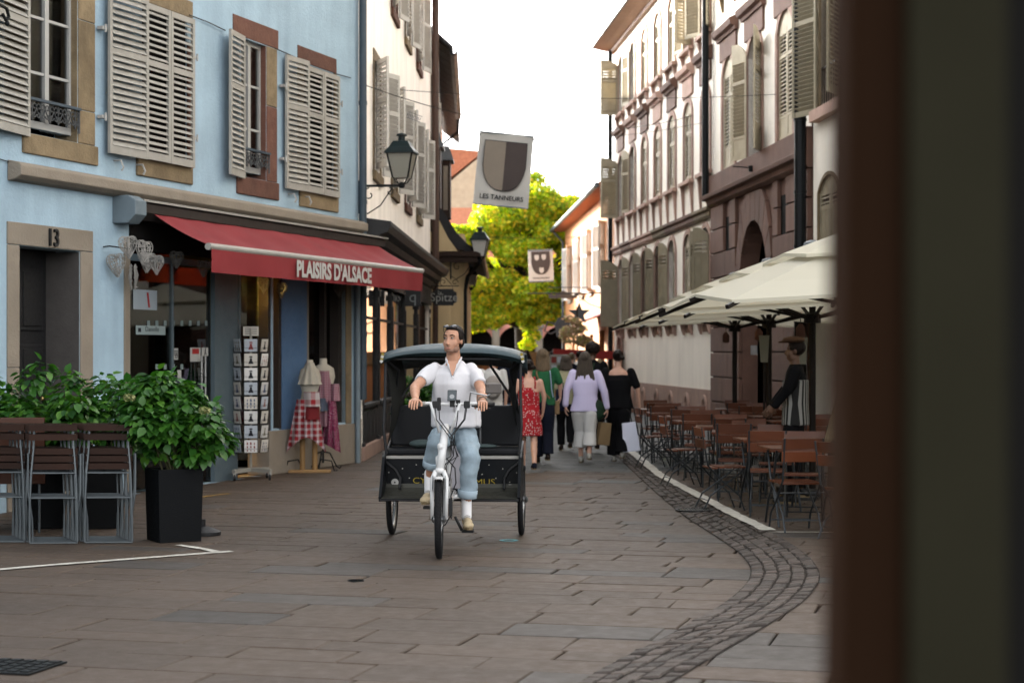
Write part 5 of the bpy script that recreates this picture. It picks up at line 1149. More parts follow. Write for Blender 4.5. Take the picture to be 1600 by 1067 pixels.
# ------------------------------------------------------------------ potted bush beside the black shopfront
c = (-1.62, 31.2, 0); t = thing('potted_bush', 'dark green bush in a pot against the black shopfront behind the pedicab', 'potted plant', c)
mb = MB(); mb.lathe([(.20, 0), (.27, .4), (.29, .42), (.26, .42), (.24, .36)], 20); mb.build('pot', m_plt, t, smooth=False)
leaves('foliage', [(random.uniform(-.2, .35), random.uniform(-.3, .3), random.uniform(.6, 1.2), random.uniform(.16, .26)) for k in range(18)], 2600, .045, m_herb, t, 8)
# ------------------------------------------------------------------ street lamps on brackets
m_lgl = M('milky_lamp_glass', (.42, .41, .34), .35, var=.06); m_lgl2 = M('bright_lamp_glass', (.75, .75, .72), .35, var=.03)
def lantern(name, label, base, rz, arm, gm, sc=1., cat='street lamp'):
    """base at the wall; the arm runs along local +x"""
    t = thing(name, label, cat, base, rz, 'wall lanterns in the street'); mb = MB()
    mb.bar((0, 0, 0), (arm, 0, 0), .035, .035); mb.box(-.01, .02, -.03, .03, -.45 * sc, .08)
    sp = lambda cx, cz, r0, a0, turns, s_: [(cx + s_ * r0 * (1 - k / 22) * math.cos(a0 + k * .32), 0, cz + r0 * (1 - k / 22) * math.sin(a0 + k * .32)) for k in range(int(turns * 19))]
    mb.tube([(.02, 0, -.38 * sc), (.14 * sc, 0, -.45 * sc), (.35 * sc, 0, -.32 * sc), (.55 * sc, 0, -.03)], .010, 6); mb.tube(sp(.17 * sc, -.14 * sc, .11 * sc, 1.6, 1, 1), .009, 5); mb.tube(sp(.5 * sc, -.10 * sc, .07 * sc, 1.6, .9, -1), .009, 5)
    mb.build('bracket', m_iron, t)
    h = .40 * sc; a, b = .125 * sc, .205 * sc; z0 = .12 * sc; X = arm
    q = MB(); q.rings([((X, 0, z0), (a * 1.414, 0, 0), (0, a * 1.414, 0)), ((X, 0, z0 + h), (b * 1.414, 0, 0), (0, b * 1.414, 0))], 4); rot4(q, X); q.build('lamp_glass', gm, t)
    q = MB()
    for k in range(4):
        an = PI / 4 + k * PI / 2; q.bar((X + a * 1.414 * math.cos(an), a * 1.414 * math.sin(an), z0), (X + b * 1.414 * math.cos(an), b * 1.414 * math.sin(an), z0 + h), .02, .02)
        q.tube([(X, 0, .0), (X + a * .9 * math.cos(an), a * .9 * math.sin(an), .05 * sc), (X + a * 1.3 * math.cos(an), a * 1.3 * math.sin(an), z0)], .010, 5)
    q.lathe([(.03, -.04), (.05, -.02), (.05, .03), (.02, .05)], 10, (X, 0, 0)); q.build('lamp_cage', m_iron, t)
    q = MB(); q.rings([((X, 0, z0 + h - .01), (.24 * sc * 1.414, 0, 0), (0, .24 * sc * 1.414, 0)), ((X, 0, z0 + h + .02), (.235 * sc * 1.414, 0, 0), (0, .235 * sc * 1.414, 0)), ((X, 0, z0 + h + .10 * sc), (.17 * sc * 1.414, 0, 0), (0, .17 * sc * 1.414, 0)), ((X, 0, z0 + h + .19 * sc), (.12 * sc * 1.414, 0, 0), (0, .12 * sc * 1.414, 0))], 4); rot4(q, X)
    q.lathe([(.12 * sc, z0 + h + .19 * sc), (.06 * sc, z0 + h + .20 * sc), (.055 * sc, z0 + h + .27 * sc), (.09 * sc, z0 + h + .28 * sc), (.08 * sc, z0 + h + .31 * sc), (.02, z0 + h + .33 * sc)], 12, (X, 0, 0)); q.build('lamp_hood', m_lhood, t)
    return t
def rot4(q, X):
    c_, s_ = math.cos(PI / 4), math.sin(PI / 4); n = len(q.v); q.v = [((x - X) * c_ - y * s_ + X, (x - X) * s_ + y * c_, z) for x, y, z in q.v]
m_lhood = M('dark_green_lamp_paint', (.018, .032, .034), .4, var=.15)
lantern('wall_lantern', 'large dark green lantern with milky glass on a bracket between blue and cream houses', (-2.33, 28.3, P(0, 290, 28.2)[2]), R(-8), .66, m_lgl, .94)
lantern('wall_lantern', 'dark green wall lantern with bright white glass at the corner of the ochre house', (P(704, 0, 45.2)[0], 45.2, P(0, 408, 45.2)[2]), R(-5), .72, m_lgl2, .98)
lantern('wall_lantern', 'smaller distant wall lantern glimpsed below the ochre house eave', (-1.3, 54, P(0, 446, 54)[2] - .1), R(-5), .12, m_lgl2, .8)
# shop sign la Spitze
t = thing('hanging_sign', 'black hanging shop sign with cut corners and silver lettering on scrolled iron bracket', 'shop sign', (P(694, 0, 43.2)[0], 43.2, P(0, 447, 43.2)[2]))
k_ = 43.2 / 2900; W_, H_ = 39 * k_ / 2, 26 * k_ / 2; zc = -17.5 * k_; c_ = .08
oct_ = [(-W_ + c_, -H_), (W_ - c_, -H_), (W_ - c_ * .8, -H_ + c_ * .6), (W_, -H_ + c_), (W_, H_ - c_), (W_ - c_ * .8, H_ - c_ * .6), (W_ - c_, H_), (-W_ + c_, H_), (-W_ + c_ * .8, H_ - c_ * .6), (-W_, H_ - c_), (-W_, -H_ + c_), (-W_ + c_ * .8, -H_ + c_ * .6)]
pl = MB().xz([(p, q + zc) for p, q in oct_], -.02, .02).build('sign_plate', m_black, t)
m_sil = M('silver_lettering', (.50, .50, .47), .5, var=.05)
a = text('lettering', 'Spitze', .27, m_sil, pl, (0.0, -.024, zc - .01), (R(90), 0, 0), .002, 1.0); text('lettering', 'la', .15, m_sil, pl, (-.10, -.024, zc + .10), (R(90), 0, 0), .002)
mb = MB(); mb.tube([(-W_ - .02, 0, 0), (W_ + .05, 0, 0)], .012, 6)
sp = lambda cx, cz, r0, a0, n_, s_: [(cx + s_ * r0 * (1 - k / 24) * math.cos(a0 + k * .33), 0, cz + r0 * (1 - k / 24) * math.sin(a0 + k * .33)) for k in range(n_)]
mb.tube(sp(-.2, .09, .09, -1.57, 20, 1), .009, 5); mb.tube(sp(-.02, .09, .09, -1.57, 20, -1), .009, 5); mb.tube(sp(.25, .08, .08, 0, 20, 1), .009, 5)
mb.tube([(-W_, 0, .16), (-.15, 0, .27), (.02, 0, .2), (.18, 0, .03)], .009, 5); mb.tube([(-.2, 0, 0), (-.2, 0, -.07)], .006, 4); mb.tube([(.2, 0, 0), (.2, 0, -.07)], .006, 4); mb.tube([(-W_, 0, .02), (-W_ - .3, .05, .02)], .012, 5); mb.build('bracket', m_iron, t)
# ------------------------------------------------------------------ banners, wires
m_ban = M('grey_white_banner_cloth', (.80, .79, .76), .9, var=.06, vs=3, dirt=.2, ds=3); m_tan = M('taupe_print', (.36, .31, .26), .9, var=.06); m_cho = M('brown_black_print', (.10, .08, .078), .9, var=.1)
def shield(w_, h_, n=10):
    pts = [(-w_, h_), (w_, h_), (w_ * 1.02, 0)]
    for k in range(1, n): a = k / n * PI / 2; pts.append((w_ * math.cos(a) ** .8, -h_ * math.sin(a) ** 1.15))
    pts.append((0, -h_)); pts += [(-x, z) for x, z in reversed(pts[2:-1])]; return pts
d = 33.0; s_ = d / FPX; o = P(787, 266, d)
t = thing('banner', 'large grey banner with a two tone shield and lettering hung high across the street', 'banner', o, 0, 'heraldic banners hung across the street')
t.rotation_euler = (0, R(5.2), R(4)); w_, h_ = 42.5 * s_, 56.5 * s_
mb = MB(); n = 12
for i in range(n):
    for j in range(n):
        f = lambda a, b: (w_ * (2 * a - 1) * (1 + .02 * b), .02 * math.sin(a * 7 + b * 3) + .02 * math.sin(b * 6), h_ * (1 - 2 * b)); mb.quad(f(i / n, j / n), f((i + 1) / n, j / n), f((i + 1) / n, (j + 1) / n), f(i / n, (j + 1) / n))
cl_ = mb.build('cloth', m_ban, t, smooth=True)
sh = shield(32.5 * s_, 38 * s_); off = -.05
MB().xz([(x * 1.03, z * 1.03 + .06) for x, z in sh], off, off - .004).build('shield_outline', m_ink, cl_)
MB().xz([(0, sh[0][1] + .06)] + [(x, z + .06) for x, z in sh if x > -.001 and False] + [(sh[0][0], sh[0][1] + .06)] + [(x, z + .06) for x, z in reversed(sh[3:]) if x <= .001], off - .006, off - .008).build('shield_field', m_tan, cl_); MB().xz([(0, sh[0][1] + .06)] + [(x, z + .06) for x, z in sh[1:] if x >= -.001], off - .006, off - .008).build('shield_field', m_cho, cl_)
text('lettering', 'LES TANNEURS', .115, m_ink, cl_, (-.0, off - .004, -.50), (R(90), 0, 0), .0008, 1.0, .002)
mb = MB(); mb.tube([(-w_ * 1.02, 0, h_ + .0), (w_ * 1.02, 0, h_ + .0)], .014, 6); mb.tube([(-w_, 0, -h_), (w_, 0, -h_)], .012, 6)
for sx in (-1, 1): mb.ell((sx * w_, -.02, h_ - .05), (.02, .02, .02), n=8, m=5)
mb.build('banner_rod', m_galv, t)
d = 70.0; s_ = d / FPX; o2 = P(845, 416, d); t = thing('banner', 'small far banner with a black shield bearing three pale shields in front of the tree', 'banner', o2, 0, 'heraldic banners hung across the street'); t.rotation_euler = (0, R(-2), 0); w2, h2_ = 19.5 * s_, 24 * s_
cl_ = MB().box(-w2, w2, -.01, .01, -h2_, h2_).build('cloth', m_ban, t); sh = shield(14.5 * s_, 18 * s_)
MB().xz([(x, z + .12) for x, z in sh], -.02, -.03).build('shield_field', m_cho, cl_)
for x, z in ((-6, 10), (5, 10.5), (1, -10)): MB().xz([(x * s_ + p * 1.0, z * s_ + q + .08) for p, q in shield(3.4 * s_, 4.2 * s_, 5)], -.04, -.05).build('small_shield', m_let, cl_)
for k in range(9): MB().box(-.30 + k * .07, -.26 + k * .07, -.02, -.03, -h2_ + .10, -h2_ + .16).build('printed_mark', m_cho, cl_)
mb = MB(); mb.tube([(-w2, 0, h2_ + .02), (w2, 0, h2_ + .02)], .03, 6); mb.tube([(-w2, 0, -h2_), (w2, 0, -h2_)], .03, 6); mb.build('banner_rod', m_galv, t)
def wire(pts, label, r=.006, sag_=.3):
    P0, P1 = Vector(pts[0]), Vector(pts[-1]); L__ = [P0.lerp(P1, k / 14) - Vector((0, 0, sag_ * 4 * (k / 14) * (1 - k / 14))) for k in range(15)]; MB().tube(L__, r, 4).build('wire', m_iron, label=label, cat='wire')
wire([(-2.25, 33, 6.35), (4.7, 33, 6.25)], 'thin wire over the street carrying the large shield banner', .006, .12)
wire([P(563, 131, 28.6), (4.0, 41, 6.9)], 'slack wire running from the cream house towards the right hand row', .008, .5)
wire([(-2.0, 50, 7.6), C.w(14.6, .15, 6.6)], 'thin wire crossing before the white house shutters', .006, .3)
wire([(-1.2, 70, 6.05), (2.6, 70, 6.05)], 'wire carrying the small far banner', .01, .05)
p0 = P(563, 131, 28.7); p1 = P(672, 181, 30); t = thing('light_sign', 'small string sign with pale lettering hanging on the wire before the cream house', 'sign', P(648, 180, 31)); mb = MB(); k_ = 31 / 2900
mb.box(-11 * k_, 12 * k_, -.01, .01, -8 * k_, -7.3 * k_); mb.box(-11 * k_, 12 * k_, -.01, .01, 1 * k_, 1.6 * k_); [mb.box((-11 + i * 2.6) * k_, (-10.2 + i * 2.6) * k_, -.01, .01, -6 * k_, -1 * k_) for i in range(9)]; mb.build('wire_letters', m_galv, t); t.rotation_euler = (0, R(20), 0)
# iron sign with star and dried flowers on the peach house
q = P(905, 490, 57.5); t = thing('star_sign', 'grey wrought iron star sign hanging from an arm on the peach house', 'hanging sign', q)
mb = MB(); st_ = [((.36 if k % 2 == 0 else .15) * math.sin(k * PI / 5), (.36 if k % 2 == 0 else .15) * math.cos(k * PI / 5)) for k in range(10)]; mb.xz(st_, -.04, .04); mb.build('star', m_zinc, t)
mb = MB(); mb.tube([(-1.6, 0, .62), (.9, 0, .64)], .02, 5); mb.tube([(0, 0, .62), (0, 0, .3)], .012, 4); mb.tube([(.9, 0, .1), (.3, 0, .3), (-.1, 0, .62)], .015, 5); mb.build('iron_arm', m_iron, t)
q = P(880, 512, 60); t = thing('emblem_sign', 'grey painted emblem sign with a crown shape hanging left of the star sign', 'hanging sign', q)
mb = MB(); mb.xz([(-.2, -.3), (.2, -.3), (.28, .1), (.18, .3), (0, .38), (-.18, .3), (-.28, .1)], -.03, .03); mb.build('emblem', m_zinc, t); MB().xz([(-.45, .95), (.45, .95), (.5, 1.15), (.3, 1.05), (0, 1.2), (-.3, 1.05), (-.5, 1.15)], -.03, .03).build('scroll', m_tan, t); mb = MB(); mb.tube([(0, 0, .38), (0, 0, .95)], .012, 4); mb.tube([(-.5, 0, 1.3), (.8, 0, 1.3)], .02, 4); mb.tube([(0, 0, 1.1), (0, 0, 1.3)], .012, 4)
for sx in (-1, 1): mb.tube([(sx * .25, 0, .1), (sx * .5, 0, .2), (sx * .6, 0, -.1), (sx * .4, 0, -.2), (sx * .2, 0, -.1)], .03, 5)
mb.build('hanger', m_zinc, t)
m_dry = leafmat('dried_flowers', [(.30, .20, .10), (.55, .42, .26), (.65, .55, .40), (.35, .40, .06)], .3)
q = P(902, 530, 57.3); t = thing('dried_flower_bunch', 'large pale bunch of dried flowers hanging below the star sign', 'flower bunch', q)
leaves('flowers', [(random.uniform(-.35, .35), random.uniform(-.2, .2), random.uniform(-.8, .7), random.uniform(.18, .32)) for k in range(16)], 1900, .07, m_dry, t, 12); MB().tube([(0, 0, -.6), (0, 0, 1.0)], .03, 5).build('stalk', m_bark, t)
# market stalls at the end of the street
t = thing('market_stall', 'market stall with a red cloth roof at the end of the street', 'stall', (2.1, 53.5, 0))
MB().prism([(-.9, 1.78), (1.1, 1.70), (1.1, 1.48), (-.9, 1.5)], lambda p, q, r_: (p, r_, q), 0, 1.4).build('roof_cloth', m_raw, t); mb = MB(); [mb.tube([(x, y, 0), (x, y, 1.6)], .03, 6) for x in (-.85, 1.0) for y in (.05, 1.35)]; mb.build('stall_post', m_galv, t)
MB().box(-.8, .9, .2, 1.2, .75, .8).build('counter', m_pine, t)
t = thing('card_display', 'tall white display stand covered in postcards beside the red stall', 'display stand', (1.35, 49.5, 0), R(10)); MB().box(-.35, .35, -.03, .03, .1, 1.62).build('panel', m_ckw, t)
for i in range(4):
    for j in range(6): MB().box(-.31 + i * .16, -.18 + i * .16, -.045, -.032, .3 + j * .22, .46 + j * .22).build('card', m_goods[(i * 3 + j) % 5] if (i + j) % 2 else m_card[1], t)
t = thing('counter', 'long orange wooden counter across the end of the street', 'counter', (.9, 60, 0)); MB().box(-2.2, .9, 0, .6, 0, 1.25).build('front', m_peach, t); MB().box(-2.3, 1.0, -.1, .7, 1.25, 1.36).build('top', m_pine, t, bevel=.01); MB().prism([(-.2, 1.36), (.5, 1.36), (.65, 1.7), (-.35, 1.7)], lambda p, q, r_: (p, r_, q), .1, .5).build('till_hood', m_pine, t)
# ------------------------------------------------------------------ cafe terrace on the right
m_cslat = M('orange_brown_slat', (.19, .052, .018), .42, var=.25, vs=3, mscale=(.3, 1, 1), rnd=.25, spec=.5)
m_dmetal = M('dark_steel', (.07, .08, .09), .4, metal=.6, var=.15)
def bistro_chair():
    t = thing('bistro_chair', '', 'chair')        # faces +y (seat front), backrest at -y
    for i in range(5): MB().box(-.19, .19, -.032, .032, -.009, .009).build('seat_slat', m_cslat, t, loc=(0, .19 - i * .078, .455 - (.008 if i == 4 else 0)))
    for z, y in ((.82, -.245), (.70, -.232)): MB().box(-.205, .205, -.008, .008, -.047, .047).build('back_slat', m_cslat, t, loc=(0, y, z), rot=(R(8), 0, 0))
    for sx in (-1, 1):
        x = sx * .185; MB().tube([(x, -.262, .87), (x, -.235, .70), (x, -.20, .48), (x, -.05, .32), (x * 1.04, .14, .16), (x * 1.05, .20, .0)], .010, 6).build('leg', m_dmetal, t)
        x = sx * .165; MB().tube([(x, .21, .445), (x, .17, .40), (x, .02, .29), (x * 1.04, -.16, .16), (x * 1.06, -.24, .0)], .010, 6).build('leg', m_dmetal, t)
    mb = MB(); mb.tube([(-.19, .165, .09), (.19, .165, .09)], .007, 5); mb.build('stretcher', m_dmetal, t); mb = MB(); mb.tube([(-.17, -.19, .11), (.17, -.19, .11)], .007, 5); mb.build('stretcher', m_dmetal, t)
    return t
def bistro_table():
    t = thing('bistro_table', '', 'table')
    for i in range(7): MB().box(-.35, .35, -.044, .044, -.010, .010).build('top_slat', m_cslat, t, loc=(0, -.29 + i * .0967, .74))
    for sx in (-1, 1):
        mb = MB().tube([(sx * .28, -.27, .73), (sx * .28, -.12, .45), (sx * .28, .15, .22), (sx * .28, .28, 0)], .012, 6); mb.build('leg', m_dmetal, t)
        mb = MB().tube([(sx * .26, .27, .73), (sx * .26, .12, .45), (sx * .26, -.15, .22), (sx * .26, -.28, 0)], .012, 6); mb.build('leg', m_dmetal, t)
    MB().tube([(-.28, .05, .3), (.28, .05, .3)], .008, 5).build('stretcher', m_dmetal, t); return t
bc, bt = bistro_chair(), bistro_table(); usedc = usedt = False
rowname = ['row beside the gutter', 'second row from the gutter', 'row next to the building']; od = ['nearest', 'second', 'third', 'fourth', 'fifth', 'sixth', 'seventh', 'farthest']
rq = random.Random(17)
for k in range(8):
    for c in range(3):
        d = 17.9 + 1.75 * k + rq.uniform(-.1, .1); X = 2.74 - .045 * k + c * 1.22 + rq.uniform(-.06, .06)
        if X > .178 * d + .1 or X > C.w(54.375 - d, .5, 0)[0] - .3: continue
        rz = R(rq.uniform(-8, 8) - 4); lab = f'slatted folding table, {od[k]} to the viewer in the {rowname[c]}'
        def put(o, used, loc, rz_, lb, gr):
            if not used: o.location = loc; o.rotation_euler = (0, 0, rz_); o['label'] = lb; o['group'] = gr
            else: dup(o, loc, rz_, lb, gr)
        put(bt, usedt, (X, d, 0), rz, lab, 'tables on the cafe terrace'); usedt = True
        for side, nm in ((-1, 'near'), (1, 'far')):
            lab = f'slatted bistro chair on the {nm} side of the {od[k]} table, {rowname[c]}'
            put(bc, usedc, (X + rq.uniform(-.08, .08) + .1 * side, d + side * rq.uniform(.52, .62), 0), rz + (0 if side < 0 else PI) + R(rq.uniform(-14, 14)), lab, 'chairs on the cafe terrace'); usedc = True
        if c == 0 and k in (1, 3, 5):
            dup(bc, (X - .52, d + .05, 0), rz - PI / 2 + R(rq.uniform(-15, 15)), f'slatted bistro chair at the gutter end of the {od[k]} table in the first row', 'chairs on the cafe terrace')
# ------------------------------------------------------------------ parasols
m_canv = leafmat('cream_parasol_canvas', [(.56, .53, .43), (.58, .55, .45)], .32, .9)
m_pole = M('dark_brown_pole', (.022, .016, .013), .5, var=.2)
def parasol(loc, label, rz):
    t = thing('parasol', label, 'parasol', loc, rz, 'cream double roofed parasols over the terrace')
    MB().lathe([(.04, 0), (.04, 2.9), (.0, 2.92)], 12).build('pole', m_pole, t); MB().lathe([(.10, 2.0), (.10, 2.10), (.06, 2.12)], 12).build('hub', m_pole, t)
    MB().lathe([(.12, 2.87), (.10, 2.93), (.03, 2.96)], 12).build('cap', m_zinc, t); MB().box(-.35, .35, -.35, .35, 0, .09).build('base', m_black, t, bevel=.01)
    def sq(h, z, n=6, sagc=0):
        pts = []
        for e in range(4):
            a = [(-h, -h), (h, -h), (h, h), (-h, h)][e]; b = [(h, -h), (h, h), (-h, h), (-h, -h)][e]
            for k in range(n): f = k / n; s_ = math.sin(PI * (f * 2 % 1)) * sagc; pts.append((a[0] + (b[0] - a[0]) * f, a[1] + (b[1] - a[1]) * f, z + s_))
        return pts
    def fall(x, y): return .226 * max(abs(x), abs(y)) + .14 * math.hypot(x, y)
    def skin(name, spec_):
        mb = MB(); rs_ = [[(x, y, zc_ - fall(x, y) + dz) for x, y, z in sq(h_, 0, 2)] for h_, zc_, dz in spec_]; n = len(rs_[0])
        for i in range(len(rs_) - 1): mb.add(rs_[i] + rs_[i + 1], [(k, (k + 1) % n, n + (k + 1) % n, n + k) for k in range(n)])
        return mb.build(name, m_canv, t, fix=True)
    skin('lower_canopy', [(1.75, 2.84, -.03), (1.75, 2.84, 0), (1.35, 2.84, 0), (.98, 2.84, 0), (.62, 2.84, 0)])
    skin('upper_canopy', [(.92, 2.92, -.03), (.92, 2.92, 0), (.5, 2.92, 0), (.06, 2.92, 0)])
    for k in range(8):
        a = k * PI / 4; m_ = 1.75 * (1 if k % 2 == 0 else 1.414); c_, s_ = math.cos(a), math.sin(a)
        MB().bar((c_ * .06, s_ * .06, 2.79), (c_ * m_ * 1.03, s_ * m_ * 1.03, 2.80 - fall(c_ * m_, s_ * m_) * 1.03), .03, .035).build('rib', m_pole, t)
        MB().bar((c_ * .07, s_ * .07, 2.06), (c_ * m_ * .62, s_ * m_ * .62, 2.79 - fall(c_ * m_, s_ * m_) * .62), .028, .032).build('strut', m_pole, t)
        MB().bar((c_ * .5 * m_ / 1.75, s_ * .5 * m_ / 1.75, 2.62), (c_ * .5 * m_ / 1.75, s_ * .5 * m_ / 1.75, 2.70), .01, .01).build('spacer', m_pole, t)
    return t
for (X, d, lab) in ((3.60, 30, 'cream parasol farthest from the viewer'), (3.53, 25.5, 'cream parasol second from the far end of the terrace'), (3.48, 21.5, 'cream parasol third from the far end, pole just left of the post'), (3.45, 17.4, 'cream parasol nearest the viewer, mostly hidden by the post')):
    t = parasol((X, d, 0), lab, C.rz + PI / 2)
for k, (X, d) in enumerate(((3.60, 29.85), (3.53, 25.35), (3.48, 21.35))):
    l = thing('hanging_lantern', f'small dark red lantern hanging under the {["farthest", "second farthest", "third farthest"][k]} parasol', 'lantern', (X - .16, d, 1.82), 0, 'small lanterns under the parasols'); MB().lathe([(.03, 0), (.055, .02), (.055, .12), (.02, .17)], 10).build('body', m_rstone, l, smooth=True); MB().tube([(0, 0, .17), (0, 0, .30)], .006, 4).build('cord', m_pole, l)
m_menu = M('pale_menu_board', (.32, .31, .24), .7, var=.05)
for px, d, lab in (((1194, 546), 25.1, 'pale tapered menu board on a thin pole at the second parasol'), ((1254, 549), 21.0, 'pale tapered menu board in front of the waiter near the post')):
    q = P(px[0], px[1], d); k_ = d / FPX; t = thing('menu_board', lab, 'menu board', (q[0], d, 0), R(-5), 'menu boards under the parasols')
    MB().xz([(-5.5 * k_, q[2] - 20 * k_), (5.5 * k_, q[2] - 20 * k_), (8 * k_, q[2] + 22 * k_), (-8 * k_, q[2] + 22 * k_)], -.012, .012).build('board', m_menu, t); MB().tube([(0, 0, 0), (0, .0, q[2] - 20 * k_)], .016, 6).build('pole', m_pole, t); MB().lathe([(.2, 0), (.18, .03)], 14).build('foot', m_black, t)
# ------------------------------------------------------------------ the pedicab
TO = Vector((-.503, 16.9, 0)); TA = R(-2.5)
TM = (Matrix.Translation(TO) @ Matrix.Rotation(TA, 4, 'Z')).inverted()
def TL(x, y, d): return TM @ P(x, y, d)
m_wht = M('white_bike_paint', (.95, .95, .95), .3, var=.04, coat=.4); m_rub = M('tyre_rubber', (.022, .022, .024), .75, var=.2, bump=.3, bs=60)
m_chr = M('bare_metal', (.45, .46, .47), .3, metal=.9, var=.1); m_cab = M('black_cab_panel', (.006, .008, .011), .38, var=.3, vs=4, dirt=.2, ds=9)
m_hood = M('blue_grey_vinyl_hood', (.062, .096, .11), .42, var=.15, vs=3, bump=.5, bs=5); m_hoodi = M('dark_hood_lining', (.035, .035, .032), .8, var=.15)
m_yl = M('yellow_lettering', (.40, .29, .02), .6, var=.1); m_foot = M('worn_metal_footboard', (.09, .09, .075), .5, metal=.4, var=.3, vs=6, dirt=.5, ds=6); m_seatc = M('black_seat_vinyl', (.016, .017, .02), .35, var=.2)
t = tk = thing('pedicab', 'black and white three wheeled pedicab with a blue grey hood ridden towards the viewer', 'pedicab', TO, TA)
def wheel(name, loc, r, w_, steer=0, lab=None):
    n = 40; mb = MB(); prof = [(r - w_ * 1.15, -w_ * .42), (r - w_ * .45, -w_ * .5), (r - w_ * .08, -w_ * .3), (r, 0), (r - w_ * .08, w_ * .3), (r - w_ * .45, w_ * .5), (r - w_ * 1.15, w_ * .42)]
    mb.lathe([(a, b) for a, b in prof] + [prof[0]], n, ax='x', cap=False); o = mb.build('tyre', m_rub, t, smooth=True, loc=loc, rz=steer)
    rim = MB(); rr = r - w_ * 1.15; rim.lathe([(rr + .003, -w_ * .36), (rr - .028, -w_ * .25), (rr - .028, w_ * .25), (rr + .003, w_ * .36)], n, ax='x', cap=False); rim.build('rim', m_chr, o, smooth=True)
    sp_ = MB()
    for k in range(28): a = 2 * PI * k / 28; s_ = 1 if k % 2 else -1; sp_.tube([(s_ * .03, .03 * math.cos(a + .3 * s_), .03 * math.sin(a + .3 * s_)), (0, (rr - .02) * math.cos(a), (rr - .02) * math.sin(a))], .0018, 3, cap=False)
    sp_.lathe([(.012, -.06), (.035, -.045), (.02, -.03), (.02, .03), (.035, .045), (.012, .06)], 14, ax='x'); sp_.build('spokes', m_chr, o); return o
RW, FW = .325, .315
for sx in (-1, 1): wheel('w', (sx * .59, 0, RW), RW, .05)
fw = wheel('w', (.0, -1.95, FW), FW, .056, R(3))
mb = MB()   # treads of the front tyre
for k in range(70):
    a = 2 * PI * k / 70
    for s_ in (-1, 0, 1): mb.bar((s_ * .015, (FW + .001 - abs(s_) * .003) * math.cos(a + s_ * .03), (FW + .001 - abs(s_) * .003) * math.sin(a + s_ * .03)), (s_ * .015 + .008, (FW + .001 - abs(s_) * .003) * math.cos(a + .04 + s_ * .03), (FW + .001 - abs(s_) * .003) * math.sin(a + .04 + s_ * .03)), .004, .004)
mb.build('tread', m_rub, fw, kind='stuff')
MB().tube([(-.5, 0, RW), (.5, 0, RW)], .02, 8).build('axle', m_black, t)
# fender, fork, frame
mb = MB(); n = 20
for i in range(n):
    a0, a1 = R(-25 + 112 * i / n), R(-25 + 112 * (i + 1) / n)
    for (xa, ra, xb, rb) in ((-.036, .333, -.026, .345), (-.026, .345, .026, .345), (.026, .345, .036, .333)):
        f = lambda a, x, r_: (x, -1.95 + r_ * math.cos(a + .35), FW + r_ * math.sin(a + .35)); mb.quad(f(a0, xa, ra), f(a1, xa, ra), f(a1, xb, rb), f(a0, xb, rb))
mb.build('mudguard', m_wht, t, smooth=True)
st0 = Vector((.0, -1.86, .70)); st1 = Vector((.03, -1.66, 1.06))
mb = MB()
for sx in (-1, 1): mb.tube([(sx * .056, -1.95, FW), (sx * .058, -1.93, .50), (sx * .055, -1.90, .64), (sx * .03, -1.88, .70)], [.014, .018, .021, .021], 8)
mb.tube([(-.032, -1.88, .70), (.032, -1.88, .70)], .024, 8); mb.build('fork', m_wht, t, smooth=True)
MB().tube([st0, st1], .034, 12).build('head_tube', m_wht, t, smooth=True)
mb = MB(); mb.lathe([(.045, -.035), (.045, .035)], 12, ax='z'); 
for z in (0, 1): pass
mb2 = MB().box(-.05, .05, -.05, .03, .98, 1.05).build('stem_clamp', m_black, t, bevel=.01)
for sx in (-1, 1): MB().tube([(.03 + sx * .045, -1.70, 1.00), (.03 + sx * .12, -1.70, 1.24)], .013, 8).build('riser', m_wht, t, smooth=True)
mb = MB(); mb.tube([st0 + Vector((0, .05, .1)), (0, -1.6, .58), (0, -1.3, .42), (0, -.8, .40), (0, -.1, .42)], .042, 10); mb.tube([(0, -1.02, .40), (.0, -.98, .88)], .024, 8); mb.tube([st0 + Vector((0, .06, .2)), (0, -1.35, .62), (0, -1.02, .6)], .028, 8)
for sx in (-1, 1): mb.tube([(0, -.75, .40), (sx * .3, -.3, .38), (sx * .45, 0, .36)], .022, 6)
mb.build('frame', m_wht, t, smooth=True)
MB().box(-.045, .045, -1.34, -1.14, .42, .60).build('battery', m_wht, t, bevel=.015)
mb = MB(); mb.xz([(-.10, .47), (.12, .44), (.16, .78), (.10, 1.02), (-.03, 1.02), (-.10, .8)], -.50, -.46); mb.build('rear_cover', M('lilac_white_panel', (.50, .48, .52), .5, var=.04), t, bevel=.01)
# handlebar
hb = TL(705, 632, 15.22); hz = hb[2]; hy = hb[1]; hx = hb[0]
mb = MB(); mb.tube([(hx - .34, hy + .06, hz), (hx - .18, hy, hz + .01), (hx, hy - .01, hz), (hx + .18, hy, hz + .01), (hx + .34, hy + .06, hz)], .014, 8); mb.build('handlebar', m_wht, t, smooth=True)
for sx in (-1, 1):
    MB().tube([(hx + sx * .21, hy + .012, hz + .006), (hx + sx * .35, hy + .065, hz)], .019, 10).build('grip', m_ckw if sx < 0 else m_black, t, smooth=True)
    mb = MB(); mb.tube([(hx + sx * .17, hy - .02, hz - .01), (hx + sx * .24, hy - .05, hz - .02), (hx + sx * .33, hy - .03, hz - .035)], .007, 6); mb.build('brake_lever', m_iron, t)
    MB().box(hx + sx * .13 - .025, hx + sx * .13 + .025, hy - .03, hy + .02, hz - .03, hz + .03).build('shifter', m_black, t, bevel=.008)
MB().box(hx - .115, hx - .085, hy - .03, hy + .03, hz - .05, hz + .06).build('bell', m_black, t, bevel=.01); MB().box(hx + .04, hx + .075, hy - .02, hy + .02, hz - .02, hz + .04).build('display', m_black, t, bevel=.006)
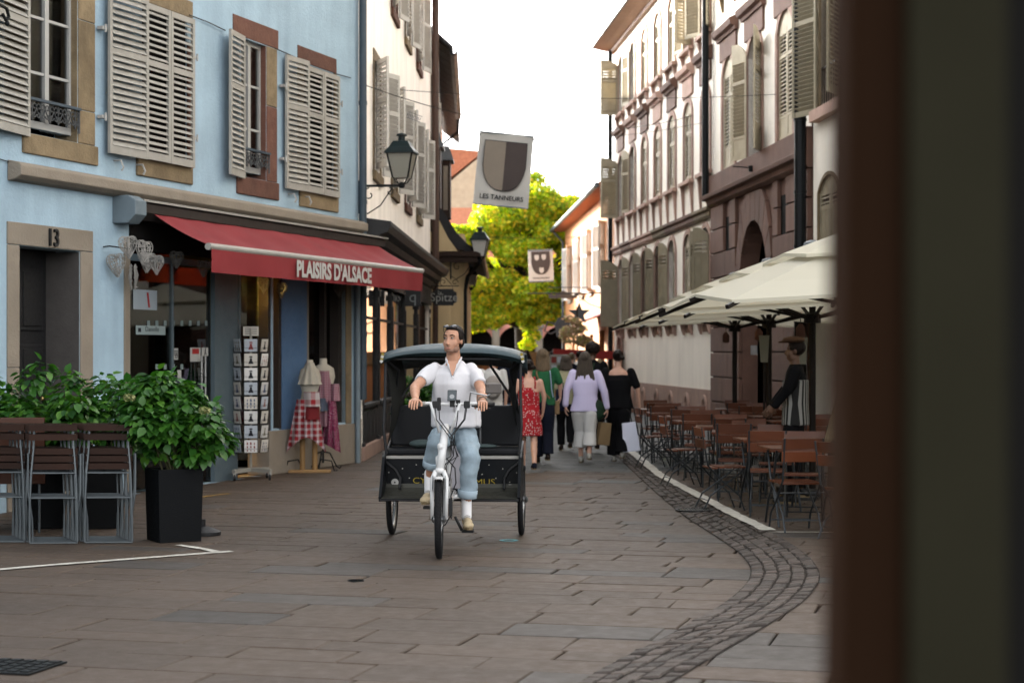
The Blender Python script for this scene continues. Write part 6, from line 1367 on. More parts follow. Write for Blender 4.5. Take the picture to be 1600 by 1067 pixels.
ph = MB().box(-.038, .038, -.005, .005, -.05, .05).build('phone', m_black, t, bevel=.006, loc=(hx + .01, hy - .04, hz + .075), rot=(R(-25), 0, 0)); MB().box(-.034, .034, -.0075, -.0052, -.046, .046).build('phone_screen', M('phone_screen', (.10, .12, .13), .15, var=0), ph); MB().lathe([(.02, 0), (.022, .01)], 12, (0, -.008, -.012), 'y').build('phone_ring', m_chr, ph)
MB().box(hx - .01, hx + .03, hy - .03, hy + .02, hz - .02, hz + .04).build('phone_holder', m_black, t)
q = TL(771, 607, 15.15)
mr = MB().tube([(hx + .15, hy, hz + .02), (hx + .16, hy - .01, hz + .10), (q[0] - .05, q[1], q[2] - .06), (q[0] + .0, q[1] + .01, q[2] - .03)], .007, 6).build('mirror_arm', m_chr, t)
mb = MB(); mb.box(-.066, .066, -.008, .008, -.042, .042); mb.build('mirror', M('mirror_back', (.16, .14, .13), .3, metal=.5, var=.05), t, bevel=.012, loc=(q[0], q[1], q[2]), rot=(0, 0, R(5)))
mb = MB()
for k, (x0, x1, s_) in enumerate(((-.13, .02, 1), (.13, .0, -1), (-.10, .05, 1.5), (.12, .06, -1.3), (.06, .02, .5))):
    mb.tube([(hx + x0, hy - .02, hz - .02), (hx + x0 * .9, hy - .06, hz - .12), (hx + x0 * .3 + s_ * .03, hy - .07, hz - .26), (hx + x1, hy - .03, hz - .42), (x1 + .03 * s_, -1.82, .74), (.06 + .02 * k * .3, -1.9, .58)], .0045, 5)
mb.tube([(.05, -1.83, .80), (.12, -1.84, .72), (.13, -1.86, .60), (.09, -1.88, .50), (.10, -1.9, .42)], .006, 5); mb.build('cable', m_black, t)
mb = MB(); mb.box(.075, .105, -1.93, -1.90, .34, .48); mb.tube([(.09, -1.92, .34), (.05, -1.93, .27), (.02, -1.93, .25)], .005, 5); mb.build('brake', m_black, t)
for sx in (-1, 1): MB().tube([(sx * .068, -1.95, FW), (sx * .05, -1.93, .665)], .004, 5).build('mudguard_stay', m_chr, t)
# cranks, pedals, saddle
CY, CZ_ = -1.42, .36
MB().lathe([(.09, -.004), (.09, .004)], 24, (.06, CY, CZ_), 'x').build('chainring', m_black, t)
mb = MB().tube([(-.09, CY, CZ_), (-.10, CY - .02, CZ_ + .06)], .012, 6); 
MB().tube([(-.09, CY, CZ_), (-.10, CY + .02, CZ_ + .075 - .03)], .012, 6)
MB().bar((-.10, CY, CZ_), (-.115, CY - .04, CZ_ + .0), .02, .02)
pedL = TL(671, 789, 15.45); pedR = TL(731, 826, 15.45)
for p, sx in ((pedL, -1), (pedR, 1)):
    MB().tube([(sx * .09, CY, (pedL[2] + pedR[2]) / 2), (p[0] - sx * .05, p[1], p[2] - .015)], .013, 6).build('crank', m_black, t); MB().box(p[0] - .05, p[0] + .05, p[1] - .04, p[1] + .04, p[2] - .03, p[2] - .008).build('pedal', m_black, t, bevel=.004)
MB().ell((.06, -.98, .90), (.12, .15, .045)).build('saddle', m_black, t, smooth=True)
# cab body
fy = -.50   # front panel plane (away from viewer is +y)
zs = .76
for sx in (-1, 1):
    a, b = (.10, .60) if sx > 0 else (-.60, -.10)
    MB().box(a, b, fy, fy + .02, .43, zs - .04).build('front_panel', m_cab, t, bevel=.004)
    # sloping side cheek
    xo = sx * .60; mb = MB(); mb.yz([(fy + .0, .36), (fy - .38, .37), (fy - .40, .41), (fy - .12, .74), (fy + .45, .86), (fy + .45, .36)], xo - .012 * sx, xo + .012 * sx); mb.build('side_panel', m_cab, t)
    # curved footboard
    mb = MB(); pr = [(fy - .015, .50), (fy - .05, .455), (fy - .12, .42), (fy - .22, .395), (fy - .40, .385), (fy - .42, .40), (fy - .22, .41), (fy - .10, .435), (fy - .035, .47), (fy - .0, .50)]; mb.yz(pr, a + (.04 if sx > 0 else .012), b - (.012 if sx > 0 else .04)); mb.build('footboard', m_foot, t, smooth=False)
    MB().tube([(a, fy - .41, .385), (b, fy - .41, .385)], .012, 8).build('footboard_rail', m_black, t); mb = MB(); mb.tube([(sx * .12, fy - .02, .62), (sx * .12, fy - .10, .46), (sx * .13, fy - .25, .385), (sx * .16, fy - .41, .385)], .014, 8); mb.build('rail', m_black, t)
    MB().tube([(sx * .615, fy + .02, zs), (sx * .60, fy - .02, .70), (sx * .50, fy - .03, .62), (sx * .46, fy - .04, .55), (sx * .46, fy - .10, .46)], .012, 6).build('side_rail', m_black, t)
    q = TL(625 if sx < 0 else 797, 754 if sx < 0 else 762, 16.35); rf = MB().lathe([(.032, -.006), (.032, .006)], 20, (0, 0, 0), 'y').build('reflector', m_let, t, loc=(sx * .51, fy - .015, q[2])); MB().lathe([(.008, -.009), (.008, -.006)], 8, (0, 0, 0), 'y').build('reflector_bolt', m_ink, rf)
    MB().box(a, b, fy - .01, fy + .01, zs - .04, zs - .015).build('trim_strip', m_alu, t); MB().box(a, b, fy + .0, fy + .45, zs - .012, zs + .05).build('seat', m_seatc, t, bevel=.02)
    MB().box(a, b, fy + .44, fy + .50, zs + .05, zs + .42).build('backrest', m_seatc, t, bevel=.02)
    mb = MB()
    for k in range(7): mb.lathe([(.006, -.004), (.006, .002)], 6, (sx * (.2 + (k * .061) % .38), fy - .002, .50 + (k * .083) % .2), 'y')
    mb.build('rivets', m_alu, t, kind='stuff')
MB().box(-.10, .10, fy + .02, fy + .5, .42, zs - .1).build('centre_box', m_cab, t)
MB().ell((-.28, fy + .14, zs + .085), (.12, .09, .04)).build('folded_blanket', M('sage_blanket', (.085, .12, .12), .95, bump=.5, bs=20), t, smooth=True); MB().ell((.26, fy + .14, zs + .065), (.13, .08, .02)).build('folded_blanket', MATS['sage_blanket'], t, smooth=True)
mb = MB(); mb.tube([(.22, fy + .43, zs + .06), (.22, fy + .43, zs + .38)], .012, 6); mb.build('seat_belt', m_chr, t)
text('lettering', 'CYC', .075, m_yl, t, (TL(661, 751, 16.4)[0], fy - .006, TL(661, 751, 16.4)[2]), (R(90), 0, 0), .001, 1.25); text('lettering', 'MUS', .075, m_yl, t, (TL(758, 753, 16.4)[0], fy - .006, TL(758, 753, 16.4)[2]), (R(90), 0, 0), .001, 1.25)
for sx in (-1, 1):   # hood posts and side cloth
    mb = MB(); mb.tube([(sx * .585, fy - .02, zs), (sx * .61, fy - .02, 1.0), (sx * .60, fy + .02, 1.3), (sx * .60, fy + .05, 1.60)], .014, 8); mb.tube([(sx * .58, fy + .48, zs + .3), (sx * .5, fy + .2, 1.5), (sx * .60, fy + .0, 1.60)], .012, 8); mb.tube([(sx * .30, fy + .5, 1.55), (sx * .56, fy + .45, zs + .4)], .012, 6); mb.build('hood_bow', m_black, t)
    mb = MB(); n = 8
    for i in range(n):
        for j in range(6):
            f = lambda a, b: (sx * (.60 - .05 * math.sin(PI * a) - .08 * b), fy + .05 + .55 * b - .0 * a + (.1 * (1 - a)) * (1 - b), (zs + .05 + .3 * b) + (1.60 - zs - .05 - .3 * b) * a); mb.quad(f(i / n, j / 6), f((i + 1) / n, j / 6), f((i + 1) / n, (j + 1) / 6), f(i / n, (j + 1) / 6))
    mb.build('side_cloth', m_hoodi, t, smooth=True)
mb = MB(); nx, ny = 20, 12
def hoodf(a, b):
    x = -.635 + 1.27 * a; zc = 1.645 + .085 * (1 - abs(2 * a - 1) ** 2.6) ** .8; y = fy - .05 + .85 * b
    z = zc - .06 * max(0, .15 - b) / .15 * 1.0 - (.9 * max(0, b - .8)) - .012 * math.sin(b * 14 + a * 3) * (1 - abs(2 * a - 1)); return (x, y, z)
for i in range(nx):
    for j in range(ny): mb.quad(hoodf(i / nx, j / ny), hoodf((i + 1) / nx, j / ny), hoodf((i + 1) / nx, (j + 1) / ny), hoodf(i / nx, (j + 1) / ny))
hood = mb.build('hood', m_hood, t, smooth=True); sm = hood.modifiers.new('s', 'SOLIDIFY'); sm.thickness = .012
mb = MB()
for i in range(nx):
    a0, a1 = i / nx, (i + 1) / nx; p, q = hoodf(a0, 0), hoodf(a1, 0); mb.quad(p, q, (q[0] * .99, q[1] + .02, q[2] - .030 + .008 * math.sin(a1 * 12)), (p[0] * .99, p[1] + .02, p[2] - .030 + .008 * math.sin(a0 * 12)))
mb.build('hood_valance', M('dark_teal_edge', (.012, .022, .024), .5, var=.1), t, smooth=True)
MB().tube([(-.61, fy + .02, 1.60), (.61, fy + .02, 1.60)], .014, 8).build('hood_bow', m_black, t)
for sx in (-1, 1):
    for k in range(4): MB().box(-.012, .012, -.004, .004, -.012, .012).build('reflective_patch', m_yl if k % 2 else m_let, t, loc=(sx * (.625 - .004 * k), fy - .06 + .0, 1.60 + .02 * k - .02), rot=(0, sx * R(50), 0))
# ------------------------------------------------------------------ people
def skinm(n, c): return M(n, c, .5, var=.06, vs=12, spec=.35)
sk1, sk2, sk3 = skinm('tanned_skin', (.72, .37, .235)), skinm('fair_skin', (.98, .57, .42)), skinm('dark_skin', (.2, .1, .06))
m_hair = M('dark_brown_hair', (.018, .011, .008), .45, var=.3, vs=20, mscale=(6, 6, .5), bump=.6, bs=30)
m_hairb = M('greying_brown_hair', (.10, .075, .055), .5, var=.45, vs=14, mscale=(8, 8, .5), bump=.8, bs=30); m_hairl = M('ash_blonde_hair', (.22, .15, .085), .5, var=.4, vs=14, mscale=(8, 8, .5), bump=.8, bs=30); m_hairy = M('straw_blonde_hair', (.45, .34, .19), .6, var=.4, vs=14, mscale=(8, 8, .5), bump=.8, bs=30)
def frame(s_, f_): return Vector(s_).normalized(), Vector(f_).normalized()
def hand(body, ex, wrist, dirv, palm, sc=1., curl=.5, side=1, thumb=True):
    """palm blob goes to the body; five bent fingers go to ex. dirv = pointing direction, palm = palm normal"""
    d = Vector(dirv).normalized(); n_ = Vector(palm).normalized(); s_ = d.cross(n_).normalized() * side; n_ = (n_ - d * n_.dot(d)).normalized(); w = Vector(wrist)
    m3 = Matrix((s_, n_, d)).transposed(); pc = w + d * .045 * sc; body.ell(pc, (.040 * sc, .017 * sc, .052 * sc), m3)
    for k, (o_, ln) in enumerate(((-.030, .072), (-.010, .082), (.010, .078), (.029, .060))):
        b = w + d * (.078 * sc) + s_ * (o_ * sc); cur = b; dd = d.copy()
        for j, f in enumerate((.45, .32, .26)):
            dd = (dd * math.cos(curl) + n_ * math.sin(curl)).normalized() if j else (dd * math.cos(curl * .6) + n_ * math.sin(curl * .6)).normalized(); e = cur + dd * ln * f * sc; ex.cap(cur, .0088 * sc * (1 - .08 * j), e, .0083 * sc * (1 - .1 * j), 8); cur = e
    b = w + d * .03 * sc - s_ * .032 * sc; e = b + (d * .5 - s_ * .55 + n_ * .5).normalized() * .038 * sc; ex.cap(b, .011 * sc, e, .010 * sc, 8); ex.cap(e, .010 * sc, e + (d * .7 + n_ * .6).normalized() * .03 * sc, .0085 * sc, 8)
def head(mb, c, sc, yaw, pitch=0, face=True):
    """face looks along local -y turned by yaw (0 = -y)"""
    r_ = Matrix.Rotation(yaw, 3, 'Z') @ Matrix.Rotation(pitch, 3, 'X'); c = Vector(c); W = lambda x, y, z: c + r_ @ (Vector((x, y, z)) * sc)
    mb.ell(W(0, .012, .03), (.073 * sc, .093 * sc, .088 * sc), r_); mb.ell(W(0, -.022, -.035), (.058 * sc, .065 * sc, .078 * sc), r_); mb.ell(W(0, -.045, -.088), (.030 * sc, .030 * sc, .024 * sc), r_)
    for s_ in (-1, 1):
        mb.ell(W(s_ * .042, -.045, -.028), (.022 * sc, .025 * sc, .030 * sc), r_); mb.ell(W(s_ * .040, -.012, -.072), (.020 * sc, .040 * sc, .022 * sc), r_)
        mb.ell(W(s_ * .073, .012, -.005), (.010 * sc, .018 * sc, .032 * sc), r_); mb.ell(W(s_ * .03, -.070, .035), (.026 * sc, .014 * sc, .010 * sc), r_)
    if face:
        mb.cap(W(0, -.078, .018), .008 * sc, W(0, -.103, -.030), .0125 * sc, 8); mb.ell(W(0, -.092, -.036), (.017 * sc, .012 * sc, .009 * sc), r_)
        mb.ell(W(0, -.076, -.064), (.024 * sc, .012 * sc, .008 * sc), r_); mb.ell(W(0, -.074, -.074), (.021 * sc, .012 * sc, .008 * sc), r_)
    return W
def limb(mb, pts, rs): [mb.cap(pts[i], rs[i], pts[i + 1], rs[i + 1], 12) for i in range(len(pts) - 1)]

# ---- the rider (local frame of the pedicab, faces -y)
t = thing('person', 'man in a white short sleeved shirt and rolled light jeans riding the pedicab', 'person', TO, TA)
def RP(x, y, d): return TL(x, y, d)
hipc = RP(711, 668, 15.85); hipc[2] = .97; neck = RP(709, 566, 15.78); hc = RP(707.5, 532, 15.74); chest = RP(710, 600, 15.76)
shL, shR = RP(676, 577, 15.78), RP(741, 579, 15.78)
elL, elR = RP(648, 606, 15.55), RP(753, 612, 15.52); wrL, wrR = RP(649, 624, 15.30), RP(754, 627, 15.30)
grL, grR = Vector((hx - .295, hy + .045, hz + .02)), Vector((hx + .265, hy + .035, hz + .02))
hpL, hpR = Vector((hipc[0] - .09, hipc[1] - .02, .96)), Vector((hipc[0] + .09, hipc[1] - .02, .96))
knL, knR = RP(683, 690, 15.42), RP(735, 712, 15.5); anL, anR = RP(671, 745, 15.60), RP(729, 788, 15.55)
body, ex = MB(), MB()
S_, F3 = Vector((1, 0, 0)), Vector((0, 1, 0))
yaw = R(-22)
W = head(body, hc, 1.04, yaw, R(-3)); body.cap(Vector(neck) + Vector((0, .01, -.05)), .066, hc + Vector((0, .015, -.05)), .056)
body.rings([(hipc + Vector((0, 0, -.06)), S_ * .16, F3 * .11), (hipc + Vector((0, 0, .08)), S_ * .15, F3 * .10), (chest, S_ * .16, F3 * .11), (Vector(neck) + Vector((0, .01, -.08)), S_ * .11, F3 * .075), (Vector(neck), S_ * .06, F3 * .06)])
for sh, el, wr, gr, sx in ((shL, elL, wrL, grL, -1), (shR, elR, wrR, grR, 1)):
    limb(body, [sh.lerp(el, .12), el, wr], [.048, .044, .029]); fa = el.lerp(wr, .3); body.cap(fa, .044, el.lerp(wr, .6), .037)
    dv = gr + Vector((0, -.06, -.01)) - wr; hand(body, ex, wr + (gr - wr) * .15, Vector((0, -.9, .1 if 0 else -.10)) + Vector((sx * .05, 0, 0)), (0, .1, -1), 1.08, .62, side=sx)
for hp, kn, an in ((hpL, knL, anL), (hpR, knR, anR)):
    limb(body, [hp, kn, an], [.085, .058, .038]); body.cap(kn.lerp(an, .2), .052, kn.lerp(an, .45), .052)
soft('body', body, sk1, t, .0075, 4, extra=ex)
# face details
mat_eye = M('eye_white', (.45, .42, .38), .3, var=0); r3 = Matrix.Rotation(yaw, 3, 'Z')
mb = MB()
for s_ in (-1, 1): mb.ell(W(s_ * .031, -.0745, .016), (.013, .007, .0065), r3, 8, 6)
mb.build('eyes', mat_eye, t, smooth=True); mb = MB()
for s_ in (-1, 1): mb.ell(W(s_ * .031 - .002, -.080, .016), (.006, .004, .006), r3, 8, 6)
mb.build('iris', m_ink, t, smooth=True)
mb = MB()
for s_ in (-1, 1): mb.tube([W(s_ * .014, -.083, .036), W(s_ * .034, -.082, .041), W(s_ * .052, -.069, .034)], [.0045, .005, .003], 6)
mb.build('eyebrows', m_hair, t); MB().ell(W(0, -.0845, -.069), (.022, .008, .0065), r3, 10, 6).build('lips', M('lips', (.6, .23, .18), .45, var=0), t, smooth=True)
sb = MB(); sb.ell(W(0, -.040, -.080), (.043, .044, .030), r3); sb.ell(W(0, -.0815, -.0525), (.026, .010, .0075), r3)
for s_ in (-1, 1): sb.ell(W(s_ * .040, -.020, -.068), (.023, .043, .032), r3)
soft('stubble', sb, M('stubbled_skin', (.42, .235, .165), .7, var=.25, vs=90), t, .006, 2)
hb_ = MB(); hb_.ell(W(0, .030, .050), (.083, .092, .088), r3); hb_.ell(W(0, .055, -.005), (.078, .075, .075), r3); hb_.ell(W(0, -.018, .094), (.056, .05, .026), r3)
for s_ in (-1, 1): hb_.ell(W(s_ * .070, .015, .035), (.016, .045, .045), r3)
soft('hair', hb_, m_hair, t, .008, 2, push=wrinkle(.002, (120, 120, 30), 3))
gl = MB(); 
for s_ in (-1, 1): gl.ell(W(s_ * .034, -.060, .112), (.026, .006, .017), r3 @ Matrix.Rotation(-.9, 3, 'X'), 14, 7)
gl.tube([W(-.012, -.062, .114), W(.012, -.062, .114)], .003, 5)
for s_ in (-1, 1): gl.tube([W(s_ * .060, -.055, .112), W(s_ * .084, .0, .075), W(s_ * .086, .05, .03)], .0035, 5)
gl.build('sunglasses', M('sunglass_lens', (.02, .022, .03), .12, var=0, spec=.8), t, smooth=True)
# shirt
m_shirt = M('white_linen_shirt', (.98, .96, 1.0), .9, var=.03, vs=20, bump=.15, bs=120, mscale=(1, 1, .4))
sh_ = MB(); hem = hipc[2] + .06
sh_.rings([(Vector((hipc[0] + .01, hipc[1] - .04, hem)), S_ * .205, F3 * .165), (Vector((hipc[0] + .01, hipc[1] - .03, hem + .12)), S_ * .20, F3 * .155), (Vector((chest[0], chest[1] + .01, chest[2] - .12)), S_ * .185, F3 * .135), (chest + Vector((0, 0, 0)), S_ * .19, F3 * .135), (chest + Vector((0, .01, .09)), S_ * .185, F3 * .12), (Vector(neck) + Vector((0, .012, -.03)), S_ * .11, F3 * .085), (Vector(neck) + Vector((0, .015, .012)), S_ * .068, F3 * .070)], 28)
for sh, el, sx in ((shL, elL, -1), (shR, elR, 1)):
    e = sh.lerp(el, .72); sh_.cap(sh + Vector((-sx * .03, 0, .0)), .064, sh.lerp(el, .35), .062, 14); dv = (el - sh).normalized(); x_ = dv.orthogonal().normalized(); y_ = dv.cross(x_)
    sh_.rings([(sh.lerp(el, .1), x_ * .062, y_ * .062), (sh.lerp(el, .45), x_ * .061, y_ * .061), (sh.lerp(el, .66), x_ * .064, y_ * .064)], 18)
shirt = soft('shirt', sh_, m_shirt, t, .0085, 3, push=wrinkle(.026, (34, 34, 10), 5))
# open V of the collar: skin wedge and collar band
vz = Vector(neck)
MB().xz([(-.045, .03), (.045, .03), (.004, -.105), (-.004, -.105)], 0, .01).build('neckline', sk1, t, loc=(vz[0] + .0, vz[1] - .105, vz[2] - .015), rot=(R(-28), 0, 0))
mb = MB()
for s_ in (-1, 1): mb.tube([vz + Vector((s_ * .062, .02, .040)), vz + Vector((s_ * .060, -.045, .020)), vz + Vector((s_ * .036, -.100, -.02)), vz + Vector((s_ * .004, -.142, -.115))], [.010, .011, .010, .006], 6)
mb.tube([vz + Vector((.0, -.142, -.11)), vz + Vector((.0, -.150, -.2)), Vector((chest[0], chest[1] - .137, chest[2] - .1)), Vector((hipc[0] + .01, hipc[1] - .19, hem + .13))], .007, 5); mb.build('collar_placket', m_shirt, t, smooth=True)
mb = MB()
for k in range(4): mb.lathe([(.006, 0), (.005, -.004)], 8, (chest[0] + .0, chest[1] - .150, chest[2] + .05 - k * .09), 'y')
mb.build('buttons', m_let, t, kind='stuff')
# jeans
m_jean = M('pale_washed_denim', (.44, .56, .65), .9, var=.22, vs=5, bump=.4, bs=120)
j_ = MB(); j_.rings([(hipc + Vector((0, 0, -.10)), S_ * .17, F3 * .125), (hipc + Vector((0, 0, .06)), S_ * .165, F3 * .12)], 24)
for hp, kn, an, cuff in ((hpL, knL, anL, .62), (hpR, knR, anR, .80)):
    limb(j_, [hp, kn], [.108, .084]); e = kn.lerp(an, cuff); d_ = (an - kn).normalized(); x_ = d_.orthogonal().normalized(); y_ = d_.cross(x_)
    j_.rings([(kn, x_ * .084, y_ * .084), (kn.lerp(an, .3), x_ * .083, y_ * .083), (e, x_ * .072, y_ * .072)], 20)
soft('jeans', j_, m_jean, t, .0085, 3, push=wrinkle(.018, (26, 26, 40), 9))
for kn, an, cuff in ((knL, anL, .60), (knR, anR, .78)):
    e = kn.lerp(an, cuff); d_ = (an - kn).normalized(); x_ = d_.orthogonal().normalized(); y_ = d_.cross(x_)
    c_ = MB(); c_.rings([(e - d_ * .035, x_ * .078, y_ * .078), (e - d_ * .03, x_ * .084, y_ * .084), (e + d_ * .03, x_ * .082, y_ * .082), (e + d_ * .034, x_ * .070, y_ * .070)], 20); c_.build('cuff', M('denim_cuff', (.55, .69, .80), .9, var=.1), t, smooth=True)
m_sock = M('white_sock', (1.3, 1.28, 1.3), .9, var=.04); m_shoe = M('beige_trainer', (.75, .60, .38), .7, var=.2, vs=20); m_sole = M('tan_sole', (.30, .22, .12), .7, var=.2); m_navy = M('navy_cloth', (.02, .03, .09), .8)
def shoe(par, an, toe, sole_z, sc=1., mu=None, ms=None, sock=True, name='shoe'):
    an = Vector(an); toe = Vector(toe); f = (toe - an); f[2] = 0; f.normalize(); s_ = Vector((-f[1], f[0], 0)); heel = an - f * .055 * sc; heel[2] = sole_z
    tz = toe - Vector((0, 0, toe[2] - sole_z)); m3 = Matrix((s_, f, (0, 0, 1))).transposed(); b = MB()
    b.ell(heel + Vector((0, 0, .045 * sc)), (.036 * sc, .045 * sc, .045 * sc), m3); b.ell(heel.lerp(tz, .5) + Vector((0, 0, .045 * sc)), (.042 * sc, .085 * sc, .045 * sc), m3); b.ell(heel.lerp(tz, .80) + Vector((0, 0, .032 * sc)), (.046 * sc, .065 * sc, .034 * sc), m3); b.cap(heel + Vector((0, 0, .05)), .038 * sc, an + Vector((0, 0, -.01)), .042 * sc)
    o = soft(name, b, mu or m_shoe, par, .008 * sc, 2)
    pts = []; L__ = (tz - heel).length + .05
    for k in range(20):
        a = 2 * PI * k / 20; pts.append(heel + f * (L__ / 2 - .035 + L__ / 2 * 1.0 * math.cos(a)) + s_ * (.040 + .008 * math.cos(a)) * sc * math.sin(a))
    q = MB(); n = 20; q.add([(p[0], p[1], sole_z) for p in pts] + [(p[0], p[1], sole_z + .024 * sc) for p in pts], [tuple(range(n - 1, -1, -1)), tuple(range(n, 2 * n))] + [(i, (i + 1) % n, n + (i + 1) % n, n + i) for i in range(n)]); q.build('sole', ms or m_sole, o)
    return o, f, s_
for an, toe, sz in ((anL, RP(662, 782, 15.36), RP(0, 787, 15.45)[2]), (anR, RP(733, 818, 15.30), RP(0, 826, 15.4)[2])):
    an_ = Vector(an); fx = Vector((an_[0], an_[1], sz + .10)); o, f, s_ = shoe(t, fx, toe, sz)
    lc = MB()
    for k in range(4): c_ = fx + f * (.05 + .022 * k) + Vector((0, 0, .0 - .012 * k)); lc.tube([c_ - s_ * .025 + Vector((0, 0, -.006)), c_ + f * .008 + Vector((0, 0, .006)), c_ + s_ * .025 + Vector((0, 0, -.006))], .004, 5)
    lc.build('laces', m_let, o)
    MB().cap(an_ + Vector((0, 0, .10 if sz < .3 else .03)), .044, Vector((an_[0], an_[1], sz + .09)), .043).build('sock', m_sock, t, smooth=True); MB().box(an_[0] - .02, an_[0] + .02, an_[1] - .052, an_[1] - .046, an_[2] + .045, an_[2] + .053).build('sock_mark', m_navy, t)
wb = MB(); wd_ = (elR - wrR).normalized(); x_ = wd_.orthogonal().normalized(); y_ = wd_.cross(x_); c_ = wrR + wd_ * .02; wb.tube([c_ + (x_ * math.cos(k * .52) + y_ * math.sin(k * .52)) * .034 for k in range(12)], .006, 5, closed=True); wb.build('bracelet', m_tan, t)

# ---- walkers seen from behind (local +y = walking away)
def walker(label, px, H_, top, bottom, skin_, hair, stride=1, rz=0., arms=((-.22, .03, .78), (.22, .03, .78)), elb=None, skirt=None, dress=False, hairlen=.0, hairw=.10, hairk='long', shoem=None, sleeve=.5, topz=None, loose=1.0, bun=False, wide=0., hem=.84, girth=1., short=None):
    g = G(*px) if len(px) == 2 else Vector((px[0], px[1], 0)); k = H_ / 1.72; t = thing('person', label, 'person', g, rz, 'people walking away down the street'); V3 = lambda x, y, z: Vector((x, y, z)) * k
    b, e = MB(), MB(); W_ = head(b, V3(0, .01, 1.60), k, PI, 0); b.cap(V3(0, .0, 1.42), .058 * k, V3(0, .01, 1.53), .052 * k)
    b.rings([(V3(0, 0, .86), S_ * .165 * k * girth, F3 * .115 * k), (V3(0, 0, 1.02), S_ * .14 * k * girth, F3 * .095 * k), (V3(0, 0, 1.25), S_ * .165 * k * girth, F3 * .105 * k), (V3(0, 0, 1.38), S_ * .15 * k, F3 * .08 * k), (V3(0, 0, 1.45), S_ * .06 * k, F3 * .05 * k)])
    legs = ((-.085, .18 * stride, .02, -.0), (.085, -.20 * stride, .06, .0)); sho = shoem or m_black
    pts = {}
    for i, (x, fy_, lift, _) in enumerate(legs):
        hp = V3(x, 0, .88); kn = V3(x * .9, .06 + fy_ * .55, .48); an = V3(x * .8, fy_, .085 + (lift if fy_ < 0 else 0)); limb(b, [hp, kn, an], [.082 * k, .053 * k, .036 * k]); b.cap(kn.lerp(an, .2), .05 * k, kn.lerp(an, .45), .05 * k); b.cap(an, .036 * k, an + V3(0, .05, -.04), .032 * k); pts[i] = (hp, kn, an)
        shoe(t, an, an + V3(0, .17, -.02), max(0, an[2] - .085 * k), k * .95, sho, m_sole)
    ar = []
    for i, (sx, h3) in enumerate(zip((-1, 1), arms)):
        sh = V3(sx * .175 * girth, 0, 1.385); wr = V3(*h3); el = V3(*elb[i]) if elb and elb[i] else sh.lerp(wr, .5) + V3(sx * .04, -.03, 0); limb(b, [sh, el, wr], [.048 * k, .038 * k, .027 * k]); ar.append((sh, el, wr)); hand(b, e, wr, (wr - el) + Vector((0, .02, -.05)), (-sx, .2, 0), k, .45, side=sx)
    soft('body', b, skin_, t, .011, 3, extra=e)
    # trousers / skirt
    q = MB()
    if bottom is not None:
        if skirt: 
            q.rings([(V3(0, 0, 1.0), S_ * .15 * k, F3 * .11 * k), (V3(0, 0, .86), S_ * .19 * k, F3 * .14 * k), (V3(0, -.01, skirt), S_ * (.2 + wide) * k, F3 * (.18 + wide) * k)], 24)
        else:
            q.rings([(V3(0, 0, 1.0), S_ * .15 * k * girth, F3 * .11 * k), (V3(0, 0, .84), S_ * .178 * k * girth, F3 * .13 * k)], 24)
            for i in (0, 1):
                hp, kn, an = pts[i]; en = kn.lerp(an, short if short else .96); q.rings([(hp, S_ * .10 * k, F3 * .11 * k), (hp.lerp(kn, .3), S_ * .092 * k * loose, F3 * .10 * k * loose), (kn.lerp(hp, .25), S_ * .08 * k * loose, F3 * .08 * k * loose), (kn, S_ * .074 * k * loose, F3 * .076 * k * loose), (en, S_ * .068 * k * (loose + wide), F3 * .074 * k * (loose + wide))], 18)
        soft('trousers' if not skirt else 'skirt', q, bottom, t, .011, 3, push=wrinkle(.011, (22, 22, 22), len(label)))
    q = MB(); zt = topz or 1.44; hz_ = hem
    if dress: q.rings([(V3(0, 0, hem), S_ * .215 * k, F3 * .17 * k), (V3(0, 0, .86), S_ * .19 * k, F3 * .14 * k), (V3(0, 0, 1.02), S_ * .155 * k, F3 * .11 * k), (V3(0, 0, 1.22), S_ * .168 * k, F3 * .115 * k), (V3(0, 0, zt), S_ * .150 * k, F3 * .10 * k)], 24)
    else: q.rings([(V3(0, 0, hz_), S_ * (.185 + wide * .1) * k * girth, F3 * .135 * k), (V3(0, 0, 1.04), S_ * .17 * k * girth, F3 * .12 * k), (V3(0, 0, 1.25), S_ * .185 * k * girth, F3 * .125 * k), (V3(0, 0, min(zt, 1.38)), S_ * .165 * k * girth, F3 * .10 * k)] + ([(V3(0, 0, 1.47), S_ * .062 * k, F3 * .062 * k)] if zt > 1.4 else []), 24)
    if sleeve > 0:
        for sh, el, wr in ar:
            if sleeve <= .5: limb(q, [sh, sh.lerp(el, sleeve * 1.6)], [.066 * k, .062 * k])
            else: limb(q, [sh, el, wr.lerp(el, .12)], [.068 * k, .058 * k, .05 * k])
    soft('dress' if dress else 'top', q, top, t, .011, 3, push=wrinkle(.013, (20, 20, 12), len(label) + 1))
    q = MB()
    if hairk == 'long':
        q.ell(W_(0, .020, .04), (.088 * k, .098 * k, .092 * k)); n = 7
        for j in range(n): a = -1 + 2 * j / (n - 1); q.cap(V3(a * .06, -.045, 1.62), .04 * k, V3(a * hairw, -.085 + .02 * abs(a), 1.56 - hairlen * (1 - .12 * abs(a))), .026 * k)
    elif hairk == 'afro':
        for j in range(70): a, z = random.uniform(0, 6.28), random.uniform(-.5, 1); c_ = math.sqrt(max(0, 1 - z * z)); q.ell(V3(.085 * c_ * math.cos(a), -.01 + .085 * c_ * math.sin(a), 1.65 + .085 * z), (.04 * k, .04 * k, .04 * k), n=8, m=6)
    elif hairk == 'bun': q.ell(W_(0, .025, .035), (.084 * k, .096 * k, .092 * k)); q.ell(V3(.06, -.10, 1.60), (.045 * k, .04 * k, .038 * k)); q.ell(V3(-.0, -.11, 1.66), (.03 * k, .03 * k, .025 * k))
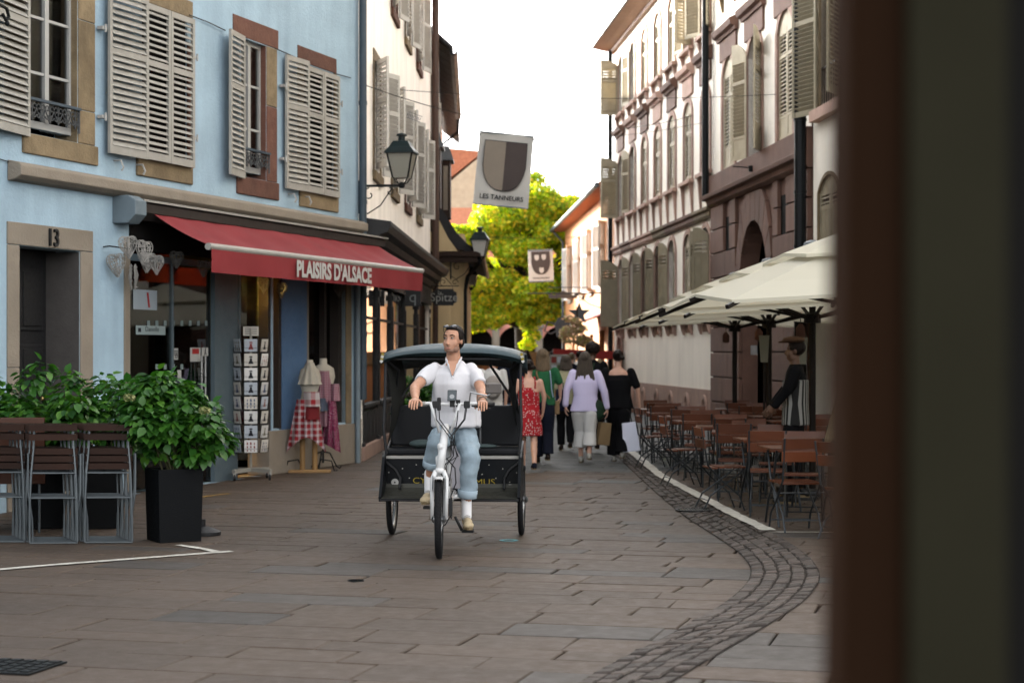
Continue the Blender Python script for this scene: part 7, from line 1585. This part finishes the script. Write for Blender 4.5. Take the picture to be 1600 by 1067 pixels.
    else: q.ell(W_(0, .025, .04), (.083 * k, .096 * k, .09 * k))
    soft('hair', q, hair, t, .009, 2, push=wrinkle(.008, (90, 90, 12), 2))
    return t, V3, ar
def bag(name, label, w_, h_, dp, mat, loc, rz, handle=.15, taper=1.0, strap=None, tilt=0):
    t = thing(name, label, 'bag', loc, rz); mb = MB(); mb.rings([((0, 0, -h_), (w_ / 2 * taper * 1.414, 0, 0), (0, dp / 2 * 1.414, 0)), ((0, 0, 0), (w_ / 2 * 1.414, 0, 0), (0, dp / 2 * .7 * 1.414, 0))], 4); c_ = math.cos(PI / 4)
    mb.v = [((x / (w_ / 2 * 1.414) + y / (dp / 2 * 1.414)) * w_ / 2, (y / (dp / 2 * 1.414) - x / (w_ / 2 * 1.414)) * dp / 2, z) for x, y, z in mb.v]; o = mb.build('bag_body', mat, t, bevel=.006); t.rotation_euler = (0, tilt, rz)
    mb = MB(); mb.tube([(-w_ * .2, 0, 0), (-w_ * .15, 0, handle * .8), (0, 0, handle), (w_ * .15, 0, handle * .8), (w_ * .2, 0, 0)], .008, 5); mb.build('handle', m_black, t); return t
m_green = M('bottle_green_knit', (.02, .16, .06), .9, var=.1, vs=20); m_bk = M('black_cloth', (.009, .009, .011), .9, var=.2); m_lav = M('pale_lavender_cotton', (1.05, .96, 1.35), .9, var=.03); m_ltg = M('pale_grey_cotton', (1.05, 1.03, 1.0), .9, var=.04)
m_dnavy = M('dark_navy_cloth', (.012, .015, .03), .9, var=.2); m_redd = pattern('red_dotted_dress', 'dots', (.55, .008, .02), (.8, .7, .68), 34); m_yell = M('pale_yellow_cotton', (.6, .56, .34), .9); m_lb = M('light_blue_cotton', (.42, .52, .68), .9); m_teal = M('teal_cotton', (.16, .36, .40), .9)
m_olive = M('dark_green_leather', (.025, .055, .03), .5, var=.2); m_tanl = M('tan_leather', (.30, .18, .08), .5, var=.2); m_kraft = M('kraft_paper', (.36, .24, .12), .8, var=.1); m_wbag = M('white_paper_bag', (1.25, 1.3, 1.55), .7, var=.05)
m_wtr = M('white_trainer', (.6, .58, .52), .7); m_dsh = M('dark_leather_shoe', (.03, .018, .014), .5)
g = G(838, 735); w1 = walker('woman in a red dress with white dots, partly hidden by the pedicab hood', (826, 738), 1.56, m_redd, None, sk2, m_hair, 1, R(5), sleeve=0, dress=True, topz=1.30, hem=.56, shoem=m_dnavy, hairk='bun', arms=((-.22, .1, .86), (.235, .16, .92)))
tt, V3, ar = w1; mb = MB()
for sx in (-1, 1): mb.tube([V3(sx * .09, -.09, 1.28), V3(sx * .095, -.07, 1.42), V3(sx * .09, .02, 1.46), V3(sx * .09, .09, 1.30)], .011, 5)
mb.build('dress_strap', m_redd, tt)
w2 = walker('woman with ash blonde hair in a dark green t-shirt and dark trousers', (848, 724), 1.71, m_green, m_dnavy, sk2, m_hairl, 1, R(2), hairlen=.16, hairw=.085, loose=1.15, wide=.15, shoem=m_dsh, sleeve=.5, arms=((-.2, .1, .9), (.27, .10, 1.02)), hem=.88)
w3 = walker('woman with long greying hair in a pale lavender shirt and light grey wide trousers', (914, 723), 1.67, m_lav, m_ltg, sk2, m_hairb, .7, R(-4), hairlen=.30, hairw=.13, loose=1.35, wide=.35, short=.62, shoem=m_wtr, sleeve=.9, arms=((-.30, .0, .88), (.34, .0, .84)), girth=1.08, hem=.80)
w4 = walker('woman with a low bun in a black off shoulder top and black trousers', (966, 721), 1.70, m_bk, m_bk, sk2, m_hair, .5, R(-6), loose=1.3, wide=.3, shoem=m_wtr, hairk='bun', sleeve=.5, topz=1.33, arms=((-.22, .05, .86), (.32, .05, .86)), girth=1.12, hem=.82)
w5 = walker('man with a round black afro walking in front of the woman in black', (926, 706), 1.80, m_bk, m_bk, sk3, m_hair, 1, 0, hairk='afro', shoem=m_dsh)
w6 = walker('person in a pale yellow top and black trousers between the green and lavender tops', (884, 704), 1.62, m_yell, m_bk, sk2, m_hairb, 1, R(3), hairlen=.1, shoem=m_dsh)
w7 = walker('person in a white top with a pale backpack, seen through the pedicab', (769, 712), 1.66, m_ltg, m_ltg, sk2, m_hair, .8, R(4), hairk='short', shoem=m_wtr)
w8 = walker('person in a dark shirt and light blue shorts, seen through the pedicab', (799, 706), 1.72, m_dnavy, m_lb, sk2, m_hair, .8, R(-3), hairk='short', short=.1, shoem=m_wtr)
w9 = walker('blonde child in a teal top far down the street beside the afro haired man', (937, 668), 1.52, m_teal, m_bk, sk2, m_hairy, .8, 0, hairk='short')
for i, (px, lab, tp, hr, H_) in enumerate((((905, 655), 'distant person in a pale top near the red stall', m_ltg, m_hair, 1.7), ((893, 662), 'distant person in a dark jacket left of the red stall', m_dnavy, m_hairl, 1.66), ((862, 640), 'tiny distant person by the orange counter', m_teal, m_hair, 1.7))): walker(lab, px, H_, tp, m_dnavy, sk2, hr, .6, 0, hairk='short')
def ppos(px, d): return P(px[0], px[1], d)
bag('handbag', 'tan leather handbag hanging behind the woman in green', .27, .20, .08, m_tanl, ppos((860, 626), 27.9), R(5), .06)
bag('shopping_bag', 'navy blue shopping bag held beside the woman in green', .19, .33, .10, m_navy, ppos((877, 608), 28.3), R(-20), .12)
t = thing('shoulder_bag', 'dark green leather satchel slung across the lavender shirt', 'bag', ppos((931, 637), 27.95), R(5)); mb = MB(); mb.ell((0, 0, 0), (.17, .06, .13)); mb.ell((.03, 0, -.06), (.14, .06, .12)); soft('bag_body', mb, m_olive, t, .012, 2); MB().tube([(-.05, .0, .12), (-.22, .02, .38), (-.26, .14, .62)], .012, 5).build('strap', m_olive, t); t.rotation_euler = (0, R(22), R(5))
bag('paper_bag', 'brown kraft paper bag held by the woman in lavender', .19, .34, .10, m_kraft, ppos((945, 660), 28.1), R(15), .14, 1.0, tilt=R(6))
bag('paper_bag', 'large white paper carrier bag held by the woman in black', .26, .44, .12, m_wbag, ppos((982, 660), 28.2), R(-10), .20, 1.0, tilt=R(-7))
t = thing('backpack', 'pale grey and tan backpack worn by the person seen through the pedicab', 'bag', ppos((770, 606), 29.5), R(4)); mb = MB(); mb.ell((0, 0, 0), (.14, .08, .20)); mb.ell((0, -.06, -.07), (.10, .05, .09)); soft('bag_body', mb, M('pale_backpack', (.55, .5, .46), .8, var=.1), t, .012, 2)
tt, V3, ar = w2; mb = MB(); mb.tube([V3(-.08, .02, 1.47), V3(-.10, -.12, 1.35), V3(.0, -.145, 1.1), V3(.10, -.14, .98)], .012, 5); mb.build('bag_strap', m_tanl, tt); mb = MB(); mb.tube([V3(.10, .02, 1.45), V3(.11, -.11, 1.35), V3(.13, -.13, 1.1), V3(.15, -.13, 1.0)], .010, 5); mb.build('bag_strap', m_lb, tt)
# ---- waiter under the parasols and a seated guest, both in deep shade
m_str = pattern('black_white_striped_cloth', 'stripes', (.015, .015, .015), (.42, .42, .40), 170)
w = walker('waiter in a cap and striped waistcoat standing in the shade by the third parasol', (1243, 786), 1.80, m_bk, m_bk, sk3, m_hair, .3, R(80), hairk='short', sleeve=.9, arms=((-.16, .22, 1.02), (.18, .25, 1.02))); w[0]['group'] = ''; del w[0]['group']
mb = MB(); mb.rings([(Vector((0, .0, .86)), S_ * .20, F3 * .155), (Vector((0, 0, 1.1)), S_ * .19, F3 * .145), (Vector((0, 0, 1.36)), S_ * .20, F3 * .145)], 24); soft('striped_waistcoat', mb, m_str, w[0], .012, 2)
mb = MB(); mb.ell((0, .02, 1.80), (.12, .13, .04)); mb.ell((0, .13, 1.775), (.08, .07, .012)); soft('cap', mb, M('brown_cap', (.16, .08, .04), .9), w[0], .008, 2)
g = Vector((2.98, 16.55, 0)); t = thing('person', 'seated guest with straw blonde hair in dark clothes half hidden by the post', 'person', g, R(-60)); b, e = MB(), MB(); W_ = head(b, Vector((0, .05, 1.20)), 1., PI)
b.cap((0, 0, 1.0), .06, (0, .03, 1.13), .05); b.rings([((0, 0, .46), S_ * .17, F3 * .13), ((0, 0, .62), S_ * .14, F3 * .10), ((0, 0, .86), S_ * .165, F3 * .11), ((0, 0, .99), S_ * .15, F3 * .08), ((0, 0, 1.04), S_ * .06, F3 * .05)])
for sx in (-1, 1):
    limb(b, [(sx * .09, .02, .52), (sx * .12, .42, .52), (sx * .12, .40, .09)], [.085, .056, .038]); limb(b, [(sx * .175, 0, .97), (sx * .24, .06, .70), (sx * .12, .30, .70)], [.048, .04, .028]); hand(b, e, (sx * .12, .30, .70), (-sx * .3, 1, 0), (0, 0, -1), 1, .4, side=sx); shoe(t, (sx * .12, .40, .085), (sx * .12, .57, .03), .0, 1, m_black, m_black)
soft('body', b, sk2, t, .012, 3, extra=e); q = MB(); q.rings([((0, 0, .46), S_ * .19, F3 * .15), ((0, 0, .86), S_ * .185, F3 * .13), ((0, 0, .99), S_ * .165, F3 * .10), ((0, 0, 1.07), S_ * .065, F3 * .065)], 24)
for sx in (-1, 1): limb(q, [(sx * .175, 0, .97), (sx * .24, .06, .70), (sx * .14, .27, .70)], [.065, .055, .045])
soft('top', q, m_bk, t, .012, 3); q = MB()
for sx in (-1, 1): limb(q, [(sx * .09, .02, .52), (sx * .12, .43, .52), (sx * .12, .41, .12)], [.10, .075, .055])
soft('trousers', q, m_bk, t, .012, 3); q = MB(); q.ell(W_(0, .02, .04), (.09, .1, .095))
for j in range(7): a = -1 + 2 * j / 6; q.cap((a * .06, -.02, 1.25), .04, (a * .13, -.10, .88), .03)
soft('hair', q, m_hairy, t, .009, 2, push=wrinkle(.006, (90, 90, 10), 2))
dup(bc, (3.02, 16.5, 0), R(-60), 'slatted bistro chair under the seated blonde guest at the post', 'chairs on the cafe terrace')
